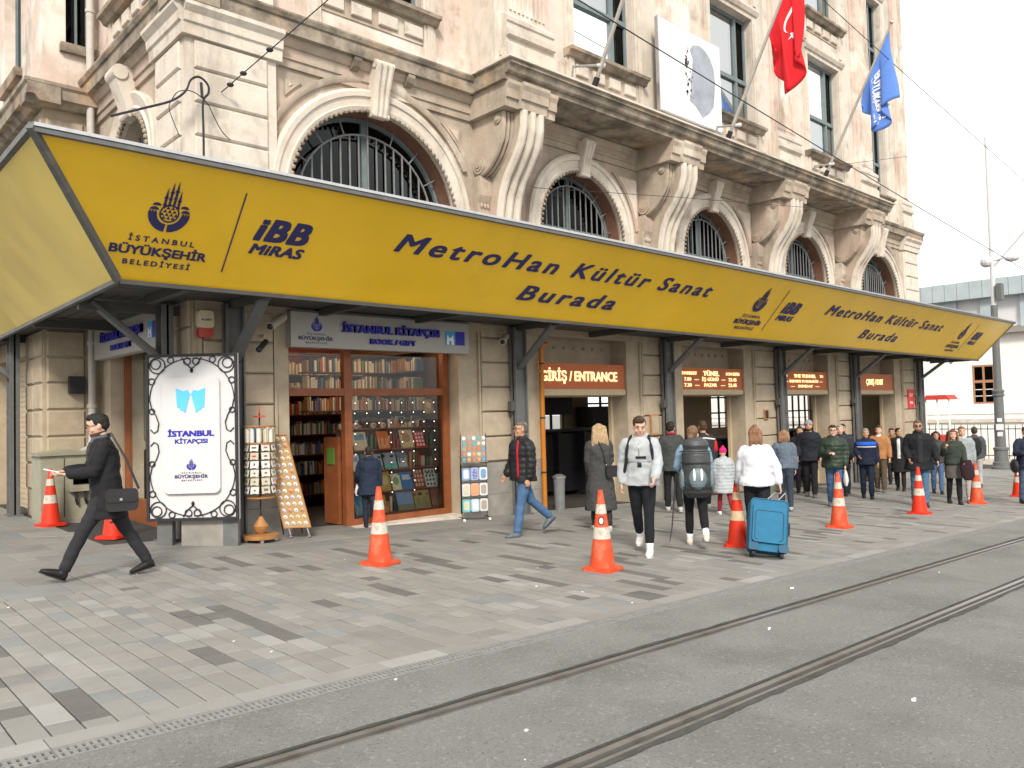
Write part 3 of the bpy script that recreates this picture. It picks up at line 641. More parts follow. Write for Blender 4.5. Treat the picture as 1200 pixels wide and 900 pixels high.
# ---- projecting wing
bm = B(); fb(bm, fw, WX, CX + 0.3, -0.5, 0, -0.5, 7.15); fb(bm, fws, 0.5, 1.2, -0.5, 0, -0.5, 7.15)
fb(bm, fws, 3.6, 4.9, -0.5, 0, -0.5, 7.15); fb(bm, fws, 7.2, 16, -0.5, 0, -0.5, 7.15); fb(bm, fws, 1.2, 3.6, -0.5, 0, 2.9, 7.15); fb(bm, fws, 4.9, 7.2, -0.5, 0, 2.9, 7.15)
obj('wall', bm, stone_low, bld)
z = 0.5
while z < 6.9:
    if z < 3.2 or z > 4.2:
        for f, a, b in ((fw, WX + 0.04, 4.05), (fws, 0.04, 0.6), (fws, 0.63, 1.16), (fws, 3.64, 4.2), (fws, 4.23, 4.86), (fws, 7.3, 8.4)):
            blk(f, a, b, z + 0.01, z + 0.44, -0.01, 0.04, stone_low if z < 3.3 else stone)
    z += 0.46
bm = B(); mould(bm, fw, WX - 0.3, CX + 0.1, [(-0.2, 7.1), (0.12, 7.1), (0.2, 7.2), (0.28, 7.2), (0.30, 7.36), (0.34, 7.4), (0.34, 7.46), (-0.2, 7.46)]); mould(bm, fws, -0.333, 16, [(-0.2, 7.098), (0.118, 7.098), (0.198, 7.198), (0.278, 7.198), (0.298, 7.358), (0.338, 7.398), (0.338, 7.458), (-0.2, 7.458)]); obj('cornice', bm, stone_dirty, bld)
bm = B(); 
for a, b, z0, z1 in ((WX, 3.78, 7.44, 17.6), (4.2, 4.7, 7.44, 17.6), (3.78, 4.2, 7.44, 8.3), (3.78, 4.2, 11.2, 17.6)): fb(bm, fw, a, b, -0.4, 0, z0, z1)
for a, b, z0, z1 in ((0.4, 1.6, 7.44, 17.6), (3.0, 16, 7.44, 17.6), (1.6, 3.0, 7.44, 8.3), (1.6, 3.0, 11.2, 17.6)): fb(bm, fws, a, b, -0.4, 0, z0, z1)
obj('upper_wall', bm, stone_pink, bld)
for f, a, b in ((fw, 3.78, 4.2), (fws, 1.6, 3.0)):
    bm = B(); fb(bm, f, a, a + 0.05, -0.25, -0.18, 8.3, 11.2); fb(bm, f, b - 0.05, b, -0.25, -0.18, 8.3, 11.2); fb(bm, f, (a + b) / 2 - 0.02, (a + b) / 2 + 0.02, -0.25, -0.18, 8.3, 11.2); w_ = obj('window', bm, frame_teal, bld)
    bm = B(); v = [bm.verts.new(f(u, -0.22, z)) for u, z in ((a, 8.3), (b, 8.3), (b, 11.2), (a, 11.2))]; bm.faces.new(v); obj('pane', bm, glass_dark, w_)
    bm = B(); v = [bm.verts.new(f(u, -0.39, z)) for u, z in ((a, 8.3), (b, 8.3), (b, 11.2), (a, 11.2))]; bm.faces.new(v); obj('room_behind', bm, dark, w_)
    bm = B(); mould(bm, f, a - 0.1, b + 0.1, [(0, 8.15), (0.1, 8.15), (0.13, 8.3), (0, 8.3)]); obj('window_sill', bm, stone_dirty, bld)
# roller shutters in the wing
shut_m = M('cream_roller_shutter', (0.42, 0.34, 0.22), 0.6, 0.1, 4, 0.05)
for a, b in ((1.2, 3.6), (4.9, 7.2)):
    bm = B(); z = 0.0
    while z < 2.9: fb(bm, fws, a, b, -0.28, -0.25 + 0.0, z, z + 0.085); fb(bm, fws, a, b, -0.28, -0.262, z + 0.085, z + 0.1); z += 0.1
    obj('roller_shutter', bm, shut_m, bld)
# ---- inner halls: floor, ceiling, partitions and the back windows
hall_wall = M('hall_plaster', (0.36, 0.27, 0.17), 0.8, 0.08, 3, 0.05)
hall_dark = M('dark_hall_floor', (0.07, 0.06, 0.05), 0.5, 0.2, 3, 0.05)
bm = B(); g = [[bm.verts.new((x, y, gz(x, FY) + 0.015)) for y in (FY - 0.0, 15.2)] for x in (9.2, 20, 30)]
for i in range(2): bm.faces.new((g[i][0], g[i + 1][0], g[i + 1][1], g[i][1]))
obj('hall_floor', bm, hall_dark, bld)
bm = B(); box(bm, 4.7, 29.9, FY + 0.56, 15.0, 4.28, 4.32); box(bm, 4.7, 29.9, FY + 0.42, 15.0, 7.6, 7.65); obj('hall_ceiling', bm, hall_wall, bld)
BYW = 15.0
wins_b = [(14.9, 15.85, 1.15, 3.0), (16.8, 18.0, 1.45, 3.0), (22.9, 24.0, 0.95, 3.0), (28.0, 29.9, -0.1, 3.0)]
bm = B(); xs = [9.2] + [q for w in wins_b for q in w[:2]] + [30.1]
for i in range(0, len(xs), 2): box(bm, xs[i], xs[i + 1], BYW, BYW + 0.2, -1.6, 4.28)
for a, b, z0, z1 in wins_b: box(bm, a, b, BYW, BYW + 0.198, -1.6, z0); box(bm, a, b, BYW, BYW + 0.198, z1, 4.28)
box(bm, 4.7, 30.1, 15.0, 15.2, 4.32, 7.6); box(bm, 29.8, 30.1, FY + 0.5, 15.0, -1.6, 17.6); box(bm, 9.2, 9.3, FY + 0.56, BYW, -1.6, 4.28)
obj('hall_wall', bm, hall_wall, bld)
for a, b, z0, z1 in wins_b:
    bm = B(); n = max(2, int((b - a) / 0.45))
    for k in range(n + 1): u = a + (b - a) * k / n; box(bm, u - 0.03, u + 0.03, BYW + 0.05, BYW + 0.1, z0, z1)
    for k in range(5): z = z0 + (z1 - z0) * k / 4; box(bm, a, b, BYW + 0.05, BYW + 0.098, z - 0.025, z + 0.025)
    obj('window_bars', bm, iron, bld)
# dark turnstile screens inside the entrances
for x0, x1, zt in ((12.8, 17.6, 1.15), (18.3, 21.6, 0.7), (24.0, 26.5, 0.8)):
    bm = B(); x = x0
    while x < x1:
        box(bm, x, x + 0.1, 13.2, 14.0, gz(x, 11), zt); box(bm, x + 0.1, x + 0.9, 13.4, 13.46, gz(x, 11) + 0.1, zt - 0.05); x += 0.9
    box(bm, x0, x1, 13.15, 14.05, zt, zt + 0.05); obj('turnstile_screen', bm, iron, bld)
for q in ((13.6, 15.3, 14.2, 14.9, 1.55, 2.1), (16.2, 17.2, 14.3, 14.9, 1.2, 1.75)): bm = B(); box(bm, *q); obj('ticket_machine_hood', bm, iron, bld)
# recess wall and trim over each station door
for i, (a, b) in enumerate(OPEN[1:]):
    bm = B(); fb(bm, fr, a, b, -0.55, -0.45, 2.45, 3.32)
    obj('overdoor_wall', bm, stone_low, bld)
    bm = B()
    for k in range(8):
        u = a + 0.3 + (b - a - 0.6) * k / 7; prism(bm, [(u - 0.05, 2.93), (u + 0.05, 2.93), (u, 3.0)], lambda p, v, d: fr(p, d, v), -0.45, -0.43)
    obj('overdoor_ornament', bm, stone_grey, bld)
    for q in (a, b - 0.07): bm = B(); fb(bm, fr, q, q + 0.07, -0.5, -0.42, gp(q), 1.95); obj('door_frame', bm, beige_m, bld)
# ================================================================ yellow canopy
can = thing('canopy', 'long yellow sign canopy on grey steel posts wrapped round the building corner', 'canopy', (CX, FY - 0.5, 0))
BL = Vector((2.92, 9.72, 3.265)); TL = Vector((1.86, 8.63, 4.455)); BR = Vector((32.0, 9.72, 3.13)); TR = Vector((32.42, 8.63, 4.37))
def cf(u, s, d):
    """point on the front face: u = world x, s = 0 bottom .. 1 top, d = proud of the face"""
    b = BL.lerp(BR, (u - BL.x) / (BR.x - BL.x)); t = TL.lerp(TR, (u - TL.x) / (TR.x - TL.x)); p = b.lerp(t, s)
    return p + Vector((0, -0.75, -0.66)) * d
def quadbox(bm, a, b, c, d, off, mi=0): hexa(bm, [a, b, c, d, a + off, b + off, c + off, d + off], mi)
bm = B(); quadbox(bm, BL, BR, TR, TL, Vector((0, 0.045, 0.04))); face = obj('front_panel', bm, yellow, can)
LB = Vector((2.92, 27, 3.0)); LT = Vector((1.83, 27, 4.3))
bm = B(); e = Vector((0.03, 0, 0))
quadbox(bm, BL + Vector((0, .03, 0)), LB, LT, TL + Vector((0, .03, 0)), Vector((0.045, 0.0, 0.04))); obj('side_panel', bm, yellow_side, can)
bm = B(); RBb = Vector((32.0, FY - 0.1, 3.13)); RTb = Vector((32.42, FY - 0.1, 4.39)); quadbox(bm, BR + Vector((-0.02, .03, 0)), RBb, RTb, TR + Vector((-.02, .03, 0)), Vector((-0.04, 0, 0.02))); obj('end_panel', bm, yellow, can)
# aluminium edges
bm = B(); o = Vector((0, -0.02, 0))
beam(bm, TL + Vector((-0.03, -0.03, 0.035)), TR + Vector((0.03, -0.03, 0.035)), 0.05, 0.035); obj('top_edge', bm, alu, can)
bm = B(); beam(bm, TL + Vector((-0.03, -0.012, -0.01)), TR + Vector((0.03, -0.012, -0.01)), 0.06, 0.05); obj('top_trim', bm, post_grey, can)
bm = B(); beam(bm, BL + Vector((0, -0.0, -0.03)), BR + Vector((0, -0.0, -0.03)), 0.06, 0.05); obj('bottom_edge', bm, under_dark, can)
bm = B(); beam(bm, TL + Vector((-0.03, 0, 0.03)), LT + Vector((-0.03, 0, 0.03)), 0.06, 0.07); beam(bm, BL + Vector((-0.0, 0, -0.02)), LB + Vector((0, 0, -0.02)), 0.06, 0.05); obj('side_edge', bm, post_grey, can)
bm = B(); beam(bm, BL + Vector((-0.02, -0.02, -0.01)), TL + Vector((-0.05, -0.03, 0.02)), 0.10, 0.06, (1, -1, 0)); obj('corner_trim', bm, post_grey, can)
bm = B(); beam(bm, BR, TR, 0.05, 0.04); obj('corner_trim', bm, under_dark, can)
# roof sheet
bm = B(); quadbox(bm, TL + Vector((0, .05, 0.0)), TR + Vector((0, .05, 0)), Vector((32.42, FY + 0.0, 4.33)), Vector((1.83, FY + 0.0, 4.45)), Vector((0, 0, 0.03)))
quadbox(bm, Vector((1.83, FY + 0.002, 4.45)), Vector((CX, FY + 0.002, 4.45)), Vector((CX, 27, 4.25)), Vector((1.83, 27, 4.25)), Vector((0, 0, 0.03))); obj('roof_sheet', bm, zinc_top, can)
# underside: boards and beams
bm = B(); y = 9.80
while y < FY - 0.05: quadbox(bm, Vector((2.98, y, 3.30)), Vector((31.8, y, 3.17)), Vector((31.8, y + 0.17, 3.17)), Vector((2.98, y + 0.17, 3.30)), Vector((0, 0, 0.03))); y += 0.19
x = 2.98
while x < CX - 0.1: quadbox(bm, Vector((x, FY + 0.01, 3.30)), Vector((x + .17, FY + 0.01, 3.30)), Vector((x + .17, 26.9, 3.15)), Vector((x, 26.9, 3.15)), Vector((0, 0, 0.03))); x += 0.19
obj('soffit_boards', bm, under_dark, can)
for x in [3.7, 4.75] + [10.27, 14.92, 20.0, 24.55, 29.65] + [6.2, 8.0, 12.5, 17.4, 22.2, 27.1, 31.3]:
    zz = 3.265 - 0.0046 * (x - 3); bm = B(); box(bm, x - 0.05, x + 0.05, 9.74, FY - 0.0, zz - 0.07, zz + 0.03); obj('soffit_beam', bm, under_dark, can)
for y in (11.5, 13.9, 16.6, 19.0, 21.4, 24): bm = B(); box(bm, 2.95, 3.4 if y > 15.4 else CX, y - 0.05, y + 0.05, 3.12, 3.25); obj('soffit_beam', bm, under_dark, can)
# posts with diagonal braces
def post(x, y, dirv):
    d = Vector(dirv); s = Vector((-d.y, d.x, 0)); g = gz(x, y); zt = 3.25 - 0.0046 * (x - 3)
    bm = B(); w = 0.15 if x > 5 else 0.13
    obox(bm, (x, y, (g + zt) / 2 - 0.05), s * w, d * 0.014, (0, 0, (zt - g) / 2 + 0.05))
    for q in (-1, 1): obox(bm, Vector((x, y, (g + zt) / 2 - 0.05)) + s * q * (w - 0.012), s * 0.012, d * 0.08, (0, 0, (zt - g) / 2 + 0.05))
    obox(bm, (x, y, g + 0.01), s * (w + 0.04), d * 0.12, (0, 0, 0.012))
    p = obj('post', bm, post_grey, can)
    bm = B(); a = Vector((x, y, 2.45)) + d * 0.02; b = Vector((x, y, zt - 0.02)) + d * 0.95
    beam(bm, a, b, 0.16, 0.05, d); beam(bm, a + Vector((0, 0, .04)), b + Vector((0, 0, .04)), 0.04, 0.06, d); obj('brace', bm, post_grey, p)
    bm = B(); 
    for z in (1.75,): obox(bm, Vector((x, y, z)) - s * (w + 0.05), s * 0.05, d * 0.05, (0, 0, 0.09))
    obj('junction_box', bm, under_dark, p)
for x in (4.78, 10.27, 14.92, 20.0, 24.55, 29.65): post(x, 10.88, (0, -1, 0))
post(4.05, 11.50, (-1, 0, 0)); post(3.16, 16.4, (-1, 0, 0)); post(3.16, 20.6, (-1, 0, 0))
# ---- emblem and lettering
def emblem(fn, uc, v0, w, h, mat, parent, k=0.0):
    """municipal crest: four minarets over a mosque dome and a split bowl with bridge towers; fn(u,v,d); w,h overall; k shears"""
    q = lambda x, y, d: fn(uc + (x + k * y) * w, v0 + y * h, d)      # x -.5...5, y 0..1
    bm = B(); E = lambda poly: prism(bm, poly, lambda u, v, d: q(u, v, d + 0.001), 0, 0.006)
    cx, cy = 0, 0.37
    def ring(a0, a1, r0, r1, n=12):
        pts = [(cx + r1 * math.cos(a0 + (a1 - a0) * i / n), cy + 0.75 * r1 * math.sin(a0 + (a1 - a0) * i / n)) for i in range(n + 1)]
        pts += [(cx + r0 * math.cos(a1 + (a0 - a1) * i / n), cy + 0.75 * r0 * math.sin(a1 + (a0 - a1) * i / n)) for i in range(n + 1)]; E(pts)
    ring(PI * 1.0, PI * 1.475, 0.29, 0.49); ring(PI * 1.525, PI * 2, 0.29, 0.49)
    for sx in (-1, 1):
        for i in range(3): x = sx * (0.31 + 0.065 * i); E([(x, cy + 0.0), (x + sx * 0.035, cy + 0.0), (x + sx * 0.035, cy + 0.03), (x, cy + 0.03)][::sx])
        for r_, yy, xx in ((0.105, cy + 0.045, 0.37), (0.10, cy + 0.13, 0.33)):
            E([(sx * xx + r_ * math.cos(PI * i / 8), yy + 0.55 * r_ * math.sin(PI * i / 8)) for i in range(9)])
    # central dome with triangles left open: build the disc edge and small triangles
    ring(0, 2 * PI * 0.4999, 0.20, 0.235, 16); ring(PI, 2 * PI, 0.20, 0.235, 16)
    for row, n in ((0, 3), (1, 4), (2, 3), (3, 2)):
        for i in range(n):
            x = (i - (n - 1) / 2) * 0.11; y = cy - 0.11 + row * 0.065; E([(x - 0.045, y), (x + 0.045, y), (x, y + 0.055)])
    for x, top in ((-0.16, 0.86), (-0.055, 0.97), (0.055, 1.0), (0.16, 0.83)):
        wd = 0.028; b0 = cy + 0.10 + (0.04 if abs(x) < 0.1 else 0)
        E([(x - wd, b0), (x + wd, b0), (x + wd, top - 0.16), (x, top), (x - wd, top - 0.16)])
        E([(x - wd * 1.9, top - 0.20), (x + wd * 1.9, top - 0.20), (x + wd * 1.3, top - 0.175), (x - wd * 1.3, top - 0.175)])
        E([(x - wd * 1.7, top - 0.33), (x + wd * 1.7, top - 0.33), (x + wd * 1.2, top - 0.31), (x - wd * 1.2, top - 0.31)])
    return obj('emblem', bm, mat, parent)
SH = 0.0
for k, (x, ok) in enumerate(((3.28, 1), (15.97, 1), (28.62, 1))):
    emblem(cf, x - 0.01, 0.425, 0.46, 0.40, navy, face)
    text('İSTANBUL', cf, x - 0.37, 0.330, x + 0.36, 0.042, navy, face, space=1.5, bold=0.012, depth=0.006)
    text('BÜYÜKŞEHİR', cf, x - 0.54, 0.222, x + 0.54, 0.066, navy, face, bold=0.03, depth=0.006)
    text('BELEDİYESİ', cf, x - 0.37, 0.135, x + 0.38, 0.040, navy, face, space=1.4, bold=0.015, depth=0.006)
    bm = B(); prism(bm, [(x + 0.765, 0.15), (x + 0.78, 0.15), (x + 0.78, 0.83), (x + 0.765, 0.83)], lambda u, v, d: cf(u, v, d + 0.001), 0, 0.005); obj('divider_line', bm, navy, face)
    text('iBB', cf, x + 1.02, 0.470, x + 1.74, 0.182, navy, face, shear=0.22, bold=0.045, space=1.10, depth=0.006)
    text('MiRAS', cf, x + 1.02, 0.345, x + 1.74, 0.085, navy, face, shear=0.22, bold=0.035, space=1.05, depth=0.006)
for x, in ((6.3,), (19.0,)):
    text('MetroHan Kültür Sanat', cf, x, 0.545, x + 7.66, 0.172, navy, face, shear=0.25, space=1.28, bold=0.022, depth=0.006, res=4)
    text('Burada', cf, x + 2.64, 0.205, x + 5.05, 0.172, navy, face, shear=0.25, space=1.28, bold=0.022, depth=0.006, res=4)
# cable hanging under the far end
bm = B(); tube(bm, [(27.6 + 0.25 * i, 10.0, 3.12 - 0.16 * abs(math.sin(i * 1.1))) for i in range(12)], 0.018, 5); obj('cable', bm, iron, can)

# ================================================================ signs above the doors
def box_sign(name, label, x0, x1, lines, zc0=2.085, zc1=2.605, yf=11.15):
    t = thing(name, label, 'sign', ((x0 + x1) / 2, yf, zc0))
    bm = B(); box(bm, x0, x1, yf, yf + 0.34, zc0, zc1); obj('sign_box', bm, orange_sign, t)
    bm = B(); mould(bm, fr, x0, x1, [(FY - yf - 0.0, zc0 - 0.004), (FY - yf + 0.03, zc0 - 0.05), (FY - yf + 0.01, zc0 - 0.13), (FY - yf - 0.08, zc0 - 0.165), (FY - yf - 0.34, zc0 - 0.165), (FY - yf - 0.34, zc0 - 0.004)]); obj('housing', bm, beige_m, t, smooth=True)
    f = lambda u, v, d: Vector((u, yf - d, v))
    for s, a, b, z, h, bo in lines: text(s, f, a, z, b, h, letter_lit, t, bold=bo, depth=0.008)
    return t
box_sign('entrance_sign', 'terracotta box sign with lit letters GİRİŞ / ENTRANCE over the nearest station door', 11.03, 13.70, [('GİRİŞ / ENTRANCE', 11.12, 13.45, 2.25, 0.19, 0.03)])
box_sign('timetable_sign', 'terracotta box sign headed TÜNEL with departure times over the second door', 15.79, 18.48, [('HAREKET', 15.85, 16.45, 2.44, 0.07, .02), ('TÜNEL', 16.72, 17.42, 2.42, 0.11, 0.03), ('SON SEFER', 17.72, 18.36, 2.44, 0.07, .02), ('7.00   —   İŞ GÜNÜ   —   22.45', 15.92, 18.2, 2.29, 0.08, .02), ('7.30   —    PAZAR    —   22.45', 15.92, 18.2, 2.15, 0.08, .02)])
box_sign('timetable_sign', 'terracotta box sign headed THE TUNNEL with times over the third door', 20.52, 23.18, [('TO', 20.62, 20.82, 2.44, 0.07, .02), ('THE TUNNEL', 21.2, 22.5, 2.43, 0.09, 0.03), ('TO', 22.75, 22.95, 2.44, 0.07, .02), ('—  DEPARTS TO KARAKÖY  —', 20.7, 22.9, 2.29, 0.07, .02), ('—   SUNDAY   —', 21.0, 22.7, 2.15, 0.07, .02)])
box_sign('exit_sign', 'terracotta box sign with lit letters ÇIKIŞ / EXIT over the farthest door', 25.32, 27.98, [('ÇIKIŞ / EXIT', 25.9, 27.2, 2.26, 0.17, 0.03)])
# bookshop sign boards
grey_board = M('pale_grey_sign_board', (0.36, 0.35, 0.33), 0.5, 0.05, 3, 0.02)
cyan_m = M('sky_blue_print', (0.05, 0.32, 0.55), 0.5, 0.05, 3, 0)
cyan_l = M('light_blue_print', (0.10, 0.48, 0.80), 0.5, 0.05, 3, 0)
def shop_sign(label, f, x0, x1, z0, z1, full=True, group=None):
    t = thing('shop_sign', label, 'sign', f((x0 + x1) / 2, 0.2, z0))
    bm = B(); fb(bm, f, x0, x1, 0.0, 0.17, z0, z1); bd = obj('board', bm, grey_board, t)
    bm = B(); fb(bm, f, x0, x1, 0.0, 0.185, z1 + 0.001, z1 + 0.025); obj('trim', bm, post_grey, t)
    g = lambda u, v, d: f(u, 0.17 + d, v); w = x1 - x0; h = z1 - z0
    if full:
        emblem(g, x0 + w * 0.125, z0 + h * 0.46, 0.19, h * 0.46, navy_blue, t)
        text('İSTANBUL', g, x0 + w * 0.075, z0 + h * 0.36, x0 + w * 0.17, h * 0.055, navy, t, space=1.4)
        text('BÜYÜKŞEHİR', g, x0 + w * 0.035, z0 + h * 0.215, x0 + w * 0.205, h * 0.095, navy, t, bold=0.03)
        text('BELEDİYESİ', g, x0 + w * 0.07, z0 + h * 0.11, x0 + w * 0.175, h * 0.05, navy, t, space=1.3)
        a, b = x0 + w * 0.25, x0 + w * 0.80
    else: a, b = (x0 + w * 0.15, x0 + w * 0.78)
    text('İSTANBUL KİTAPÇISI', g, a, z0 + h * 0.50, b, h * 0.22, navy_blue, t, bold=0.035, depth=0.05)
    text('BOOK / GIFT', g, (a + b) / 2 - (b - a) * 0.24 + .02, z0 + h * 0.18, (a + b) / 2 + (b - a) * 0.24, h * 0.15, navy_blue, t, bold=0.035, depth=0.04)
    lx = x0 + w * 0.845; lw = w * 0.125
    bm = B(); prism(bm, [(lx, z0 + h * .27), (lx + lw * .5, z0 + h * .27), (lx + lw * .5, z0 + h * .72), (lx, z0 + h * .72)], g, 0, 0.01); lg = obj('logo_tile', bm, cyan_m, t)
    bm = B(); prism(bm, [(lx + lw * .5 + .001, z0 + h * .27), (lx + lw, z0 + h * .27), (lx + lw, z0 + h * .72), (lx + lw * .5 + .001, z0 + h * .72)], g, 0, 0.01); obj('logo_tile', bm, navy_blue, t)
    bm = B()
    for sx in (0.12, 0.36): prism(bm, [(lx + lw * (sx - .07), z0 + h * .28), (lx + lw * (sx + .07), z0 + h * .28), (lx + lw * (sx + .03), z0 + h * .58), (lx + lw * (sx - .03), z0 + h * .58)], g, 0.0105, 0.013)
    prism(bm, [(lx + lw * .02, z0 + h * .40), (lx + lw * .47, z0 + h * .40), (lx + lw * .24, z0 + h * .52)], g, 0.0135, 0.015); obj('logo_mark', bm, white_p, t)
    text('KÜLTÜR A.Ş.', g, lx + lw * 0.53, z0 + h * 0.30, lx + lw * 0.98, h * 0.06, white_p, t)
    return t
shop_sign('grey bookshop sign board with blue letters over the shop window', fr, 5.68, 9.12, 2.69, 3.22)
shop_sign('second bookshop sign board, on the side street left of the white sign', lambda u, d, z: fs(4.55 - u, d, z), 0.55, 3.75, 2.72, 3.26, full=False)
# ================================================================ bookshop front and interior
G0 = lambda x, y: gz(x, y)
def plain(name, col, rough=0.6, var=0.06, bump=0.0, **k): return M(name, col, rough, var, 6, bump, **k)
YG = 11.42
def part(name, mat, parent, fnc, **k):
    b = B(); fnc(b); return obj(name, b, mat, parent, **k)
sf = thing('bookshop_front', 'red-brown wooden shop front with a tall display window and open door', 'shop front', (7.4, YG, -0.1))
for nm, a in (('post', (5.74, 5.86, 1)), ('post', (6.83, 6.97, 1)), ('post', (8.86, 8.98, 1))):
    part(nm, wood_red, sf, lambda b: box(b, a[0], a[1], YG - 0.06, YG + 0.06, G0(a[0], YG) - 0.1, 3.0))
part('transom', wood_red, sf, lambda b: box(b, 5.86, 8.86, YG - 0.055, YG + 0.055, 1.97, 2.09))
part('head_rail', wood_red, sf, lambda b: box(b, 5.86, 8.86, YG - 0.05, YG + 0.05, 2.86, 3.0))
part('bottom_rail', wood_red, sf, lambda b: box(b, 6.97, 8.86, YG - 0.052, YG + 0.052, -0.2, -0.04))
part('threshold', stone_pale, sf, lambda b: box(b, 5.74, 9.0, YG - 0.36, YG + 0.1, -0.4, -0.14))
for x0, x1, z0, z1 in ((6.97, 8.86, -0.04, 1.97), (6.97, 8.86, 2.09, 2.86), (5.86, 6.83, 2.09, 2.86)):
    part('pane', glass_clear, sf, lambda b: b.faces.new([b.verts.new(p) for p in ((x0, YG, z0), (x1, YG, z0), (x1, YG, z1), (x0, YG, z1))]))
leaf = part('door_leaf', wood_red, sf, lambda b: (box(b, 6.80, 6.86, 11.55, 12.0, -0.12, 1.3),))
part('notice', plain('green_notice', (0.10, 0.22, 0.04)), leaf, lambda b: box(b, 6.785, 6.797, 11.65, 11.88, 0.85, 1.12))
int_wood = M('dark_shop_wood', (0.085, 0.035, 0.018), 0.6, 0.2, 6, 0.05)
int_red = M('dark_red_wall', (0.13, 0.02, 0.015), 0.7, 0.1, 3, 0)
room = thing('shop_room', 'dark red-brown bookshop interior seen through the shop window', 'interior', (7.4, 13.5, -0.1))
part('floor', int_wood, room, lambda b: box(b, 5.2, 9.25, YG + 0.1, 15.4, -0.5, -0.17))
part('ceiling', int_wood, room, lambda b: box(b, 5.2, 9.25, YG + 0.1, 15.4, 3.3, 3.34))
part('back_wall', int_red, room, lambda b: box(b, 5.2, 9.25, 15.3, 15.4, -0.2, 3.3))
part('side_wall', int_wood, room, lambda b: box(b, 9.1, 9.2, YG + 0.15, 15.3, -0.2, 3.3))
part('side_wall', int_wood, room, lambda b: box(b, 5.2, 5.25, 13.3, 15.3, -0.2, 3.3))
lampm = bpy.data.materials.new('warm_lamp_tube'); lampm.use_nodes = True; lp = lampm.node_tree.nodes['Principled BSDF']; lp.inputs['Emission Color'].default_value = (1, 0.72, 0.40, 1); lp.inputs['Emission Strength'].default_value = 12
part('unseen_lamp_tube', lampm, room, lambda b: tube(b, [(6.0, 12.3, 3.2), (8.9, 12.3, 3.2)], 0.03, 6))
part('unseen_lamp_tube', lampm, room, lambda b: tube(b, [(6.0, 14.2, 3.2), (8.9, 14.2, 3.2)], 0.03, 6))
part('unseen_lamp_tube', lampm, room, lambda b: tube(b, [(7.1, 11.62, 2.92), (8.8, 11.62, 2.92)], 0.02, 6))  # extra tube out of view, added to brighten the window display
# bookcases with rows of books (spines far too small to pick apart: one mass)
spine = [plain('book_spine_%s' % n, c) for n, c in (('cream', (0.55, 0.45, 0.30)), ('red', (0.35, 0.05, 0.03)), ('orange', (0.50, 0.20, 0.05)), ('blue', (0.06, 0.12, 0.25)), ('green', (0.08, 0.16, 0.08)), ('black', (0.03, 0.03, 0.03)), ('white', (0.65, 0.62, 0.55)), ('tan', (0.32, 0.20, 0.10)))]
rb = random.Random(21)
def bookcase(x0, x1, y, zs, label, ax=0):
    t = thing('bookcase', label, 'bookcase', ((x0 + x1) / 2, y, -0.15) if ax == 0 else (x0, y, -0.15))
    def bx_(b, u0, u1, v0, v1, z0, z1, mi=0):
        if ax == 0: box(b, u0, u1, y + v0, y + v1, z0, z1, mi)
        else: box(b, x0 + v0, x0 + v1, u0, u1, z0, z1, mi)
    a, c = (x0, x1) if ax == 0 else (y, x1)
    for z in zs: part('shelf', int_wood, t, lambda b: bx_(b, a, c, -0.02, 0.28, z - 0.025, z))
    b = B()
    for z in zs[:-1]:
        u = a + 0.02
        while u < c - 0.05:
            w = rb.uniform(0.018, 0.05); h = rb.uniform(0.18, 0.27)
            if rb.random() < 0.93: bx_(b, u, u + w - 0.003, 0.0 + rb.uniform(0, 0.03), 0.2, z + 0.001, z + h, rb.choice([0, 0, 1, 2, 3, 4, 5, 6, 6, 7, 7]))
            u += w
    tag(obj('books', b, spine, t), kind='stuff')
bookcase(6.1, 9.0, 14.6, [0.1, 0.5, 0.9, 1.3, 1.7, 2.1, 2.5, 2.9], 'tall bookcase at the back of the shop behind the display window')
bookcase(7.05, 8.8, 13.0, [1.75, 2.12, 2.46, 2.80], 'high shelf of pale and red books behind the upper shop window')
bookcase(8.84, 14.5, 12.15, [1.35, 1.72, 2.10, 2.46, 2.82], 'high bookshelf along the right wall above the window display', ax=1)
bookcase(5.30, 14.5, 13.3, [0.1, 0.5, 0.9, 1.3, 1.7, 2.1, 2.5, 2.9], 'bookcase along the left wall inside the open shop door', ax=1)
bookcase(5.9, 6.8, 13.2, [0.15, 0.55, 0.95, 1.3, 1.65, 2.05, 2.45, 2.85], 'bookcase facing the open shop door')
# stepped display behind the glass
ds = thing('window_display_shelves', 'stepped brown display shelves behind the shop window', 'shelf', (7.9, 11.8, -0.1))
for k, (z, y) in enumerate(((-0.03, 11.62), (0.33, 11.70), (0.70, 11.78), (1.05, 11.86), (1.42, 11.95))):
    part('shelf', wood_red, ds, lambda b: box(b, 7.02, 9.08, y - 0.06, y + 0.16, z - 0.02, z))
    if k < 4: part('riser', int_wood, ds, lambda b: box(b, 7.02, 9.08, y + 0.11, y + 0.13, z, z + 0.35))
rs = random.Random(5)
for k, (z, y) in enumerate(((-0.03, 11.62), (0.33, 11.70), (0.70, 11.78), (1.05, 11.86), (1.42, 11.95))):
    b = B(); x = 7.04
    while x < 9.05:
        w = rs.uniform(0.025, 0.08); h = rs.uniform(0.04, 0.16); box(b, x, x + w, y + 0.07, y + 0.10, z + 0.001, z + h + (0.12 if k < 4 else 0), rs.randrange(8)); x += w + rs.uniform(0.004, 0.05)
    tag(obj('small_souvenirs', b, spine, ds), kind='stuff')
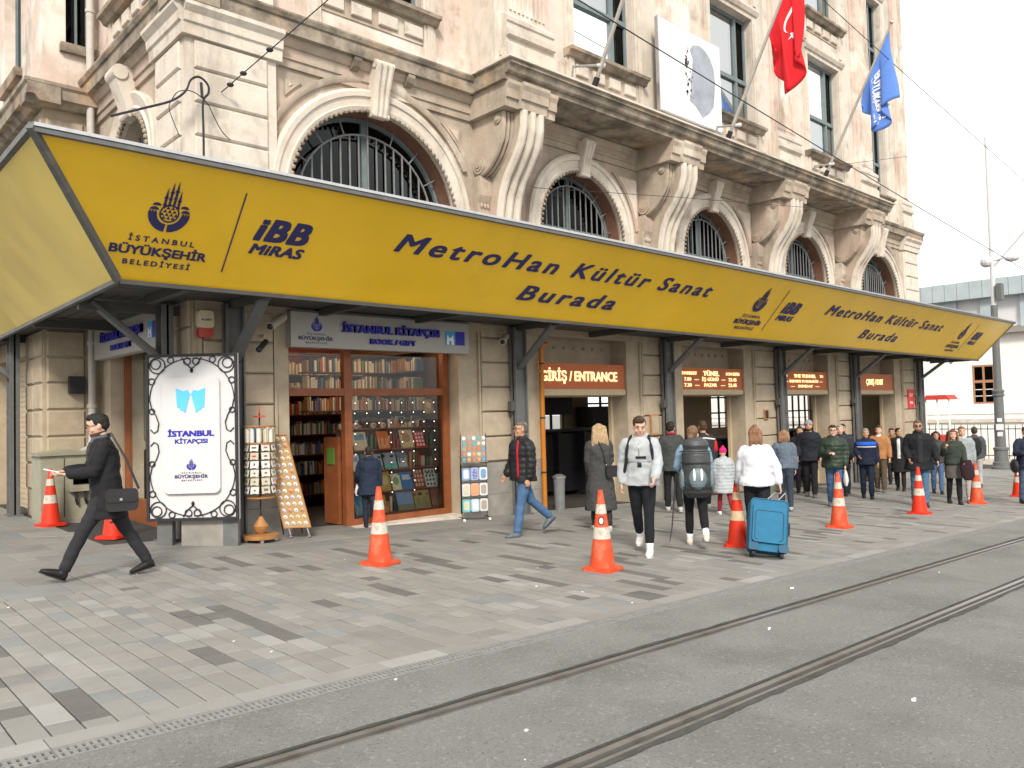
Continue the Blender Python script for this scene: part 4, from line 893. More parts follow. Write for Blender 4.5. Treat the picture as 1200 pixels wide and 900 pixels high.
bookcol = dict(cream=(0.55, 0.47, 0.30), orange=(0.55, 0.16, 0.04), tan=(0.50, 0.40, 0.22), redp=(0.60, 0.06, 0.05), slate=(0.10, 0.16, 0.20), teal=(0.10, 0.42, 0.34), grey=(0.28, 0.33, 0.36), brown=(0.42, 0.33, 0.25), ochre=(0.42, 0.30, 0.08), pale=(0.60, 0.60, 0.42), blue=(0.04, 0.16, 0.42), rust=(0.30, 0.08, 0.04), white=(0.70, 0.74, 0.70), sky=(0.18, 0.30, 0.50), cyan=(0.06, 0.30, 0.42))
def book(x0, z1, x1, z0, y, c, c2, label, style=0):
    w = x1 - x0; h = z1 - z0; t = thing('display_book', label, 'book', ((x0 + x1) / 2, y, z0))
    L = lambda u, v, d: (x0 + u * w, y + 0.10 * v - d, z0 + v * h)
    b = B(); quad = lambda u0, u1, v0, v1, d0, d1: hexa(b, [L(u0, v0, d0), L(u1, v0, d0), L(u1, v0, d1), L(u0, v0, d1), L(u0, v1, d0), L(u1, v1, d0), L(u1, v1, d1), L(u0, v1, d1)])
    quad(0, 1, 0, 1, -0.02, 0.0); obj('cover', b, plain('cover_%d' % len(bpy.data.materials), bookcol[c]), t)
    m2 = plain('cover_print_%d' % len(bpy.data.materials), c2); b = B()
    if style == 0: quad(0.15, 0.85, 0.55, 0.85, 0.001, 0.004)
    elif style == 1:
        for i in range(3):
            for j in range(4): quad(0.1 + 0.3 * i, 0.28 + 0.3 * i, 0.08 + 0.23 * j, 0.22 + 0.23 * j, 0.001, 0.004)
    elif style == 2: quad(0.0, 1.0, 0.0, 0.32, 0.001, 0.004)
    elif style == 3:
        for k in range(7): quad(0.04 + 0.13 * k, 0.12 + 0.13 * k, 0.05, 0.25 + 0.4 * abs(math.sin(k * 2.1 + x0 * 9)), 0.001, 0.004)
    elif style == 4:
        prism(b, [(0.5 + 0.3 * math.cos(a * PI / 6), 0.55 + 0.25 * math.sin(a * PI / 6)) for a in range(12)], lambda u, v, d: L(u, v, d), 0.001, 0.004)
    obj('cover_print', b, m2, t)
Y3, Y2, Y1, Y0 = 11.86, 11.78, 11.70, 11.62
book(7.31, 1.36, 7.58, 1.052, Y3, 'cream', (0.10, 0.30, 0.45), 'cream book with a blue label, left end of the top display shelf')
book(7.80, 1.36, 8.04, 1.052, Y3, 'orange', (0.65, 0.35, 0.2), 'orange-red book on the top display shelf', 3)
book(8.28, 1.37, 8.56, 1.052, Y3, 'tan', (0.3, 0.2, 0.1), 'tan book with a round print on the top display shelf', 4)
book(8.60, 1.33, 8.82, 1.052, Y3, 'redp', (0.75, 0.7, 0.65), 'red and white patterned book, right end of the top display shelf', 1)
book(7.20, 0.98, 7.38, 0.702, Y2, 'white', (0.3, 0.4, 0.5), 'small white card at the left of the second display shelf')
book(7.42, 0.98, 7.65, 0.702, Y2, 'slate', (0.35, 0.45, 0.50), 'slate blue city photo book on the second display shelf', 3)
book(7.68, 0.97, 7.84, 0.702, Y2, 'grey', (0.1, 0.12, 0.14), 'narrow grey book on the second display shelf', 3)
book(7.87, 0.98, 8.13, 0.702, Y2, 'grey', bookcol['teal'], 'grey book with a teal band on the second display shelf', 2)
book(8.16, 0.98, 8.36, 0.702, Y2, 'slate', (0.5, 0.5, 0.48), 'dark skyline book, right end of the second display shelf', 3)
book(7.45, 0.63, 7.69, 0.332, Y1, 'brown', (0.62, 0.58, 0.5), 'brown and white book at the left of the third display shelf')
book(7.71, 0.66, 7.94, 0.332, Y1, 'ochre', (0.55, 0.45, 0.2), 'ochre book standing behind its neighbour on the third display shelf', 4)
book(7.96, 0.61, 8.15, 0.332, Y1 - 0.02, 'pale', (0.2, 0.35, 0.1), 'pale yellow-green book with a green disc on the third display shelf', 4)
book(8.17, 0.62, 8.41, 0.332, Y1, 'blue', (0.5, 0.55, 0.62), 'bright blue book on the third display shelf', 0)
book(8.44, 0.67, 8.66, 0.332, Y1, 'rust', (0.65, 0.5, 0.35), 'rust book with a cream dotted pattern on the third display shelf', 1)
book(8.69, 0.65, 8.93, 0.332, Y1, 'white', (0.08, 0.14, 0.16), 'white book with dark dots, right end of the third display shelf', 1)
book(7.17, 0.30, 7.43, -0.028, Y0, 'cyan', (0.3, 0.45, 0.5), 'cyan photo book, left end of the bottom display shelf', 3)
book(7.55, 0.27, 7.80, -0.028, Y0, 'ochre', (0.5, 0.2, 0.08), 'ochre book behind the cone on the bottom display shelf', 3)
book(8.03, 0.29, 8.37, -0.028, Y0, 'sky', (0.20, 0.22, 0.12), 'wide blue-sky landscape book on the bottom display shelf', 2)
book(8.39, 0.29, 8.73, -0.028, Y0, 'ochre', (0.2, 0.28, 0.18), 'wide mottled gold book on the bottom display shelf', 3)
book(8.76, 0.30, 9.05, -0.028, Y0, 'rust', (0.35, 0.22, 0.14), 'wide dark red book, right end of the bottom display shelf', 3)
book(8.86, 1.92, 9.07, 1.66, 11.9, 'ochre', (0.7, 0.66, 0.55), 'small gold framed picture hanging high at the right of the shop window', 4)
mug_m = plain('cream_mug', (0.68, 0.60, 0.48), 0.3)
for i, (x, lb) in enumerate(((7.12, 'cream mug at the left end of the top ledge in the shop window'), (7.40, 'cream saucer cup on the top ledge, second from the left'), (7.75, 'patterned cream mug with handle, left of the middle pair'), (7.95, 'patterned cream mug with handle, right of the middle pair'), (8.55, 'small white cup on the right of the top ledge'))):
    t = thing('mug', lb, 'mug', (x, 11.97, 1.42)); part('cup', mug_m, t, lambda b: lathe(b, [(0.035, 1.421), (0.045, 1.45), (0.046, 1.51), (0.04, 1.51), (0.038, 1.43)], (x, 11.97, 0), 14), smooth=True)
    part('handle', mug_m, t, lambda b: tube(b, [(x + 0.045 + 0.025 * math.sin(a * PI / 6), 11.97, 1.467 + 0.028 * math.cos(a * PI / 6)) for a in range(7)], 0.006, 5)); part('print', plain('mug_print', (0.35, 0.12, 0.06)), t, lambda b: box(b, x - 0.015, x + 0.015, 11.918, 11.928, 1.445, 1.49))
# hanging light strings
bulb = bpy.data.materials.new('tiny_bulb'); bulb.use_nodes = True; q_ = bulb.node_tree.nodes['Principled BSDF']; q_.inputs['Emission Color'].default_value = (1, 0.93, 0.8, 1); q_.inputs['Emission Strength'].default_value = 2
ORD = ('first', 'second', 'third', 'fourth', 'fifth', 'sixth', 'seventh', 'eighth')
LSL = [o_ + ' string of tiny bulbs from the left in the big shop window' for o_ in ORD]
for i in range(8):
    x = 7.12 + 0.235 * i; t = thing('light_string', LSL[i], 'light string', (x, 11.52, 1.95), group='light strings in the shop window')
    zb = (0.9, 1.5, 1.45, 0.2, 0.8, 0.3, 1.3, 0.6)[i]
    part('wire', iron, t, lambda b: tube(b, [(x, 11.52, 1.96), (x, 11.52, zb)], 0.002, 4))
    def bulbs(b):
        z = 1.85
        while z > zb: ell(b, (x + rb.uniform(-.01, .01), 11.52, z), (0.009, 0.009, 0.009), n=5, m=4); z -= 0.17
    tag(part('bulb', bulb, t, bulbs), kind='stuff')
# ---- the side street shop window
sw = thing('side_shop_window', 'side street shop window with warm wooden interior, left of the white sign', 'shop front', fs(2.3, -0.3, 0))
for a, b_ in ((0.95, 1.05), (2.3, 2.38), (3.6, 3.7)): part('post', wood_red, sw, lambda b: fb(b, fs, a, b_, -0.32, -0.22, -0.2, 3.1))
part('bottom_rail', wood_red, sw, lambda b: fb(b, fs, 1.05, 3.6, -0.31, -0.23, -0.1, 0.35))
part('pane', glass_clear, sw, lambda b: b.faces.new([b.verts.new(fs(*p)) for p in ((1.05, -0.27, 0.35), (3.6, -0.27, 0.35), (3.6, -0.27, 3.1), (1.05, -0.27, 3.1))]))
warm = M('warm_display_back', (0.42, 0.22, 0.08), 0.7, 0.25, 3, 0)
part('display_back', warm, sw, lambda b: fb(b, fs, 1.0, 3.7, -0.85, -0.8, -0.2, 3.1))
part('ledge', wood_red, sw, lambda b: fb(b, fs, 1.0, 3.7, -0.8, -0.33, 0.1, 0.35))
part('price_board', white_p, sw, lambda b: obox(b, fs(1.35, -0.20, 2.35), (0, 0.22, 0.05), (0.01, 0, 0), (0, -0.03, 0.2)))
for k in range(5):
    u = 1.4 + 0.4 * k; t = thing('light_string', ORD[4 - k] + ' string of tiny bulbs from the left in the side street window', 'light string', fs(u, -0.36, 2.9), group='light strings in the side window')
    part('wire', iron, t, lambda b: tube(b, [fs(u, -0.36, 3.0), fs(u, -0.36, 1.2)], 0.002, 4))
    tag(part('bulb', bulb, t, lambda b: [ell(b, fs(u, -0.36, 2.8 - 0.2 * j), (0.012,) * 3, n=5, m=4) for j in range(8)]), kind='stuff')
# ================================================================ street objects
# ---- large white shop sign across the corner
A0 = Vector((3.56, 11.38, 0)) + Vector((0.7335, -0.679, 0)) * 0.235; dirs = Vector((0.7335, -0.679, 0)).normalized(); nrm = Vector((-0.679, -0.7335, 0)).normalized()
ws = thing('white_pavement_sign', 'tall white ISTANBUL KITAPCISI sign with black scrollwork between two posts', 'sign', A0 + dirs * 0.6)
SW_, SZ0, SZ1 = 1.22, 0.30, 2.52
def wf(u, v, d): return A0 + dirs * u + nrm * d + Vector((0, 0, v))
def wbox(b, u0, u1, v0, v1, d0, d1): hexa(b, [wf(u0, v0, d0), wf(u1, v0, d0), wf(u1, v0, d1), wf(u0, v0, d1), wf(u0, v1, d0), wf(u1, v1, d0), wf(u1, v1, d1), wf(u0, v1, d1)])
part('back_panel', board_white, ws, lambda b: wbox(b, 0, SW_, SZ0, SZ1, 0.0, 0.05))
for a in ((0, .035, SZ0, SZ1), (SW_ - .035, SW_, SZ0, SZ1)): part('frame', iron, ws, lambda b: wbox(b, *a, 0.0505, 0.08))
for a in ((.035, SW_ - .035, SZ0, SZ0 + .035), (.035, SW_ - .035, SZ1 - .035, SZ1)): part('frame', iron, ws, lambda b: wbox(b, *a, 0.0505, 0.08))
part('raised_panel', board_white, ws, lambda b: prism(b, rrect(0.23, 0.99, 0.66, 2.20, 0.08), wf, 0.051, 0.10))
def wire(b, pts, r=0.008): tube(b, [wf(u, v, 0.064) for u, v in pts], r, 5)
def circ(cx, cy, r, a0=0, a1=2 * PI, n=18): return [(cx + r * math.cos(a0 + (a1 - a0) * i / n), cy + r * math.sin(a0 + (a1 - a0) * i / n)) for i in range(n + 1)]
mxx = lambda p, sx, sy: [((SW_ - u) if sx else u, (SZ0 + SZ1 - v) if sy else v) for u, v in p]
for sx in (0, 1):
    for sy in (0, 1):
        def scr(b):
            wire(b, mxx(circ(0.15, SZ1 - 0.15, 0.105), sx, sy)); wire(b, mxx(circ(0.13, SZ1 - 0.13, 0.065), sx, sy)); wire(b, mxx(circ(0.33, SZ1 - 0.08, 0.04), sx, sy)); wire(b, mxx(circ(0.075, SZ1 - 0.36, 0.04), sx, sy))
            wire(b, mxx([(0.045 + (0.55) * (1 - math.cos(t)), SZ1 - 0.62 + 0.56 * math.sin(t)) for t in [PI / 2 * i / 14 for i in range(15)]], sx, sy), 0.007)
            wire(b, mxx([(0.05, SZ1 - 0.62), (0.07, SZ1 - 0.72), (0.13, SZ1 - 0.82), (0.165, SZ1 - 0.92), (0.15, SZ1 - 1.02), (0.10, SZ1 - 1.05), (0.055, SZ1 - 1.0)], sx, sy)); wire(b, mxx(circ(0.075, SZ1 - 0.76, 0.035), sx, sy))
            wire(b, mxx(circ(SW_ / 2 - 0.06, SZ1 - 0.10, 0.045), sx, sy)); wire(b, mxx([(SW_ / 2, SZ1 - 0.2), (SW_ / 2 - 0.08, SZ1 - 0.13), (SW_ / 2 - 0.13, SZ1 - 0.05)], sx, sy))
            b_ = mxx([(SW_ / 2, SZ1 - 0.22)], sx, sy)[0]; ell(b, wf(b_[0], b_[1], 0.064), (0.02, 0.02, 0.035), n=6, m=5)
        part('scrollwork', iron, ws, scr)
wfp = lambda u, v, d: wf(u, v, 0.10 + d)
def bookp(s):
    def f(b): prism(b, [(0.61 + s * 0.006, 1.98), (0.61 + s * 0.04, 2.035), (0.61 + s * 0.10, 2.02), (0.61 + s * 0.195, 2.06), (0.61 + s * 0.18, 1.80), (0.61 + s * 0.145, 1.80), (0.61 + s * 0.14, 1.765), (0.61 + s * 0.10, 1.765), (0.61 + s * 0.095, 1.74), (0.61 + s * 0.07, 1.735), (0.61 + s * 0.045, 1.84)][::int(s)], wfp, 0.001, 0.008)
    return f
for s in (-1, 1): part('book_mark', cyan_l, ws, bookp(s))
text('İSTANBUL', wfp, 0.30, 1.42, 0.92, 0.07, navy_blue, ws, bold=0.05)
text('KİTAPÇISI', wfp, 0.395, 1.325, 0.83, 0.055, navy_blue, ws, bold=0.035)
emblem(wfp, 0.61, 0.97, 0.13, 0.15, navy_blue, ws)
text('İSTANBUL', wfp, 0.48, 0.925, 0.75, 0.018, navy, ws, space=1.4); text('BÜYÜKŞEHİR', wfp, 0.39, 0.865, 0.83, 0.04, navy, ws, bold=0.03); text('BELEDİYESİ', wfp, 0.48, 0.825, 0.75, 0.018, navy, ws, space=1.3)
part('base', stone_grey, ws, lambda b: wbox(b, 0.42, 1.0, -0.2, 0.33, -0.35, -0.02))
for a in (0.10, 0.98): part('support', post_grey, ws, lambda b: wbox(b, a, a + 0.2, -0.15, 0.35, -0.10, -0.01))
# ---- cones
cone_r = M('red_orange_plastic', (0.60, 0.03, 0.008), 0.5, 0.06, 6, 0.05, stain=[((0.45, 0.09, 0.04), 9, 0.6, 0.75, 0.35)])
cone_o = M('faded_orange_plastic', (0.60, 0.065, 0.018), 0.6, 0.10, 6, 0.1, stain=[((0.42, 0.17, 0.10), 7, 0.48, 0.64, 0.6), ((0.10, 0.05, 0.04), 18, 0.62, 0.72, 0.5)])
band_m = M('scuffed_reflective_band', (0.50, 0.47, 0.41), 0.5, 0.12, 14, 0.05, stain=[((0.28, 0.17, 0.10), 14, 0.5, 0.62, 0.65)])
band_b = M('beige_worn_band', (0.55, 0.42, 0.26), 0.6, 0.2, 14, 0.05)
def cone_mesh(mat, bm_mat, h=0.9, worn=0):
    w = B(); n = 4; s = 0.185
    prism(w, rrect(-s, s, -s, s, 0.05, 4), lambda u, v, d: Vector((u, v, d)), 0.0, 0.028); prism(w, rrect(-s * .94, s * .94, -s * .94, s * .94, 0.05, 4), lambda u, v, d: Vector((u, v, d)), 0.0281, 0.042)
    R = lambda z: 0.145 - (0.145 - 0.027) * (z - 0.04) / (h - 0.04)
    z = 0.04; prof = [(R(z), z)]
    for q in (0.25, 0.5, 0.75, 1.0): zz = 0.04 + (h - 0.04) * q; prof.append((R(zz), zz))
    prof += [(0.02, h + 0.004), (0.012, h + 0.004)]
    lathe(w, prof, n=28); body = mesh('cone_body', w, mat, True)
    bs = []
    for z0, z1 in ((0.36, 0.49), (0.64, 0.745)):
        b = B(); lathe(b, [(R(z0) + 0.0025, z0), (R(z1) + 0.0025, z1), (R(z1) - 0.01, z1), (R(z0) - 0.01, z0)], n=28, cap=False); bs.append(mesh('band', b, bm_mat, True))
    return body, bs
cr = cone_mesh(cone_r, band_m); co = cone_mesh(cone_o, band_m); cb = cone_mesh(cone_r, band_b)
cones = [(5.25, 8.01, co, 'faded orange traffic cone in front of the bookshop window, with scuffed bands', 0.3),
 (6.94, 6.05, co, 'faded orange traffic cone with an oval emblem, nearest the hooded man', 0.2),
 (9.79, 6.06, cb, 'red traffic cone with worn beige bands beside the blue suitcase', 0.5),
 (12.99, 6.13, co, 'orange traffic cone in front of the man in the green jacket', 0.1),
 (16.37, 6.12, cr, 'bright red traffic cone with clean white bands before the man in sunglasses', 0.0),
 (19.72, 6.15, co, 'faded orange traffic cone beside the long-haired girl with the skirt', 0.4),
 (22.67, 6.12, cr, 'traffic cone with a dark badge at the far right edge', 0.2),
 (3.28, 14.38, cr, 'red and white traffic cone in front of the green cabinet', 0.3),
 (3.61, 12.33, cr, 'red traffic cone with black print seen between the walking man\'s legs', 0.6)]
for i, (x, y, me, lb, r) in enumerate(cones):
    t = thing('traffic_cone', lb, 'traffic cone', (x, y, gz(x, y)), 0, 'traffic cones on the pavement'); t.rotation_euler = (0, 0, r)
    link_mesh('cone_body', me[0], t)
    for b in me[1]: link_mesh('band', b, t)
    f = lambda u, v, d: Vector((u, -(0.145 - 0.137 * (v - 0.04)) - d, v))
    if i in (1, 6):
        yaw = math.atan2(-y, -x) + PI / 2 - r
        b = B(); c_, s_ = math.cos(yaw), math.sin(yaw)
        for rr, d0, m_ in ((0.035, 0.006, iron), (0.024, 0.012, board_white)):
            b = B(); prism(b, [(rr * math.cos(a * PI / 8), 0.565 + 1.5 * rr * math.sin(a * PI / 8)) for a in range(16)], lambda u, v, d: Vector((u * c_ + (0.073 + d) * s_, u * s_ - (0.073 + d) * c_, v)), 0, d0); obj('oval_badge', b, m_, t, world=False)
    if i == 8:
        yaw = math.atan2(-y, -x) + PI / 2 - r; c_, s_ = math.cos(yaw), math.sin(yaw)
        for k in range(3):
            b = B(); z = 0.22 + k * 0.06; prism(b, [(-0.05, z), (0.05, z), (0.05, z + 0.025), (-0.05, z + 0.025)], lambda u, v, d: Vector((u * c_ + (0.122 - 0.12 * (v - .2) + d) * s_, u * s_ - (0.122 - 0.12 * (v - .2) + d) * c_, v)), 0, 0.006); obj('black_print', b, iron, t, world=False)
# ---- green electrical cabinet
cab_m = M('grey_green_cabinet', (0.28, 0.27, 0.20), 0.6, 0.1, 4, 0.1, stain=[((0.16, 0.14, 0.1), 3, 0.55, 0.7, 0.5)])
cb_t = thing('utility_cabinet', 'grey-green steel utility cabinet behind the walking man', 'cabinet', (3.62, 15.2, gz(3.6, 15)))
g = gz(3.6, 15)
part('body', cab_m, cb_t, lambda b: box(b, 3.22, 4.02, 14.72, 15.34, g + 0.04, g + 1.10)); part('lid', cab_m, cb_t, lambda b: (box(b, 3.17, 4.07, 14.67, 15.38, g + 1.101, g + 1.13), prism(b, [(3.17, g + 1.131), (4.07, g + 1.131), (3.62, g + 1.19)], lambda u, v, d: Vector((u, d, v)), 14.67, 15.38)))
part('base', stone_grey, cb_t, lambda b: box(b, 3.18, 4.06, 14.68, 15.37, g - 0.1, g + 0.039))
mb = part('meter_box', cab_m, cb_t, lambda b: box(b, 3.62, 4.0, 14.60, 14.718, g + 0.50, g + 0.97)); part('meter_window', glass_dark, mb, lambda b: box(b, 3.66, 3.96, 14.585, 14.598, g + 0.62, g + 0.93))
part('door_seam', iron, cb_t, lambda b: box(b, 3.555, 3.565, 14.714, 14.719, g + 0.08, g + 1.05))
for x in (3.72, 3.86): part('plug', iron, cb_t, lambda b: tube(b, [(x, 14.66, g + 0.5), (x, 14.66, g + 0.36), (x + 0.03, 14.68, g + 0.28)], 0.022, 7))
# ---- drain pipe in the corner
dp = thing('drain_pipe', 'pale drainpipe in the corner of the side wing', 'pipe', (4.12, 15.2, 0.9)); pp_m = M('pale_pipe_paint', (0.45, 0.43, 0.39), 0.6, 0.1, 4, 0.1, stain=[((0.2, 0.18, 0.15), 4, 0.55, 0.7, 0.5)])
part('pipe', pp_m, dp, lambda b: tube(b, [(4.12, 15.2, 17), (4.12, 15.2, 1.35), (4.05, 15.1, 1.2), (3.9, 15.0, 1.14)], 0.065, 10), smooth=True)
for z in (1.9, 3.0, 8.9, 10.3): part('clamp', pp_m, dp, lambda b: lathe(b, [(0.066, z), (0.08, z), (0.08, z + 0.06), (0.066, z + 0.06)], (4.12, 15.2, 0), 12))
part('conduit_box', iron, dp, lambda b: box(b, 3.78, 4.02, 15.22, 15.36, 2.15, 2.45))
# ---- yellow-orange gas pipe, bin
op = thing('gas_pipe', 'upright orange-yellow pipe at the left side of the entrance door', 'pipe', (10.97, 10.98, -0.35)); or_m = M('ochre_pipe_paint', (0.42, 0.15, 0.015), 0.45, 0.08, 5, 0.03)
part('pipe', or_m, op, lambda b: tube(b, [(10.97, 10.98, -0.4), (10.97, 10.98, 2.85), (11.00, 10.95, 2.93), (11.10, 10.93, 2.95)], 0.048, 12), smooth=True)
for z in (0.45, 1.5, 2.55): part('clamp', iron, op, lambda b: lathe(b, [(0.049, z), (0.056, z), (0.056, z + 0.03), (0.049, z + 0.03)], (10.97, 10.98, 0), 12))
part('lever', or_m, op, lambda b: tube(b, [(10.97, 10.98, 2.4), (10.84, 10.92, 2.4), (10.82, 10.92, 2.65)], 0.018, 6))
bn = thing('litter_bin', 'small dark grey litter bin just inside the entrance beside the orange pipe', 'bin', (11.42, 11.05, gz(11.42, 11.05)))
g2 = gz(11.42, 11.05); part('body', iron_grey, bn, lambda b: lathe(b, [(0.10, g2), (0.11, g2 + 0.5), (0.12, g2 + 0.62)], (11.42, 11.02, 0), 16)); part('lid', alu, bn, lambda b: lathe(b, [(0.13, g2 + 0.621), (0.135, g2 + 0.66), (0.06, g2 + 0.70)], (11.42, 11.02, 0), 16))
# ---- siren, cameras, panels, plaque
si = thing('alarm_siren', 'cream alarm siren box with a red lens on the corner pier', 'siren', (4.45, 10.97, 2.8)); cream = plain('cream_plastic', (0.55, 0.47, 0.33))
part('housing', cream, si, lambda b: prism(b, rrect(4.30, 4.52, 2.90, 3.14, 0.05), lambda u, v, d: fr(u, d, v), 0.08, 0.18)); part('lens', plain('red_lens', (0.40, 0.03, 0.02), 0.3), si, lambda b: prism(b, rrect(4.31, 4.51, 2.77, 2.899, 0.04), lambda u, v, d: fr(u, d, v), 0.08, 0.17)); text('ALARM', lambda u, v, d: fr(u, 0.18 + d, v), 4.34, 3.0, 4.48, 0.03, navy, si)
cam_m = plain('camera_shell', (0.42, 0.38, 0.30), 0.45)
for x, lb, dx in ((5.55, 'cream security camera on the wall left of the shop sign', -0.32), (9.95, 'pale security camera under the canopy right of the shop sign', -0.30), (5.25, 'small dark security camera beside the post right of the siren', -0.22)):
    z = 3.02 if x != 5.25 else 2.72; t = thing('security_camera', lb, 'camera', (x, 10.95, z))
    part('body', cam_m if x != 5.25 else iron, t, lambda b: tube(b, [(x, 10.9, z + 0.10), (x + dx, 10.68, z - 0.08)] if x == 5.55 else [(x, 10.86, z + 0.02), (x + dx, 10.62, z - 0.12)], 0.062 if x != 5.25 else 0.04, 12)); part('bracket', cam_m, t, lambda b: tube(b, [(x, 11.05, z + 0.12), (x, 10.9, z + 0.10)], 0.02, 6))
    part('lens', iron, t, lambda b: ell(b, (x + dx, 10.68 if x == 5.55 else 10.62, z - (0.08 if x == 5.55 else 0.12)), (0.045, 0.045, 0.045)))
for x, z, w, h, lb, m_ in ((14.52, 1.28, 0.30, 0.46, 'framed beige notice box on the pier right of the hooded man', cream), (19.35, 1.42, 0.20, 0.26, 'small black framed plate on the pier left of the third door', iron)):
    t = thing('wall_plate', lb, 'plate', (x, 11.0, z)); part('frame', wood, t, lambda b: fb(b, fr, x - w / 2, x + w / 2, 0.07, 0.12, z - h / 2, z + h / 2)); part('face', stone_low if m_ is cream else m_, t, lambda b: fb(b, fr, x - w / 2 + .03, x + w / 2 - .03, 0.1205, 0.13, z - h / 2 + .03, z + h / 2 - .03))
rp = thing('red_plaque', 'small red plaque on the last pier beneath the canopy', 'plaque', (29.1, 11.0, 1.55)); redm = plain('plaque_red', (0.55, 0.05, 0.04))
part('plate', redm, rp, lambda b: fb(b, fr, 28.85, 29.35, 0.07, 0.11, 1.45, 2.1)); text('İETT', lambda u, v, d: fr(u, 0.11 + d, v), 28.95, 1.85, 29.25, 0.1, white_p, rp); text('TÜNEL', lambda u, v, d: fr(u, 0.11 + d, v), 28.95, 1.6, 29.25, 0.08, white_p, rp)
# ---- revolving postcard stand
stx, sty = 5.02, 10.62; gs = gz(stx, sty)
ps = thing('postcard_stand', 'round revolving postcard stand on a wooden wheeled base', 'postcard stand', (stx, sty, gs))
part('base', wood, ps, lambda b: lathe(b, [(0.24, gs + 0.05), (0.245, gs + 0.10), (0.05, gs + 0.11), (0.09, gs + 0.16), (0.10, gs + 0.22), (0.05, gs + 0.30), (0.03, gs + 0.34), (0.02, gs + 0.35)], (stx, sty, 0), 28), smooth=True)
part('pole', iron, ps, lambda b: tube(b, [(stx, sty, gs + 0.33), (stx, sty, gs + 1.78)], 0.012, 8)); part('finial', redm, ps, lambda b: (tube(b, [(stx, sty, gs + 1.781), (stx, sty, gs + 1.88)], [0.012, 0.006], 6), obox(b, (stx, sty, gs + 1.74), (0.06, 0, 0), (0, 0.06, 0), (0, 0, 0.012))))
part('tray', wood, ps, lambda b: lathe(b, [(0.19, gs + 0.60), (0.2, gs + 0.61), (0.2, gs + 0.625), (0.02, gs + 0.63)], (stx, sty, 0), 24)); part('tray', wood, ps, lambda b: lathe(b, [(0.21, gs + 1.36), (0.21, gs + 1.375)], (stx, sty, 0), 24)); part('top_ring', wood, ps, lambda b: tube(b, [(stx + 0.21 * math.cos(a * PI / 12), sty + 0.21 * math.sin(a * PI / 12), gs + 1.60) for a in range(25)], 0.014, 6))
card_ms = [plain('postcard_%d' % i, c) for i, c in enumerate(((0.62, 0.60, 0.54), (0.55, 0.53, 0.46), (0.48, 0.44, 0.32), (0.66, 0.64, 0.60)))]; ink = plain('postcard_ink', (0.14, 0.12, 0.10)); inkr = plain('postcard_red_ink', (0.5, 0.08, 0.06))
base_a = math.atan2(-sty, -stx)
for row in range(6):
    z = gs + 0.68 + row * 0.117 * 1.0
    for k in range(8):
        a = base_a + 2 * PI * (k + 0.5) / 8; n_ = Vector((math.cos(a), math.sin(a), 0)); t_ = Vector((-n_.y, n_.x, 0)); c_ = Vector((stx, sty, z + 0.045)) + n_ * 0.19
        b = B(); obox(b, c_, t_ * 0.058, n_ * 0.005 + Vector((0, 0, 0)), Vector((0, 0, 0.048)) + n_ * -0.010); cd = obj('postcard', b, rb.choice(card_ms), ps)
        if n_.dot(Vector((-stx, -sty, 0))) > 0:
            b = B(); hh = rb.uniform(0.018, 0.03); obox(b, c_ + n_ * 0.0065 - Vector((0, 0, 0.008)), t_ * rb.uniform(0.012, 0.035), n_ * 0.0012, (0, 0, hh)); obj('card_print', b, inkr if rb.random() < 0.15 else ink, cd)
    part('rack_ring', iron, ps, lambda b: tube(b, [(stx + 0.205 * math.cos(a * PI / 12), sty + 0.205 * math.sin(a * PI / 12), z) for a in range(25)], 0.004, 4))
for k in range(12):
    a = 2 * PI * k / 12; b = B(); c_ = Vector((stx + 0.175 * math.cos(a), sty + 0.175 * math.sin(a), gs + 1.48)); tube(b, [c_ - Vector((0, 0, .1)), c_ + Vector((0, 0, .09)), c_ + Vector((0, 0, .105))], [0.03, 0.03, 0.012], 8); obj('bookmark_bundle', b, rb.choice(card_ms + [spine[3], spine[7]]), ps)
for k in range(4): a = PI / 4 + PI / 2 * k + 0.4; part('castor', alu, ps, lambda b: tube(b, [(stx + 0.2 * math.cos(a), sty + 0.2 * math.sin(a) - 0.012, gs + 0.025), (stx + 0.2 * math.cos(a), sty + 0.2 * math.sin(a) + 0.012, gs + 0.025)], 0.025, 10))
# ---- leaning magnet board
mbx = thing('magnet_board', 'leaning wooden board covered with rows of round magnets', 'display board', (5.6, 10.9, gz(5.6, 10.9)))
g3 = gz(5.6, 10.9); O_ = Vector((5.43, 10.72, g3 + 0.16)); uu_ = Vector((0.80, -0.60, 0)).normalized(); up_ = (Vector((-0.12, 0.08, 1.0)) + uu_ * -0.10).normalized(); nn_ = uu_.cross(up_).normalized()
if nn_.dot(Vector((-5.5, -10.8, 1))) < 0: nn_ = -nn_
bf = lambda u, v, d: O_ + uu_ * u + up_ * v + nn_ * d
def bbox(b, u0, u1, v0, v1, d0, d1): hexa(b, [bf(u0, v0, d0), bf(u1, v0, d0), bf(u1, v0, d1), bf(u0, v0, d1), bf(u0, v1, d0), bf(u1, v1, d0), bf(u1, v1, d1), bf(u0, v1, d1)])
lightwood = M('pale_board_wood', (0.42, 0.27, 0.13), 0.6, 0.12, 6, 0.05)
part('board', lightwood, mbx, lambda b: bbox(b, 0, 0.36, 0, 1.36, 0, 0.015))
part('edge', wood, mbx, lambda b: (bbox(b, -0.012, 0, 0, 1.36, 0, 0.03), bbox(b, 0.36, 0.372, 0, 1.36, 0, 0.03), bbox(b, -0.012, 0.372, 1.3605, 1.372, 0, 0.03), bbox(b, -0.012, 0.372, -0.012, -0.0005, 0, 0.03)))
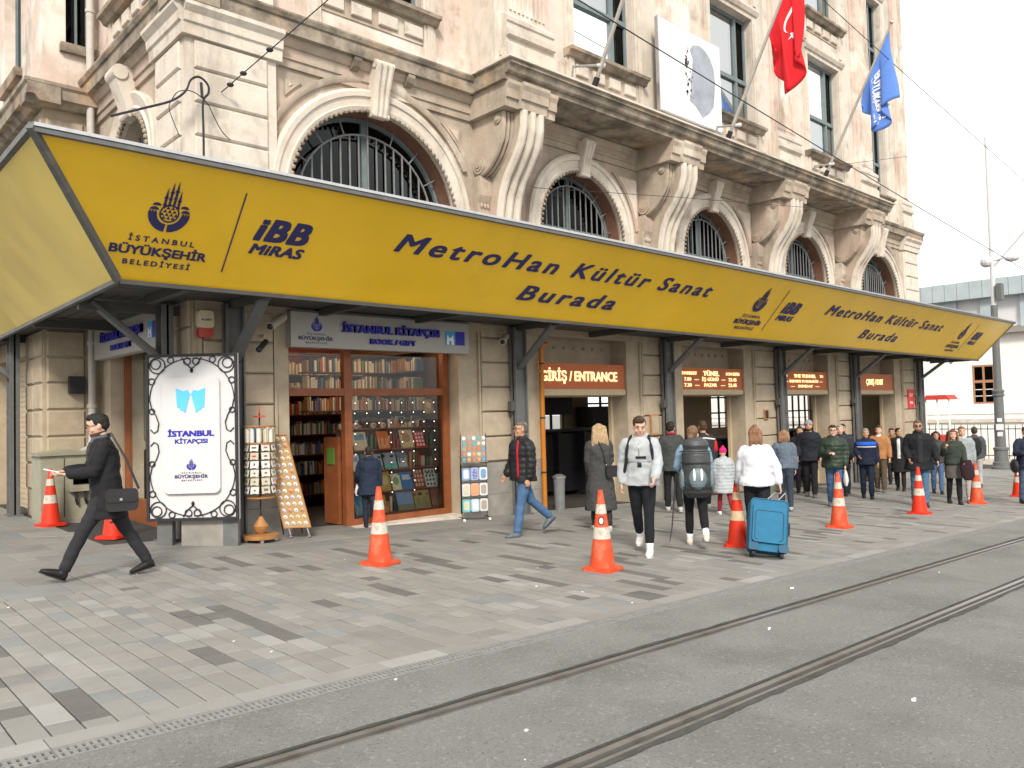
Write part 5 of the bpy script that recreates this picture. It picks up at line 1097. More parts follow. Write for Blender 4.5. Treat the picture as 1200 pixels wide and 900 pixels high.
mag_ms = [plain('magnet_%d' % i, c, 0.3) for i, c in enumerate(((0.68, 0.68, 0.66), (0.68, 0.68, 0.66), (0.62, 0.6, 0.55), (0.5, 0.56, 0.64), (0.55, 0.25, 0.12), (0.6, 0.5, 0.3)))]
for r_ in range(14):
    for c in range(4):
        b = B(); u = 0.05 + 0.087 * c; v = 0.055 + 0.096 * r_; lathe(b, [(0.030, 0), (0.030, 0.008), (0.020, 0.014)], n=12)
        M3 = Matrix((uu_, up_, nn_)).transposed()
        for q in b.verts: q.co = bf(u, v, 0.0155) + M3 @ q.co
        mg = obj('magnet', b, rb.choice(mag_ms), mbx, smooth=True)
        b = B(); prism(b, [(u + 0.014 * math.cos(a * PI / 3 + r_), v + 0.014 * math.sin(a * PI / 3 + c)) for a in range(6)] if False else [(u - 0.012, v - 0.012), (u + 0.012, v - 0.012), (u + rb.uniform(-.008, .008), v + 0.014)], bf, 0.029, 0.0305); obj('magnet_print', b, rb.choice((ink, ink, inkr, spine[3])), mg)
for u in (0.05, 0.31):
    part('leg', alu, mbx, lambda b: tube(b, [bf(u, 0.02, 0.005), bf(u, -0.12, 0.005)], 0.012, 6)); part('castor', alu, mbx, lambda b: lathe(b, [(0.01, 0), (0.026, 0.008), (0.026, 0.02), (0.01, 0.028)], bf(u, -0.12, 0) - Vector((0, 0, 0.032)), 10))
part('back_strut', iron, mbx, lambda b: (tube(b, [bf(0.05, 0.9, -0.005), bf(0.05, 0.9, 0) * 0 + Vector((5.55, 11.0, g3 + 0.02))], 0.01, 5), tube(b, [bf(0.31, 0.9, -0.005), Vector((5.8, 10.9, g3 + 0.02))], 0.01, 5)))
# ---- souvenir rack
rx, ry = 8.95, 10.68; g4 = gz(rx, ry); sr = thing('souvenir_rack', 'narrow wire rack of magnets and small trays right of the shop window', 'souvenir rack', (rx, ry, g4))
ru = Vector((0.93, -0.36, 0)).normalized(); rn = Vector((-0.36, -0.93, 0)).normalized(); rf = lambda u, v, d: Vector((rx, ry, g4)) + ru * (u - 0.23) + rn * d + Vector((0, 0, v))
def rbx(b, u0, u1, v0, v1, d0, d1): hexa(b, [rf(u0, v0, d0), rf(u1, v0, d0), rf(u1, v0, d1), rf(u0, v0, d1), rf(u0, v1, d0), rf(u1, v1, d0), rf(u1, v1, d1), rf(u0, v1, d1)])
for u in (0.0, 0.46): part('upright', iron, sr, lambda b: tube(b, [rf(u, 0.05, 0), rf(u, 1.50, 0)], 0.008, 6)); part('foot', iron, sr, lambda b: tube(b, [rf(u, 0.06, -0.15), rf(u, 0.06, 0.15)], 0.008, 6)); part('castor', white_p, sr, lambda b: ell(b, rf(u, 0.03, 0.13), (0.025, 0.025, 0.03), n=8, m=6))
cols_ = [(0.65, 0.66, 0.66), (0.16, 0.30, 0.50), (0.60, 0.30, 0.14), (0.55, 0.50, 0.36), (0.10, 0.36, 0.42), (0.6, 0.62, 0.66), (0.5, 0.2, 0.12), (0.35, 0.3, 0.25)]; sm = [plain('souvenir_%d' % i, c, 0.4) for i, c in enumerate(cols_)]
for k in range(5):
    z = 1.02 + 0.092 * k; part('tray', alu, sr, lambda b: rbx(b, -0.01, 0.47, z - 0.012, z, -0.05, 0.05))
    for j in range(5): b = B(); u = 0.05 + 0.09 * j; r_ = 0.034; prism(b, [(u + r_ * math.cos(a * PI / 5), z + 0.036 + r_ * math.sin(a * PI / 5)) for a in range(10)], rf, 0.02, 0.04); obj('round_magnet', b, rb.choice(sm), sr)
tcol = [[(0.20, 0.32, 0.48), (0.30, 0.38, 0.55), (0.62, 0.64, 0.66)], [(0.55, 0.56, 0.58), (0.60, 0.32, 0.22), (0.58, 0.62, 0.66)], [(0.12, 0.45, 0.50), (0.42, 0.55, 0.66), (0.56, 0.56, 0.56)]]
for r_ in range(3):
    for c in range(3):
        u0 = 0.0 + 0.158 * c; v0 = 0.70 - 0.27 * r_; m_ = plain('tray_%d%d' % (r_, c), tcol[r_][c], 0.35)
        b = B(); prism(b, rrect(u0, u0 + 0.145, v0, v0 + 0.215, 0.03), rf, 0.03, 0.045); tr = obj('small_tray', b, m_, sr)
        b = B(); prism(b, rrect(u0 + 0.025, u0 + 0.12, v0 + 0.03, v0 + 0.185, 0.03), rf, 0.0455, 0.05); obj('tray_print', b, sm[(r_ * 3 + c * 2 + (0 if (r_ + c) % 2 else 5)) % 8] if (r_, c) != (0, 1) else navy_blue, tr)
        if (r_, c) == (0, 1):
            b = B()
            for i in range(4):
                for j in range(6): uu = u0 + 0.034 + i * 0.025; vv = v0 + 0.045 + j * 0.025; prism(b, [(uu, vv - .009), (uu + .009, vv), (uu, vv + .009), (uu - .009, vv)], rf, 0.0505, 0.052)
            tag(obj('dot_pattern', b, white_p, tr), kind='stuff')
    part('rail', iron, sr, lambda b: tube(b, [rf(0, 0.93 - 0.27 * r_, 0.0), rf(0.46, 0.93 - 0.27 * r_, 0.0)], 0.006, 5))
# ---- poster on the balcony wall
po = thing('poster_panel', 'big white panel with a torn grey oval print on the upper facade', 'banner', (15.2, 10.1, 8.0))
pf = lambda u, v, d: Vector((u, 10.02 - d, v))
part('frame', alu, po, lambda b: box(b, 13.78, 16.15, 10.02, 10.10, 7.95, 10.0)); part('sheet', white_p, po, lambda b: box(b, 13.81, 16.12, 10.010, 10.0195, 7.98, 9.97))
gp_m = M('faded_grey_print', (0.30, 0.33, 0.38), 0.6, 0.25, 2.2, 0)
blob = [(14.85, 8.42), (15.1, 8.33), (15.35, 8.14), (15.62, 8.3), (15.8, 8.5), (15.86, 8.8), (15.9, 9.1), (15.86, 9.38), (15.74, 9.58), (15.55, 9.72), (15.3, 9.78), (15.05, 9.72), (14.92, 9.58), (15.02, 9.4), (15.0, 9.15), (14.9, 8.9), (14.92, 8.65)]
part('print', gp_m, po, lambda b: prism(b, blob, pf, 0.0105, 0.014)); 
def specks(b):
    for k in range(40): u = 14.74 + abs(rb.gauss(0, 0.10)); v = rb.uniform(8.5, 9.6); s = rb.uniform(0.01, 0.045); prism(b, [(u - s, v), (u + s * .4, v - s), (u + s, v + s * .6), (u, v + s)], pf, 0.0145, 0.016)
tag(part('print_flakes', plain('dark_flake', (0.08, 0.08, 0.09)), po, specks), kind='stuff')
# ---- lamp arms and insulators on the facade
for x, z, lb in ((10.95, 8.05, 'small spotlight arm on the balcony under the first upper window'), (15.75, 8.0, 'small spotlight arm beside the white panel'), (20.4, 8.0, 'white spotlight arm left of the third flagpole')):
    t = thing('spotlight', lb, 'spotlight', (x, 9.95, z)); part('arm', stone_grey, t, lambda b: tube(b, [(x, 9.95, 7.76), (x, 9.9, z), (x + 0.55, 9.75, z + 0.12)], 0.025, 6)); part('head', frame_pale, t, lambda b: tube(b, [(x + 0.5, 9.76, z + 0.11), (x + 0.68, 9.72, z + 0.15)], [0.03, 0.05], 8))
# ---- flagpoles and flags
pole_m = M('grey_flagpole', (0.42, 0.39, 0.35), 0.4, 0.1, 5, 0.05, metal=0.4)
red_f = M('red_flag_cloth', (0.62, 0.012, 0.02), 0.8, 0.06, 5, 0); blue_f = M('blue_flag_cloth', (0.10, 0.22, 0.62), 0.8, 0.06, 5, 0)
PD = Vector((0, -1, 1.85)).normalized(); FLG = {}
for x, lb in ((11.55, 'bare metal flagpole at the first upper window'), (16.2, 'flagpole carrying the red flag'), (21.0, 'flagpole carrying the blue flag')):
    t = thing('flagpole', lb, 'flagpole', (x, 9.95, 7.8)); b0 = Vector((x, 9.95, 7.76)); e0 = b0 + PD * 4.1
    part('pole', pole_m, t, lambda b: tube(b, [b0, e0], [0.042, 0.03], 8), smooth=True); part('finial', pole_m, t, lambda b: (ell(b, e0, (0.05, 0.05, 0.05)), tube(b, [e0 - Vector((0.07, 0, 0)), e0 + Vector((0.07, 0, 0))], 0.015, 5))); part('socket', iron, t, lambda b: tube(b, [b0 - PD * 0.05, b0 + PD * 0.25], 0.06, 8))
    FLG[x] = (b0, e0)
def flag(x, name, label, mat, t0, t1, dtop, dbot, tip, spread, seed):
    b0, e0 = FLG[x]; hs = lambda s: b0.lerp(e0, t1 + (t0 - t1) * s)          # s 0 top .. 1 bottom of hoist
    t = thing(name, label, 'flag', hs(0.5))
    drop = lambda s: (dtop + (dbot - dtop) * s) + tip * math.sin(PI * min(1, max(0, s)))**2
    def P(s, w, d=0):
        p = hs(s); q = Vector((spread * (w ** 0.8) * (0.6 - 0.5 * s) + 0.10 * w * math.sin(s * 13 + seed + w * 2), 0.16 * math.sin(s * 17 + seed * 2 + w * 3) * w, -drop(s) * w)); return p + q + Vector((0, -d, 0))
    bm = B(); n, m = 30, 18; g = [[bm.verts.new(P(i / n, j / m)) for j in range(m + 1)] for i in range(n + 1)]
    g2_ = [[bm.verts.new(P(i / n, j / m) + Vector((0.004, 0.006, 0.0))) for j in range(m + 1)] for i in range(n + 1)]
    for i in range(n):
        for j in range(m):
            bm.faces.new((g[i][j], g[i + 1][j], g[i + 1][j + 1], g[i][j + 1])); bm.faces.new((g2_[i][j], g2_[i][j + 1], g2_[i + 1][j + 1], g2_[i + 1][j]))
    rim = [(i, 0) for i in range(n)] + [(n, j) for j in range(m)] + [(i, m) for i in range(n, 0, -1)] + [(0, j) for j in range(m, 0, -1)]
    for k in range(len(rim)):
        a, c = rim[k], rim[(k + 1) % len(rim)]; bm.faces.new((g[a[0]][a[1]], g2_[a[0]][a[1]], g2_[c[0]][c[1]], g[c[0]][c[1]]))
    obj('cloth', bm, mat, t, smooth=2); return t, P
t, P = flag(21.0, 'blue_flag', 'blue municipal flag with white lettering hanging from the right pole', blue_f, 0.60, 0.97, 1.85, 0.55, 0.7, 0.10, 1.0)
F = lambda u, v, d: P(0.16 + 0.75 * (1 - v), 0.16 + 0.78 * u, 0.05 + d)
text('İSTANBUL', F, 0.0, 0.62, 0.8, 0.12, white_p, t, space=1.2); text('BÜYÜKŞEHİR', F, 0.0, 0.36, 1.0, 0.18, white_p, t, bold=0.03); text('BELEDİYESİ', F, 0.0, 0.16, 0.8, 0.12, white_p, t, space=1.2)
t, P = flag(16.2, 'red_flag', 'red flag with a white crescent hanging from the middle pole', red_f, 0.60, 0.97, 2.1, 0.5, 0.85, 0.35, 2.0)
bm = B(); R1, R2 = 0.22, 0.175; pts = [(0.45 + R1 * math.cos(a), 0.5 + R1 * math.sin(a)) for a in [0.5 + (2 * PI - 1.0) * i / 20 for i in range(21)]]; pts += [(0.50 + R2 * math.cos(a), 0.5 + R2 * math.sin(a)) for a in [2 * PI - 0.55 - (2 * PI - 1.1) * i / 20 for i in range(21)]]
prism(bm, pts, lambda u, v, d: P(0.1 + 0.6 * (1 - v), 0.1 + 0.45 * u, 0.03 + d), 0, 0.004); obj('crescent', bm, white_p, t)
bm = B(); prism(bm, [(0.78 + (0.10 if i % 2 == 0 else 0.04) * math.cos(i * PI / 5), 0.5 + (0.10 if i % 2 == 0 else 0.04) * math.sin(i * PI / 5)) for i in range(10)], lambda u, v, d: P(0.1 + 0.6 * (1 - v), 0.1 + 0.45 * u, 0.03 + d), 0, 0.004); obj('star', bm, white_p, t)
# ---- overhead wires and the cable loop
def wire_t(label, pts, r, mat=iron, ins=None):
    t = thing('overhead_wire', label, 'wire', pts[0]); part('wire', mat, t, lambda b: tube(b, pts, r, 5))
    for p in (ins or []): part('insulator', iron, t, lambda b: ell(b, p, (0.05, 0.05, 0.03)))
def sag(a, c, s, n=10): a, c = Vector(a), Vector(c); return [a.lerp(c, i / n) - Vector((0, 0, 4 * s * (i / n) * (1 - i / n))) for i in range(n + 1)]
wire_t('long thick tram wire sloping down across the facade in front of the white panel', sag((-2, 8, 8.9), (51.9, 8.4, 5.1), 0.25, 24), 0.011)
wire_t('upper tram wire crossing behind the blue flag', sag((8, 8, 11.6), (51.9, 8.4, 8.0), 0.1, 16), 0.009)
wire_t('short span wire tied to the corner pier with a string of insulators', [(4.66, 10.92, 6.26), (5.25, 9.05, 7.0), (7.5, 2.0, 9.8)], 0.008, ins=[(4.72, 10.75, 6.33), (4.80, 10.5, 6.43), (4.95, 10.0, 6.63)])
wire_t('span wire with insulators from the balcony to the lamp post', [(20.4, 9.9, 7.95), (38.4, 10.95, 12.6)], 0.008, ins=[(20.8, 9.92, 8.05), (21.2, 9.95, 8.15), (21.6, 9.97, 8.25)])
wire_t('thin wire stretched across the consoles below the balcony', [(9.9, 9.98, 5.6), (14, 9.9, 6.1), (20.8, 9.85, 6.9)], 0.006)
lx = lambda px, py, y=10.72: Vector((4.27 + (px - 232) * 0.0127, y, 6.31 - (py - 90) * 0.0119))
def smooth(pts, k=4):
    o = []
    for i in range(len(pts) - 1):
        p0, p1, p2, p3 = pts[max(i - 1, 0)], pts[i], pts[i + 1], pts[min(i + 2, len(pts) - 1)]
        for j in range(k):
            t = j / k; o.append(0.5 * ((2 * p1) + (p2 - p0) * t + (2 * p0 - 5 * p1 + 4 * p2 - p3) * t * t + (3 * p1 - p0 - 3 * p2 + p3) * t ** 3))
    o.append(pts[-1]); return o
t = thing('looped_cable', 'black cable looping up over the canopy edge at the building corner', 'cable', lx(236, 180))
part('cable', iron, t, lambda b: tube(b, smooth([lx(143, 158), lx(175, 141), lx(202, 126), lx(217, 111), lx(223, 96), lx(232, 90), lx(241, 96), lx(242, 106), lx(236, 118), lx(236, 150), lx(236, 185)]), 0.016, 6))
part('thin_cable', iron, t, lambda b: tube(b, smooth([lx(202, 126), lx(210, 113), lx(225, 109), lx(240, 118), lx(248, 133), lx(256, 147), lx(266, 156)]), 0.007, 5)); part('thin_cable', iron, t, lambda b: tube(b, smooth([lx(202, 126), lx(200, 135), lx(205, 150), lx(211, 165)]), 0.006, 5))
part('insulator', iron, t, lambda b: tube(b, [lx(234, 96), lx(235, 113)], 0.02, 6))

# ================================================================ far side: street lamp, fence, kiosk, building
lm = M('grey_lamp_paint', (0.12, 0.127, 0.127), 0.5, 0.1, 6, 0.05, 60)
LX, LY = 38.4, 10.95; gl = gz(LX, LY); t = thing('street_lamp', 'tall grey ribbed lamp post with stickers beside the fence', 'lamp post', (LX, LY, gl))
part('base', lm, t, lambda b: lathe(b, [(0.40, gl), (0.40, gl + 0.12), (0.33, gl + 0.16), (0.33, gl + 0.30), (0.27, gl + 0.34), (0.26, gl + 0.80), (0.29, gl + 0.84), (0.29, gl + 0.92), (0.22, gl + 0.96)], (LX, LY, 0), 24))
part('shaft', lm, t, lambda b: lathe(b, [(0.20, gl + 0.961), (0.18, gl + 3.1), (0.23, gl + 3.13), (0.23, gl + 3.2), (0.19, gl + 3.22), (0.23, gl + 3.30), (0.23, gl + 3.36), (0.155, gl + 3.4), (0.13, gl + 7.0)], (LX, LY, 0), 20), smooth=True)
part('upper_shaft', board_white, t, lambda b: lathe(b, [(0.10, gl + 7.001), (0.06, gl + 14.3)], (LX, LY, 0), 14), smooth=True)  # white stands in for the glare on upper mast, camera and arm
for z, w in ((1.5, 0.10), (1.8, 0.14), (2.1, 0.09)):
    part('sticker', board_white, t, lambda b: obox(b, Vector((LX, LY, gl + z)) + Vector((-0.96, -0.27, 0)).normalized() * 0.20, Vector((0.27, -0.96, 0)) * w, (-0.003, -0.001, 0), (0.01, 0, w * 0.9)))
part('box', lm, t, lambda b: box(b, LX - 0.2, LX + 0.2, LY - 0.35, LY - 0.15, gl + 7.2, gl + 7.9)); part('camera', board_white, t, lambda b: (tube(b, [(LX, LY, gl + 8.9), (LX - 0.1, LY - 0.8, gl + 9.0)], 0.04, 5), ell(b, (LX - 0.1, LY - 0.8, gl + 8.9), (0.18, 0.3, 0.15)), ell(b, (LX - 0.05, LY + 0.2, gl + 8.9), (0.25, 0.25, 0.25))))
part('arm', board_white, t, lambda b: tube(b, [(LX, LY, gl + 8.6), (LX + .1, LY - 1.8, gl + 10.6)], 0.05, 6))
bbm = M('cream_rendered_wall', (0.78, 0.76, 0.72), 0.8, 0.04, 2, 0.05); zinc = M('zinc_roof', (0.36, 0.42, 0.44), 0.5, 0.08, 2, 0.05); BXX = 52.0
bb = thing('white_building', 'long white building with a grey zinc attic behind the fence', 'building', (BXX, 12, gz(52, 12)))
wy = [(-9.0, -7.8), (-4.2, -3.0), (0.6, 1.8), (5.4, 6.6), (10.2, 11.4), (14.97, 16.15), (19.8, 21.0), (24.6, 25.8)]
def bwall(b):
    ys = [-22] + [q for w in wy for q in w] + [40]
    for i in range(0, len(ys), 2): box(b, BXX, BXX + 10, ys[i], ys[i + 1], -3.5, 5.8)
    for a, c in wy: box(b, BXX + 0.003, BXX + 10, a, c, -3.5, 1.49); box(b, BXX + 0.003, BXX + 10, a, c, 3.76, 5.8)
part('wall', bbm, bb, bwall)
part('string_course', stone_pale, bb, lambda b: box(b, BXX - 0.12, BXX - 0.001, -22, 40, 0.40, 0.62)); part('string_course', bbm, bb, lambda b: box(b, BXX - 0.05, BXX - 0.001, -22, 40, 0.9, 1.0)); part('cornice', stone_grey, bb, lambda b: box(b, BXX - 0.5, BXX - 0.0, -22, 40, 5.5, 5.82))
brown_w = plain('brown_window_wood', (0.36, 0.18, 0.10))
for a, c in wy:
    def wf_(b):
        for y0, y1, z0, z1 in ((a, a + .1, 1.49, 3.76), (c - .1, c, 1.49, 3.76), (a + .1, c - .1, 1.49, 1.59), (a + .1, c - .1, 3.66, 3.76), (a + .1, c - .1, 2.72, 2.88), ((a + c) / 2 - .06, (a + c) / 2 + .06, 1.59, 2.72), ((a + c) / 2 - .05, (a + c) / 2 + .05, 2.88, 3.66)): box(b, BXX + 0.02, BXX + 0.12, y0, y1, z0, z1)
    w = part('window', brown_w, bb, wf_)
    def gb(b):
        for z in (1.95, 2.33): box(b, BXX + 0.05, BXX + 0.09, a + .1, c - .1, z - 0.02, z + 0.02)
    part('glazing_bar', white_p, w, gb); part('pane', glass_dark, w, lambda b: b.faces.new([b.verts.new(p) for p in ((BXX + .1, a, 1.49), (BXX + .1, c, 1.49), (BXX + .1, c, 3.76), (BXX + .1, a, 3.76))])); part('room_behind', stone_grey, w, lambda b: box(b, BXX + 0.5, BXX + .6, a, c, 1.49, 3.76))
def attic(b):
    y = -22.0
    while y < 40: box(b, BXX + 0.3, BXX + 8, y, y + 0.75, 5.82, 7.7); y += 2.05
    box(b, BXX + 0.6, BXX + 8, -22, 40, 5.82, 5.95)
part('attic_piers', zinc, bb, attic)
y = -22.0
while y < 39:
    part('attic_window', board_white, bb, lambda b: box(b, BXX + 0.55, BXX + 0.65, y + 0.75, y + 2.05, 5.951, 7.7)); y += 2.05
y = -22.0
while y < 40: part('roof_panel', zinc, bb, lambda b: box(b, BXX - 0.1, BXX + 8, y, y + 0.66, 7.7005, 8.72 + 0.01 * (int(y * 7) % 3))); y += 0.68
fc = thing('iron_fence', 'black iron railing on a low pale wall before the white building', 'fence', (44, 12, gz(44, 12)))
gf = gz(44, 12)
part('low_wall', stone_pale, fc, lambda b: box(b, 43.9, 44.2, -4, 26, gf - 0.6, gf + 0.28))
for z in (gf + 0.42, gf + 1.72): part('rail', iron, fc, lambda b: box(b, 44.02, 44.07, -4, 26, z, z + 0.04))
y = -4.0; fb_me = None
while y < 26:
    if fb_me is None: b = B(); tube(b, [(0, 0, 0), (0, 0, 1.60), (0, 0, 1.72)], [0.018, 0.018, 0.003], 5); fb_me = mesh('picket', b, iron)
    link_mesh('picket', fb_me, fc, Vector((44.045, y, gf + 0.28)) - Vector((44, 12, gf))); y += 0.30
# low garden steps / bank behind the fence
tag(part('bank', stone_pale, None, lambda b: prism(b, [(13.5, gf - 0.3), (20, gf - 0.3), (20, gf + 0.2), (15.5, gf + 0.9), (14.5, gf + 0.5)], lambda u, v, d: Vector((d, u, v)), 46, 50)), 'low pale sloping wall behind the iron fence', 'wall')
kx, ky = 38.0, 13.1; gk = gz(kx, ky); t = thing('snack_cart', 'small glass street cart with a red awning behind the man in sunglasses', 'cart', (kx, ky, gk))
part('awning', redm, t, lambda b: prism(b, [(ky - 0.55, 1.75), (ky + 0.55, 1.75), (ky + 0.4, 1.95), (ky - 0.4, 1.95)], lambda u, v, d: Vector((d, u, v)), kx - 0.6, kx + 0.5)); part('body', redm, t, lambda b: box(b, kx - 0.5, kx + 0.4, ky - 0.6, ky + 0.6, gk + 0.3, 0.2))
for y in (-0.48, 0, 0.48): part('post', white_p, t, lambda b: box(b, kx - 0.5, kx - 0.45, ky + y - 0.03, ky + y + 0.03, 0.2, 1.75))
for y in (-0.45, 0.45): part('wheel', iron, t, lambda b: tube(b, [(kx - 0.55, ky + y, gk + 0.25), (kx - 0.5, ky + y, gk + 0.25)], 0.25, 16))
# pale kerb and far pavement across the side street
tag(part('far_kerb', paver[5], None, lambda b: (hexa(b, [(30, -6, gz(30, -6) - .05), (44, -6, gz(44, -6) - .05), (44, 26, gz(44, 26) - .05), (33, 26, gz(33, 26) - .05), (30, -6, gz(30, -6) + .10), (44, -6, gz(44, -6) + .10), (44, 26, gz(44, 26) + .10), (33, 26, gz(33, 26) + .10)]))), kind='structure') if False else None

# ================================================================ people
def remesh(bm, voxel, smooth=2, name='m', disp=None):
    bmesh.ops.recalc_face_normals(bm, faces=bm.faces[:]); me = bpy.data.meshes.new(name); bm.to_mesh(me); bm.free()
    o = bpy.data.objects.new('tmp', me); TMP.collection.objects.link(o)
    r = o.modifiers.new('r', 'REMESH'); r.mode = 'VOXEL'; r.voxel_size = voxel
    s = o.modifiers.new('s', 'SMOOTH'); s.iterations = smooth; s.factor = 0.5
    dg = tdg(); ev = o.evaluated_get(dg); m2 = bpy.data.meshes.new_from_object(ev)
    bpy.data.objects.remove(o); bpy.data.meshes.remove(me)
    if disp: disp(m2)
    m2.polygons.foreach_set('use_smooth', [True] * len(m2.polygons)); return m2
def push(me, fn):
    n = len(me.vertices); co = [0.0] * (3 * n); no = [0.0] * (3 * n)
    me.vertices.foreach_get('co', co); me.vertices.foreach_get('normal', no)
    for i in range(0, 3 * n, 3):
        d = fn((co[i], co[i + 1], co[i + 2]))
        co[i] += no[i] * d; co[i + 1] += no[i + 1] * d; co[i + 2] += no[i + 2] * d
    me.vertices.foreach_set('co', co); me.update()
def lump(bm, c, r, rot=None): ell(bm, c, r, rot, 12, 8)
def loft(bm, secs, n=14):
    """secs: (centre, side_vec, fwd_vec) scaled radii vectors; closed ends"""
    rings = []
    for c, s, f in secs: rings.append([bm.verts.new(Vector(c) + s * math.cos(2 * PI * k / n) + f * math.sin(2 * PI * k / n)) for k in range(n)])
    for a, b in zip(rings, rings[1:]):
        for k in range(n): bm.faces.new((a[k], a[(k + 1) % n], b[(k + 1) % n], b[k]))
    bm.faces.new(rings[0][::-1]); bm.faces.new(rings[-1])
def limb(bm, pts, rs):
    pts = [Vector(p) for p in pts]
    q, r = [pts[0] - (pts[1] - pts[0]).normalized() * rs[0] * 0.6] + pts + [pts[-1] + (pts[-1] - pts[-2]).normalized() * rs[-1] * 0.6], [rs[0] * 0.5] + list(rs) + [rs[-1] * 0.5]
    tube(bm, q, r, 12)
MC = {}
def cloth(col, rough=0.85, bump=0.45, bs=14, gloss=0.2):
    k = (col, rough, bump)
    if k not in MC: MC[k] = M('cloth_%d' % len(MC), col, rough, 0.14, 9, bump, bs, spec=gloss)
    return MC[k]
skin_m = [M('skin_%d' % i, c, 0.55, 0.06, 12, 0.05, 90, spec=0.3) for i, c in enumerate(((0.52, 0.29, 0.20), (0.44, 0.24, 0.155), (0.58, 0.35, 0.26)))]
lip_m = plain('lip', (0.35, 0.11, 0.09)); eye_w = plain('eye_white', (0.36, 0.30, 0.27), 0.6); eye_d = plain('eye_dark', (0.03, 0.02, 0.015), 0.3)
def person(label, x, y, head, H=1.75, legs=((0, 0), (0, 0)), arms=((0, 8, 10, 0), (0, 8, 10, 0)), lean=3, hd=(0, 0), skin=0, near=False,
           top=None, topc=(0.03, 0.03, 0.03), hem=0.86, fat=1.0, puff=0, open_=None, coat=False, pants=(0.02, 0.02, 0.025), pantr=1.0, skirt=None, shoes=(0.02, 0.02, 0.02), socks=None,
           hair=(0.02, 0.015, 0.01), hairs='short', hat=None, hood=None, scarf=None, glasses=0, beard=None, bag=None, straps=None, shirt=None, inner=None, female=False, build=None, foot=(0, 0), z_off=0, group=None):
    k = H / 1.75; V = Vector
    root = thing('person', label, 'person', (x, y, 0), 0, group)
    vx = 0.0095 if near else 0.0135; vc = 0.012 if near else 0.016
    # skeleton (local: +X forward, +Y left)
    pel = V((0, 0, 0.95)); J = {}
    def rotY(v, a): return Matrix.Rotation(math.radians(a), 3, 'Y') @ v
    for i, s in ((0, 1), (1, -1)):       # 0 left, 1 right; (swing forward, knee bend)
        a, kb = legs[i]; h = pel + V((0, 0.085 * s, -0.03)); d1 = rotY(V((0, 0, -1)), -a); kn = h + d1 * 0.43; d2 = rotY(V((0, 0, -1)), -(a - kb)); an = kn + d2 * 0.42
        fp = foot[i]; fd = rotY(V((1, 0, 0)), -(a - kb) * (0.75 if kb > 25 else 0.25) - fp) if True else V((1, 0, 0)); J[i] = (h, kn, an, fd)
    lowest = min(J[i][2].z + min(0, (J[i][3] * 0.18).z) for i in (0, 1)) - 0.075
    U = lambda v: pel + rotY(v - pel, lean)      # upper body lean (forward = +angle about Y)
    W_ = 0.92 if female else 1.0
    nb = U(V((0, 0, 1.47))); hc = nb + V((0.02 + lean * 0.0004, 0, 0.145)); Rh = Matrix.Rotation(math.radians(hd[0]), 3, 'Z') @ Matrix.Rotation(math.radians(hd[1]), 3, 'Y')
    hc = nb + V((0.015, 0, 0.05)) + Rh @ V((0.0, 0, 0.098))
    A = {}
    for i, s in ((0, 1), (1, -1)):
        sw, ab, el, inw = arms[i]; sh = U(V((0, 0.172 * s * W_, 1.41)))
        d1 = rotY(Matrix.Rotation(math.radians(ab * s), 3, 'X') @ V((0, 0, -1)), -sw + lean * 0.0); eb = sh + d1 * 0.285
        d2 = rotY(Matrix.Rotation(math.radians(ab * s * 0.3), 3, 'X') @ V((0, 0, -1)), -(sw + el)); d2 = (d2 + V((0, -s * math.sin(math.radians(inw)), 0))).normalized(); wr = eb + d2 * 0.25
        A[i] = (sh, eb, wr, d2)
    sc = lambda p: p
    fin = Matrix.Rotation(head, 4, 'Z') @ Matrix.Diagonal((k, k, k, 1)) @ Matrix.Translation((0, 0, -lowest))
    gzz = gz(x, y) + z_off
    root.location = (x, y, gzz); OFF[root.name] = Vector((0, 0, 0))
    def put(name, me_or_bm, mat, parent=None, voxel=None, disp=None, smooth=2):
        if isinstance(me_or_bm, bmesh.types.BMesh):
            me = remesh(me_or_bm, voxel, smooth, name, disp) if voxel else None
            if me is None:
                bmesh.ops.recalc_face_normals(me_or_bm, faces=me_or_bm.faces[:]); me = bpy.data.meshes.new(name); me_or_bm.to_mesh(me); me_or_bm.free(); me.polygons.foreach_set('use_smooth', [True] * len(me.polygons))
        else: me = me_or_bm
        me.transform(fin); me.materials.clear()
        for m_ in (mat if isinstance(mat, (list, tuple)) else [mat]): me.materials.append(m_)
        o = bpy.data.objects.new(name, me); COL.objects.link(o); o.parent = parent or root; OFF[o.name] = Vector((0, 0, 0)); return o
    # ---- body
    bm = B()
    X, Yv, Z = V((1, 0, 0)), V((0, 1, 0)), V((0, 0, 1)); f_ = fat
    tor = [(0.88, 0.13, 0.085, 0), (0.95, 0.165, 0.105, 0), (1.05, 0.145, 0.10, 0.0), (1.15, 0.145, 0.10, 0.005), (1.28, 0.165, 0.115, 0.01), (1.38, 0.175, 0.105, 0.0), (1.44, 0.12, 0.075, -0.005), (1.48, 0.06, 0.06, 0)]
    loft(bm, [(U(V((o, 0, z))), Yv * w * W_ * (f_ ** 0.7), rotY(X, lean) * d * f_) for z, w, d, o in tor], 18)
    limb(bm, [U(V((0.0, 0, 1.44))), nb + V((0.01, 0, 0.05)), hc + Rh @ V((-0.01, 0, -0.06))], [0.062, 0.055, 0.052])
    hs = [(-0.125, 0.022, 0.028, 0.045), (-0.112, 0.040, 0.055, 0.028), (-0.085, 0.056, 0.078, 0.012), (-0.05, 0.066, 0.088, 0.004), (-0.01, 0.072, 0.093, 0), (0.03, 0.075, 0.096, -0.004), (0.065, 0.071, 0.090, -0.008), (0.09, 0.057, 0.073, -0.010), (0.108, 0.033, 0.045, -0.012)]
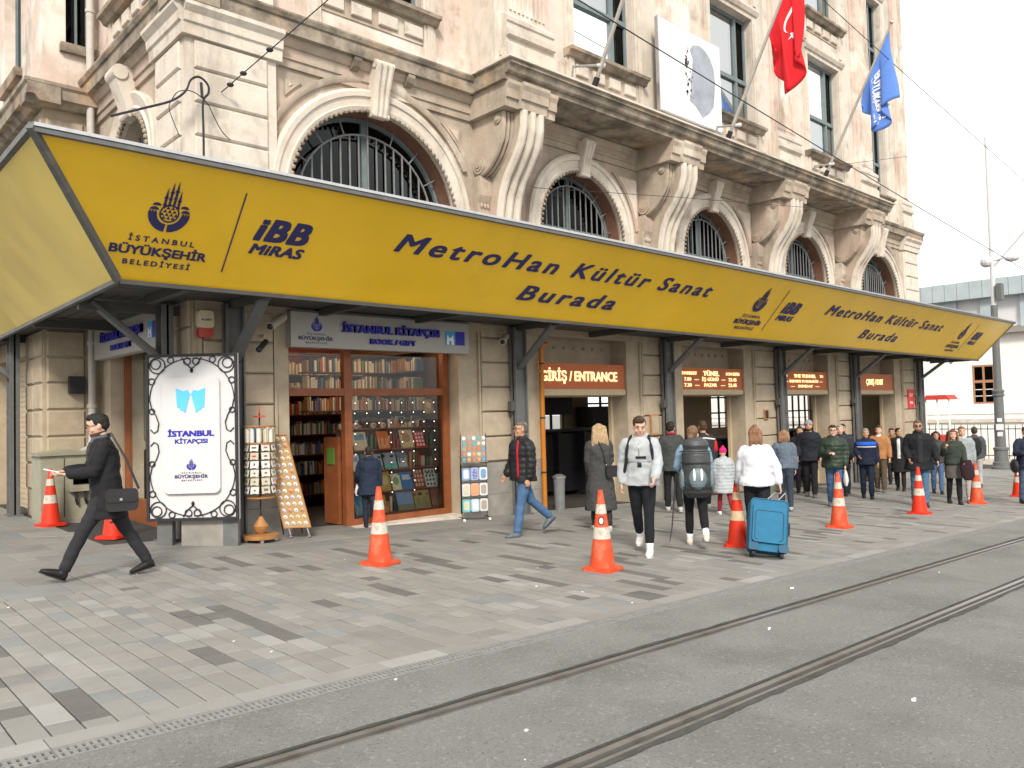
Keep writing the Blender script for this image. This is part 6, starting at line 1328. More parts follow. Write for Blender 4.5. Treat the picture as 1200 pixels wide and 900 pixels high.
    loft(bm, [(hc + Rh @ V((o, 0, z)), Rh @ Yv * w, Rh @ X * d) for z, w, d, o in hs], 18)
    lump(bm, hc + Rh @ V((0.098, 0, -0.028)), (0.020, 0.013, 0.016)); limb(bm, [hc + Rh @ V((0.084, 0, 0.012)), hc + Rh @ V((0.104, 0, -0.026))], [0.009, 0.012])
    lump(bm, hc + Rh @ V((0.072, 0, -0.098)), (0.026, 0.028, 0.02)); lump(bm, hc + Rh @ V((0.084, 0, 0.022)), (0.014, 0.05, 0.009)); lump(bm, hc + Rh @ V((0.088, 0, -0.064)), (0.012, 0.024, 0.011))
    for s in (-1, 1): lump(bm, hc + Rh @ V((-0.006, s * 0.077, -0.022)), (0.02, 0.010, 0.03)); lump(bm, hc + Rh @ V((0.062, s * 0.045, -0.04)), (0.024, 0.022, 0.024))
    for i, s in ((0, 1), (1, -1)):
        h, kn, an, fd = J[i]; limb(bm, [h + V((0, 0, 0.02)), h.lerp(kn, 0.5), kn, kn.lerp(an, 0.35), an], [0.088 * f_ ** .5, 0.074, 0.054, 0.054, 0.036]); upf0 = V((-fd.z, 0, fd.x)); limb(bm, [an, an + fd * 0.06 - upf0 * 0.045, an + fd * 0.13 - upf0 * 0.055], [0.034, 0.024, 0.016])
        sh, eb, wr, d2 = A[i]; limb(bm, [sh, sh.lerp(eb, 0.5), eb, eb.lerp(wr, 0.4), wr], [0.056, 0.047, 0.039, 0.038, 0.026])
        # hand: palm, four fingers, thumb
        wd = V((1, 0, 0)) - d2 * d2.x; wd = wd.normalized() if wd.length > 0.2 else V((0, 0, 1)); inn = d2.cross(wd) * (1 if d2.cross(wd).dot(V((0, -s, 0))) > 0 else -1)
        loft(bm, [(wr + d2 * 0.0, wd * 0.026, inn * 0.018), (wr + d2 * 0.04, wd * 0.037, inn * 0.015), (wr + d2 * 0.085, wd * 0.040, inn * 0.013), (wr + d2 * 0.095, wd * 0.034, inn * 0.009)], 10)
        rf_ = 0.0095 if near else 0.0105
        for q in range(4):
            o0 = wr + d2 * 0.088 + wd * (0.030 - 0.020 * q); L_ = (0.062, 0.072, 0.067, 0.052)[q]; c1 = (d2 * 0.92 + inn * 0.32).normalized(); c2 = (d2 * 0.45 + inn * 0.9).normalized(); c3 = (d2 * -0.1 + inn).normalized()
            tube(bm, [o0 - d2 * 0.02, o0, o0 + c1 * L_ * 0.42, o0 + c1 * L_ * 0.42 + c2 * L_ * 0.33, o0 + c1 * L_ * 0.42 + c2 * L_ * 0.33 + c3 * L_ * 0.25], [rf_, rf_, rf_ * 0.95, rf_ * 0.9, rf_ * 0.7], 8)
        o0 = wr + d2 * 0.03 + wd * 0.026; c1 = (wd * 0.65 + d2 * 0.7 + inn * 0.35).normalized(); tube(bm, [o0 - c1 * 0.01, o0 + c1 * 0.03, o0 + c1 * 0.032 + (d2 + inn * 0.3).normalized() * 0.03], [0.013, 0.012, 0.009], 8)
    body = put('body', bm, skin_m[skin], None, vx)
    # ---- face details
    for s in (-1, 1):
        bm = B(); ell(bm, hc + Rh @ V((0.0855, s * 0.031, -0.004)), (0.006, 0.012, 0.006), Rh, 8, 6); ew = put('eye', bm, eye_w, body)
        bm = B(); ell(bm, hc + Rh @ V((0.0905, s * 0.031, -0.004)), (0.004, 0.006, 0.006), Rh, 8, 6); put('iris', bm, eye_d, ew)
        bm = B(); tube(bm, [hc + Rh @ V((0.0945, s * 0.014, 0.022)), hc + Rh @ V((0.096, s * 0.03, 0.028)), hc + Rh @ V((0.084, s * 0.05, 0.022))], 0.0045, 5); put('eyebrow', bm, cloth(hair), body)
    bm = B(); ell(bm, hc + Rh @ V((0.0975, 0, -0.066)), (0.006, 0.021, 0.006), Rh, 8, 6); put('mouth', bm, lip_m, body)
    if beard:
        bm = B()
        loft(bm, [(hc + Rh @ V((o + .002, 0, z)), Rh @ Yv * (w + .006), Rh @ X * (d + .006)) for z, w, d, o in ((-0.132, 0.02, 0.026, 0.045), (-0.116, 0.041, 0.055, 0.03), (-0.09, 0.057, 0.078, 0.013), (-0.074, 0.058, 0.08, 0.009))], 16); put('beard', bm, cloth(beard), body, 0.008)
    if glasses:
        bm = B()
        for s in (-1, 1):
            pts = [hc + Rh @ V((0.106, s * 0.034 + 0.024 * math.cos(a * PI / 6), -0.004 + 0.017 * math.sin(a * PI / 6))) for a in range(13)]
            if glasses == 2: ell(bm, hc + Rh @ V((0.105, s * 0.034, -0.004)), (0.005, 0.026, 0.019), Rh, 10, 6)
            else: tube(bm, pts, 0.0028, 5)
            tube(bm, [hc + Rh @ V((0.104, s * 0.058, 0.004)), hc + Rh @ V((0.0, s * 0.082, 0.0))], 0.0028, 5)
        tube(bm, [hc + Rh @ V((0.107, -0.012, 0.0)), hc + Rh @ V((0.107, 0.012, 0.0))], 0.0028, 5); put('glasses', bm, iron, body)
    # ---- hair
    hm = M('hair_%d' % len(bpy.data.materials), hair, 0.6, 0.3, 30, 0.5, 90, spec=0.3); bm = B()
    if hairs != 'none' and not hat:
        th = 0.004 if hairs == 'crop' else 0.012
        lump(bm, hc + Rh @ V((-0.022, 0, 0.028)), (0.088 + th, 0.073 + th, 0.078 + th)); lump(bm, hc + Rh @ V((-0.006, 0, 0.058)), (0.094, 0.074, 0.060)); lump(bm, hc + Rh @ V((-0.042, 0, -0.015)), (0.060 + th, 0.068 + th, 0.07))
        if hairs in ('short', 'quiff'): lump(bm, hc + Rh @ V((0.045, 0, 0.085)), (0.045, 0.055, 0.030 if hairs == 'short' else 0.045))
        if hairs == 'long':
            for yy in (-0.07, -0.035, 0, 0.035, 0.07): limb(bm, [hc + Rh @ V((-0.05, yy, 0.05)), hc + Rh @ V((-0.085, yy * 1.25, -0.08)), hc + Rh @ V((-0.10, yy * 1.6, -0.19)), hc + Rh @ V((-0.095, yy * 1.75, -0.27))], [0.05, 0.045, 0.036, 0.02])
            for s in (-1, 1): limb(bm, [hc + Rh @ V((0.02, s * 0.066, 0.055)), hc + Rh @ V((0.025, s * 0.086, -0.05)), hc + Rh @ V((0.01, s * 0.10, -0.17)), hc + Rh @ V((-0.01, s * 0.11, -0.25))], [0.028, 0.026, 0.03, 0.02])
        if hairs == 'bob':
            for yy in (-0.065, -0.03, 0.0, 0.03, 0.065): limb(bm, [hc + Rh @ V((-0.05, yy, 0.05)), hc + Rh @ V((-0.08, yy * 1.3, -0.06)), hc + Rh @ V((-0.075, yy * 1.5, -0.14))], [0.045, 0.04, 0.022])
            for s in (-1, 1): limb(bm, [hc + Rh @ V((0.03, s * 0.06, 0.06)), hc + Rh @ V((0.03, s * 0.083, -0.03)), hc + Rh @ V((0.01, s * 0.09, -0.13))], [0.025, 0.026, 0.018])
        if hairs == 'bun': lump(bm, hc + Rh @ V((-0.115, 0, -0.055)), (0.04, 0.045, 0.04))
        if hairs == 'topbun':
            lump(bm, hc + Rh @ V((-0.06, 0, 0.11)), (0.035, 0.035, 0.03))
            for yy in (-0.05, 0, 0.05): limb(bm, [hc + Rh @ V((-0.06, yy, 0.03)), hc + Rh @ V((-0.09, yy * 1.2, -0.10)), hc + Rh @ V((-0.085, yy * 1.5, -0.18))], [0.045, 0.035, 0.018])
        def rough(me, a=0.006): push(me, lambda c: a * noise.noise(V((c[0] * 50, c[1] * 50, c[2] * 12))))
        put('hair', bm, hm, body, 0.009, rough, 1)
    else: bm.free()
    if hat:
        bm = B(); lump(bm, hc + Rh @ V((-0.012, 0, 0.045)), (0.108, 0.092, 0.09)); limb(bm, [hc + Rh @ V((-0.012, 0, 0.02)), hc + Rh @ V((-0.012, 0, 0.05))], [0.098, 0.098])
        if hat[1]: lump(bm, hc + Rh @ V((-0.03, 0, 0.145)), (0.035,) * 3)
        put('hat', bm, cloth(hat[0], bs=60, bump=0.4), body, 0.01)
        if hairs == 'long': bm = B(); limb(bm, [hc + Rh @ V((-0.06, 0, 0)), hc + Rh @ V((-0.09, 0, -0.15))], [0.06, 0.04]); put('hair', bm, hm, body, 0.01)
    # ---- trousers / skirt / tights
    def folds(a, fz=9):
        return lambda me: push(me, lambda c: a * (noise.noise(V((c[0] * 5, c[1] * 5, c[2] * fz))) + 0.5 * noise.noise(V((c[0] * 14, c[1] * 14, c[2] * 10)))))
    bm = B(); loft(bm, [(V((0, 0, z)), Yv * w * W_ * f_ ** .7, X * d * f_) for z, w, d in ((0.82, 0.12, 0.09), (0.90, 0.172, 0.122), (0.98, 0.175, 0.120), (1.05, 0.155, 0.11))], 16)
    for i in (0, 1):
        h, kn, an, fd = J[i]; p_ = pantr; e = kn.lerp(an, 0.96 if not socks else 0.80)
        limb(bm, [h + V((0, 0, 0.02)), h.lerp(kn, 0.5), kn, kn.lerp(an, 0.5), e], [0.102, 0.088 * max(1, p_ * .96), max(0.064, 0.068 * p_), max(0.063, 0.066 * p_), max(0.046, 0.056 * p_)])
    put('trousers', bm, cloth(pants), None, vc, folds(0.008 if pantr > 0.95 else 0.003, 16))
    if skirt:
        bm = B(); loft(bm, [(V((0, 0, z)), Yv * w, X * d) for z, w, d in ((0.60, 0.19, 0.15), (0.75, 0.185, 0.145), (0.92, 0.178, 0.128), (1.04, 0.155, 0.11))], 18); put('skirt', bm, cloth(skirt), None, vc, folds(0.01, 3))
    # ---- shoes
    for i in (0, 1):
        h, kn, an, fd = J[i]; upf = V((-fd.z, 0, fd.x)); dn = -upf
        bm = B(); limb(bm, [an + dn * 0.0, an + dn * 0.025], [0.046, 0.050]); side = Yv
        loft(bm, [(an - fd * 0.055 + dn * 0.04, side * 0.026, upf * 0.03), (an - fd * 0.03 + dn * 0.036, side * 0.044, upf * 0.046), (an + fd * 0.05 + dn * 0.036, side * 0.047, upf * 0.042), (an + fd * 0.12 + dn * 0.046, side * 0.050, upf * 0.032), (an + fd * 0.17 + dn * 0.053, side * 0.040, upf * 0.022), (an + fd * 0.195 + dn * 0.056, side * 0.02, upf * 0.014)], 12)
        so = put('shoe', bm, cloth(shoes, 0.5, 0.08), None, 0.0085)
        bm = B(); loft(bm, [(an - fd * 0.062 + dn * 0.077, side * 0.028, upf * 0.004), (an + fd * 0.0 + dn * 0.076, side * 0.040, upf * 0.011), (an + fd * 0.12 + dn * 0.076, side * 0.050, upf * 0.010), (an + fd * 0.20 + dn * 0.073, side * 0.022, upf * 0.006)], 12); put('sole', bm, board_white if max(shoes) > 0.3 else iron, so)
        if socks: bm = B(); limb(bm, [kn.lerp(an, 0.72), an], [0.05, 0.045]); put('sock', bm, cloth(socks), None)
    # ---- jacket
    if top:
        t_ = {'coat': 0.030, 'puffer': 0.042, 'hoodie': 0.028, 'sweater': 0.026, 'jacket': 0.030}[top]
        bm = B(); S_ = []
        hz = hem
        zs = [hz, hz + 0.06] + [z for z in (0.72, 0.80, 0.88, 0.96, 1.05, 1.15, 1.25, 1.34) if z > hz + 0.09] + [1.40, 1.44, 1.475]
        wtab = [(0.3, 0.245, 0.205), (0.5, 0.235, 0.19), (0.75, 0.205, 0.155), (0.88, 0.180, 0.128), (0.97, 0.172, 0.122), (1.05, 0.165, 0.117), (1.15, 0.160, 0.115), (1.28, 0.172, 0.122), (1.36, 0.180, 0.115), (1.40, 0.170, 0.10), (1.44, 0.125, 0.08), (1.475, 0.07, 0.065)]
        def wd_(z):
            for (a, b_, c), (d, e, f) in zip(wtab, wtab[1:]):
                if z <= d: q = (z - a) / (d - a); return b_ + (e - b_) * q, c + (f - c) * q
            return wtab[-1][1:]
        for z in zs:
            w, d = wd_(z); tt = t_ * (1.0 if z < 1.38 else 0.6 if z < 1.45 else 0.3)
            if top == 'sweater' and z < 1.0: tt += 0.02
            P_ = U(V((0.005, 0, z))) if z > 0.95 else V((0.005 + (0.95 - z) * 0.0, 0, z)); S_.append((P_, Yv * (w + tt) * W_ * f_ ** .7, X * (d + tt) * f_))
        loft(bm, S_, 22)
        for i, s in ((0, 1), (1, -1)):
            sh, eb, wr, d2 = A[i]; limb(bm, [sh + V((0, -0.03 * s, 0.0)), sh.lerp(eb, 0.3), sh.lerp(eb, 0.7), eb, eb.lerp(wr, 0.5), eb.lerp(wr, 0.93)], [0.062 + t_ * .7, 0.052 + t_, 0.046 + t_, 0.042 + t_, 0.038 + t_ * .9, 0.032 + t_ * .7])
        if top in ('coat', 'jacket'): loft(bm, [(nb + V((0.0, 0, z)), Yv * w, X * w) for z, w in ((-0.04, 0.085), (0.01, 0.072), (0.035, 0.068))], 16)
        if top == 'puffer': loft(bm, [(nb + V((0.0, 0, z)), Yv * w, X * w) for z, w in ((-0.04, 0.095), (0.02, 0.083), (0.05, 0.075))], 16)
        if hood == 'down': lump(bm, nb + V((-0.075, 0, 0.0)), (0.065, 0.12, 0.065)); [limb(bm, [nb + V((-0.04, s * 0.085, 0.01)), nb + V((0.05, s * 0.055, -0.03))], [0.035, 0.025]) for s in (-1, 1)]
        pf_ = puff
        dsp = lambda me: push(me, lambda c: 0.013 * (noise.noise(V((c[0] * 6 + x, c[1] * 6, c[2] * 7))) + 0.7 * noise.noise(V((c[0] * 13, c[1] * 13 + y, c[2] * 17)))) + (pf_ * (abs(math.sin(c[2] * PI / 0.085)) ** 0.6 - 0.6) if pf_ else 0))
        jk = put('jacket' if top != 'sweater' else 'sweater', bm, cloth(topc, 0.8 if top != 'puffer' else 0.45, 0.3, 22), None, vc, dsp)
        if build:
            pass
    else: jk = body
    def fr_pt(z, lat=0.0, out=0.0):
        w, d = wd_(z); c = U(V((0.005, 0, z))) if z > 0.95 else V((0.005, 0, z)); a = lat
        return c + V((math.cos(a) * ((d + t_) * f_ + out), math.sin(a) * ((w + t_) * W_ * f_ ** .7 + out), 0))
    if inner:      # visible garment in the open front: strip of colour down the chest
        bm = B(); pts = []
        z0_, z1_ = max(hem + 0.05, 0.9), 1.44; n = 10
        L1 = [fr_pt(z0_ + (z1_ - z0_) * i / n, inner[1], 0.006) for i in range(n + 1)]; L2 = [fr_pt(z0_ + (z1_ - z0_) * i / n, 0, 0.006) for i in range(n + 1)]; L3 = [fr_pt(z0_ + (z1_ - z0_) * i / n, -inner[1], 0.006) for i in range(n + 1)]
        vs = [[bm.verts.new(p) for p in L] for L in (L1, L2, L3)]; vb = [[bm.verts.new(p - V((0.03, 0, 0))) for p in L] for L in (L1, L2, L3)]
        for i in range(n):
            for q in range(2): bm.faces.new((vs[q][i], vs[q + 1][i], vs[q + 1][i + 1], vs[q][i + 1]))
            bm.faces.new((vs[0][i], vs[0][i + 1], vb[0][i + 1], vb[0][i])); bm.faces.new((vs[2][i], vb[2][i], vb[2][i + 1], vs[2][i + 1]))
        put('shirt', bm, cloth(inner[0]), jk)
        if open_:
            for s in (1,): bm = B(); tube(bm, [fr_pt(z0_ + (z1_ - z0_) * i / n, s * (inner[1] + 0.05), 0.008) for i in range(n + 1)], 0.016, 7); put('lining', bm, cloth(open_), jk)
    if shirt: bm = B(); loft(bm, [(nb + V((0.03, 0, z)), Yv * w, X * w) for z, w in ((-0.05, 0.07), (-0.01, 0.068), (0.02, 0.062))], 14); put('collar', bm, cloth(shirt), jk)
    if scarf:
        bm = B(); ring = [nb + V((0.070 * math.cos(a * PI / 8), 0.075 * math.sin(a * PI / 8), 0.015 + 0.02 * math.cos(a * PI / 8) * -1)) for a in range(17)]; tube(bm, ring, 0.026, 9); lump(bm, nb + V((0.08, 0.02, -0.05)), (0.03, 0.05, 0.08)); put('scarf', bm, cloth(scarf), jk, 0.011)
    return dict(root=root, put=put, A=A, J=J, hc=hc, nb=nb, U=U, Rh=Rh, k=k, fr_pt=fr_pt if top else None, jk=jk, body=body, fin=fin, head=head, gz=gzz)
def toworld(p, v):
    return p['fin'] @ Vector(v) + p['root'].location
def held(name, label, cat, p, at, build, group=None):
    """a thing carried by person p, modelled in the person's local frame around the point 'at'"""
    w = toworld(p, at); t = thing(name, label, cat, w, 0, group); OFF[t.name] = Vector((0, 0, 0))
    def add(nm, bm, mat, voxel=None, smooth=True, parent=None):
        if voxel: me = remesh(bm, voxel, 2, nm)
        else:
            bmesh.ops.recalc_face_normals(bm, faces=bm.faces[:]); me = bpy.data.meshes.new(nm); bm.to_mesh(me); bm.free()
            if smooth: me.polygons.foreach_set('use_smooth', [True] * len(me.polygons)); me.set_sharp_from_angle(angle=math.radians(40))
        me.transform(Matrix.Translation(-w + p['root'].location) @ p['fin']); me.materials.clear(); me.materials.append(mat)
        o = bpy.data.objects.new(nm, me); COL.objects.link(o); o.parent = parent or t; return o
    build(add); return t
D = math.radians
black = (0.018, 0.018, 0.02)
leather = M('black_leather', (0.02, 0.02, 0.022), 0.4, 0.15, 9, 0.15, 50)
# 1 walking man with phone
p = person('man in a black coat and glasses striding left past the white sign', 2.62, 9.15, D(168), 1.80, legs=((31, 6), (-24, 6)), arms=((20, 4, 66, 28), (22, 4, 68, 22)), lean=5, hd=(0, 16), skin=2, near=True, top='coat', topc=(0.014, 0.014, 0.016), hem=0.66, pants=(0.024, 0.024, 0.028), shoes=(0.015, 0.014, 0.014), hair=(0.012, 0.010, 0.009), glasses=1, scarf=(0.08, 0.085, 0.10), beard=(0.09, 0.05, 0.035), inner=((0.045, 0.045, 0.05), 0.3), foot=(20, -6))
h = p['A'][0][2] * 0.5 + p['A'][1][2] * 0.5
held('phone', 'white phone held in front of the walking man in the black coat', 'phone', p, h + Vector((0.10, 0, 0.03)), lambda add: (lambda b: (obox(b, h + Vector((0.125, 0.0, 0.03)), (0.065, 0, 0.02), (0, 0.035, 0), (-0.001, 0, 0.005)), add('case', b, white_p, None, False)))(B()))
def sb(add):
    b = B(); prism(b, rrect(-0.16, 0.14, 0.74, 0.96, 0.05), lambda u, v, d: Vector((u - 0.10, d, v)), 0.225, 0.31); s_ = add('bag_body', b, leather)
    b = B(); prism(b, rrect(-0.155, 0.135, 0.83, 0.965, 0.04), lambda u, v, d: Vector((u - 0.10, d, v)), 0.311, 0.322); add('flap', b, leather, parent=s_)
    b = B(); tube(b, [(-0.27, 0.25, 0.95), (-0.16, 0.22, 1.25), (-0.03, 0.12, 1.52), (0.10, -0.05, 1.45), (0.16, -0.2, 1.15)], 0.012, 6); add('strap', b, leather)
    b = B(); obox(b, (-0.10, 0.326, 0.86), (0.012, 0, 0), (0, 0.003, 0), (0, 0, 0.012)); add('buckle', b, alu, parent=s_)
held('shoulder_bag', 'black shoulder bag hanging behind the walking man in the black coat', 'bag', p, (-0.1, 0.26, 0.9), sb)
# 2 child at the shop window
p = person('small boy in a dark hooded coat seen from behind at the shop window', 7.05, 11.02, D(62), 1.30, legs=((4, 6), (-20, 8)), arms=((10, 12, 30, 0), (2, 10, 8, 0)), skin=0, top='coat', topc=(0.016, 0.024, 0.045), hem=0.70, fat=1.15, pants=(0.02, 0.024, 0.04), hair=(0.02, 0.015, 0.012), hairs='crop', hood='down', shoes=(0.02, 0.02, 0.02))
h = p['A'][0][2]
def plastic_bag(h, w=0.12, L=0.32, m=board_white):
    def f(add):
        b = B(); loft(b, [(h + Vector((0, 0, -0.05)), Vector((0.02, 0, 0)), Vector((0, 0.02, 0))), (h + Vector((0, 0, -0.12)), Vector((w * .7, 0, 0)), Vector((0, 0.04, 0))), (h + Vector((0, 0, -L * .7)), Vector((w, 0, 0)), Vector((0, 0.06, 0))), (h + Vector((0.01, 0, -L)), Vector((w * .8, 0, 0)), Vector((0, 0.03, 0)))], 10); add('bag_body', b, m)
        b = B(); tube(b, [h + Vector((0, 0, -0.1)), h + Vector((0.03, 0, -0.04)), h + Vector((0, 0, -0.1))], 0.006, 5); tube(b, [h + Vector((-.02, 0, -0.12)), h + Vector((0, 0, -0.03)), h + Vector((.03, 0, -0.12))], 0.008, 5); add('handle', b, m)
    return f
held('plastic_bag', 'white bag in the left hand of the small boy at the shop window', 'bag', p, h, plastic_bag(h, 0.07, 0.28))
# 3 man in jeans looking back
p = person('grey-haired man in a red-lined black puffer jacket and jeans, looking left', 8.25, 8.70, D(166), 1.74, legs=((14, 4), (-24, 26)), arms=((-6, 8, 18, 0), (8, 10, 22, 0)), lean=1, hd=(-8, 0), skin=1, near=True, top='puffer', topc=(0.018, 0.018, 0.02), hem=0.84, puff=0.010, fat=1.12, pants=(0.06, 0.12, 0.23), pantr=1.05, shoes=(0.10, 0.13, 0.15), hair=(0.10, 0.09, 0.085), hairs='crop', glasses=1, inner=((0.018, 0.02, 0.032), 0.55), open_=(0.42, 0.015, 0.02), foot=(0, 0))
b = B(); a_ = p['A'][0]; c_ = a_[0].lerp(a_[1], 0.35); obox(b, c_ + Vector((0, 0.085, 0)), (0.03, 0, 0), (0, 0.004, 0), (0, 0, 0.03)); p['put']('arm_patch', b, board_white, p['jk'])
# 4 woman in the long grey coat
p = person('blonde woman seen from behind in a long charcoal coat behind the oval-badged cone', 9.62, 8.38, D(55), 1.70, legs=((8, 4), (-8, 6)), arms=((4, 6, 20, 10), (6, 6, 50, 20)), lean=2, skin=2, near=True, female=True, top='coat', topc=(0.050, 0.050, 0.050), hem=0.34, fat=1.1, pants=(0.03, 0.03, 0.03), hair=(0.36, 0.25, 0.14), hairs='long', shoes=(0.5, 0.5, 0.48))
def sb2(add):
    b = B(); prism(b, rrect(-0.12, 0.12, 0.88, 1.06, 0.05), lambda u, v, d: Vector((d, u - 0.16, v)), -0.27, -0.19); q = add('bag_body', b, leather); b = B(); tube(b, [(-0.21, -0.06, 1.05), (-0.16, -0.02, 1.3), (-0.06, 0.06, 1.5), (0.1, 0.08, 1.4)], 0.014, 6); add('strap', b, leather)
    b = B(); ell(b, (-0.22, -0.05, 1.07), (0.012, 0.012, 0.012)); add('ring', b, alu, parent=q)
held('handbag', 'black shoulder bag on the back of the woman in the charcoal coat', 'bag', p, (-0.2, -0.15, 0.97), sb2)
# 5 hooded man
p = person('young man in a pale grey half-zip anorak and black trousers walking towards the camera', 8.22, 6.46, D(212), 1.80, legs=((10, 6), (-16, 22)), arms=((14, 8, 34, 8), (-10, 11, 22, 0)), lean=8, hd=(12, 22), skin=2, near=True, top='hoodie', topc=(0.36, 0.385, 0.40), hem=0.86, fat=1.08, pants=(0.012, 0.014, 0.018), pantr=0.95, shoes=(0.62, 0.61, 0.58), socks=(0.7, 0.7, 0.7), hair=(0.055, 0.03, 0.018), hairs='quiff', hood='down')
ap = cloth((0.02, 0.02, 0.022))
def strap(p, s, r=0.016):
    b = B(); pts = [p['fr_pt'](1.02, s * 1.2, 0.012), p['fr_pt'](1.2, s * 0.85, 0.014), p['fr_pt'](1.32, s * 0.72, 0.016), p['U'](Vector((0.05, s * 0.115, 1.465))), p['U'](Vector((-0.04, s * 0.105, 1.475)))]; tube(b, pts, r, 7); return b
def bp(add):
    for s in (-1, 1): add('shoulder_strap', strap(p, s, 0.02), ap)
    b = B(); loft(b, [(Vector((-0.20, 0, z)), Vector((0, w, 0)), Vector((d, 0, 0))) for z, w, d in ((0.98, 0.13, 0.07), (1.1, 0.15, 0.09), (1.3, 0.14, 0.085), (1.42, 0.09, 0.05))], 14); add('pack', b, ap)
held('backpack', 'black backpack worn by the young man in the pale grey anorak, straps showing', 'backpack', p, (-0.2, 0, 1.2), bp)
for z0, z1, w, tx in ((1.205, 1.235, 0.30, 'W'), (1.10, 1.15, 0.12, '')):
    b = B(); n = 8; L = []
    for i in range(n + 1): a = -w + 2 * w * i / n + (0.1 if tx else 0); L.append((p['fr_pt'](z0, a, 0.012), p['fr_pt'](z1, a, 0.012)))
    vs = [(b.verts.new(a), b.verts.new(c)) for a, c in L]; vi = [(b.verts.new(a - Vector((0.02, 0, 0))), b.verts.new(c - Vector((0.02, 0, 0)))) for a, c in L]
    for i in range(n): b.faces.new((vs[i][0], vs[i + 1][0], vs[i + 1][1], vs[i][1])); b.faces.new((vs[i][1], vs[i + 1][1], vi[i + 1][1], vi[i][1])); b.faces.new((vs[i][0], vi[i][0], vi[i + 1][0], vs[i + 1][0]))
    p['put']('chest_label', b, ap, p['jk'])
b = B(); tube(b, [p['fr_pt'](1.17, -0.75, 0.01), p['fr_pt'](1.17, 0, 0.014), p['fr_pt'](1.17, 0.75, 0.01)], 0.007, 5); p['put']('pocket_seam', b, cloth((0.33, 0.35, 0.37)), p['jk'])
b = B(); tube(b, [p['fr_pt'](1.25, 0, 0.012), p['fr_pt'](1.40, 0, 0.010)], 0.006, 5); p['put']('zip', b, alu, p['jk'])
# 6 woman with the big rucksack
denim = (0.22, 0.34, 0.46)
p = person('brown-haired woman in a denim jacket and black leggings walking away under a huge rucksack', 9.38, 6.45, D(40), 1.68, legs=((12, 4), (-20, 26)), arms=((14, 14, 60, 18), (14, 14, 60, 18)), lean=5, hd=(-25, 0), skin=2, near=True, female=True, top='jacket', topc=denim, hem=0.88, fat=1.05, pants=(0.012, 0.012, 0.014), pantr=0.88, shoes=(0.55, 0.50, 0.42), socks=(0.75, 0.76, 0.78), hair=(0.16, 0.09, 0.05), hairs='bun', foot=(0, 25))
ruck = M('grey_rucksack_nylon', (0.045, 0.05, 0.052), 0.45, 0.2, 8, 0.5, 12); ruck2 = M('blue_grey_nylon', (0.13, 0.17, 0.19), 0.45, 0.15, 8, 0.4, 14)
def rk(add):
    b = B(); loft(b, [(Vector((x_, 0, z)), Vector((0, w, 0)), Vector((d, 0, 0))) for z, w, d, x_ in ((0.72, 0.13, 0.08, -0.24), (0.80, 0.20, 0.13, -0.27), (0.95, 0.215, 0.155, -0.29), (1.15, 0.20, 0.15, -0.29), (1.34, 0.20, 0.14, -0.28), (1.40, 0.17, 0.11, -0.27), (1.46, 0.19, 0.135, -0.27), (1.53, 0.16, 0.11, -0.26), (1.57, 0.08, 0.06, -0.25))], 18); main = add('pack', b, ruck, 0.014)
    b = B(); lump(b, Vector((-0.42, 0, 1.0)), (0.06, 0.13, 0.16)); lump(b, Vector((-0.30, 0.20, 0.98)), (0.08, 0.05, 0.16)); lump(b, Vector((-0.30, -0.20, 0.98)), (0.08, 0.05, 0.16)); add('pocket', b, ruck2, 0.014, parent=main)
    for s in (-0.05, 0.05): b = B(); tube(b, [(-0.47, s, 0.98), (-0.475, s, 1.05), (-0.455, s, 1.14)], [0.012, 0.022, 0.012], 8); add('shiny_tab', b, white_p, parent=main)
    for s in (-1, 1): b = B(); tube(b, [(-0.2, s * 0.10, 1.42), (-0.03, s * 0.13, 1.50), (0.10, s * 0.14, 1.38), (0.13, s * 0.16, 1.2), (-0.05, s * 0.2, 1.0)], 0.018, 7); add('shoulder_strap', b, ruck)
    for z in (0.88, 1.22, 1.38): b = B(); tube(b, [(-0.29 + 0.165 * math.cos(a), 0.22 * math.sin(a), z) for a in [PI / 2 + PI * i / 10 for i in range(11)]], 0.007, 5); add('webbing', b, leather)
held('rucksack', 'huge dark grey hiking rucksack on the back of the woman in black leggings', 'backpack', p, (-0.28, 0, 1.1), rk)
def pole_(add): b = B(); tube(b, [(-0.10, 0.28, 0.95), (-0.22, 0.36, 0.30), (-0.28, 0.40, 0.12)], [0.012, 0.009, 0.006], 6); add('shaft', b, iron); b = B(); tube(b, [(-0.09, 0.27, 1.0), (-0.11, 0.285, 0.86)], 0.018, 8); add('grip', b, leather)
held('walking_pole', 'thin black walking pole hanging beside the rucksack', 'walking pole', p, (-0.1, 0.28, 0.95), pole_)
# 7, 8 couple further in
person('man in a dark grey coat and red scarf seen from behind near the second door', 13.0, 9.45, D(48), 1.78, legs=((10, 4), (-10, 8)), skin=1, top='coat', topc=(0.045, 0.05, 0.05), hem=0.78, fat=1.1, pants=black, hair=(0.02, 0.015, 0.012), scarf=(0.33, 0.03, 0.03), shoes=(0.4, 0.4, 0.4), hd=(-30, 0))
p = person('man in a black jacket with red sleeves and white shoulders, seen from behind', 13.95, 9.35, D(50), 1.80, legs=((-8, 6), (10, 4)), skin=1, top='jacket', topc=(0.025, 0.025, 0.028), hem=0.86, fat=1.15, pants=black, hair=(0.06, 0.035, 0.02), hairs='crop', shoes=(0.5, 0.5, 0.5))
for i in (0, 1):
    a_ = p['A'][i]; b = B(); limb(b, [a_[0].lerp(a_[1], 0.35), a_[0].lerp(a_[1], 0.95)], [0.085, 0.079]); p['put']('sleeve_panel', b, cloth((0.48, 0.02, 0.025)), p['jk'])
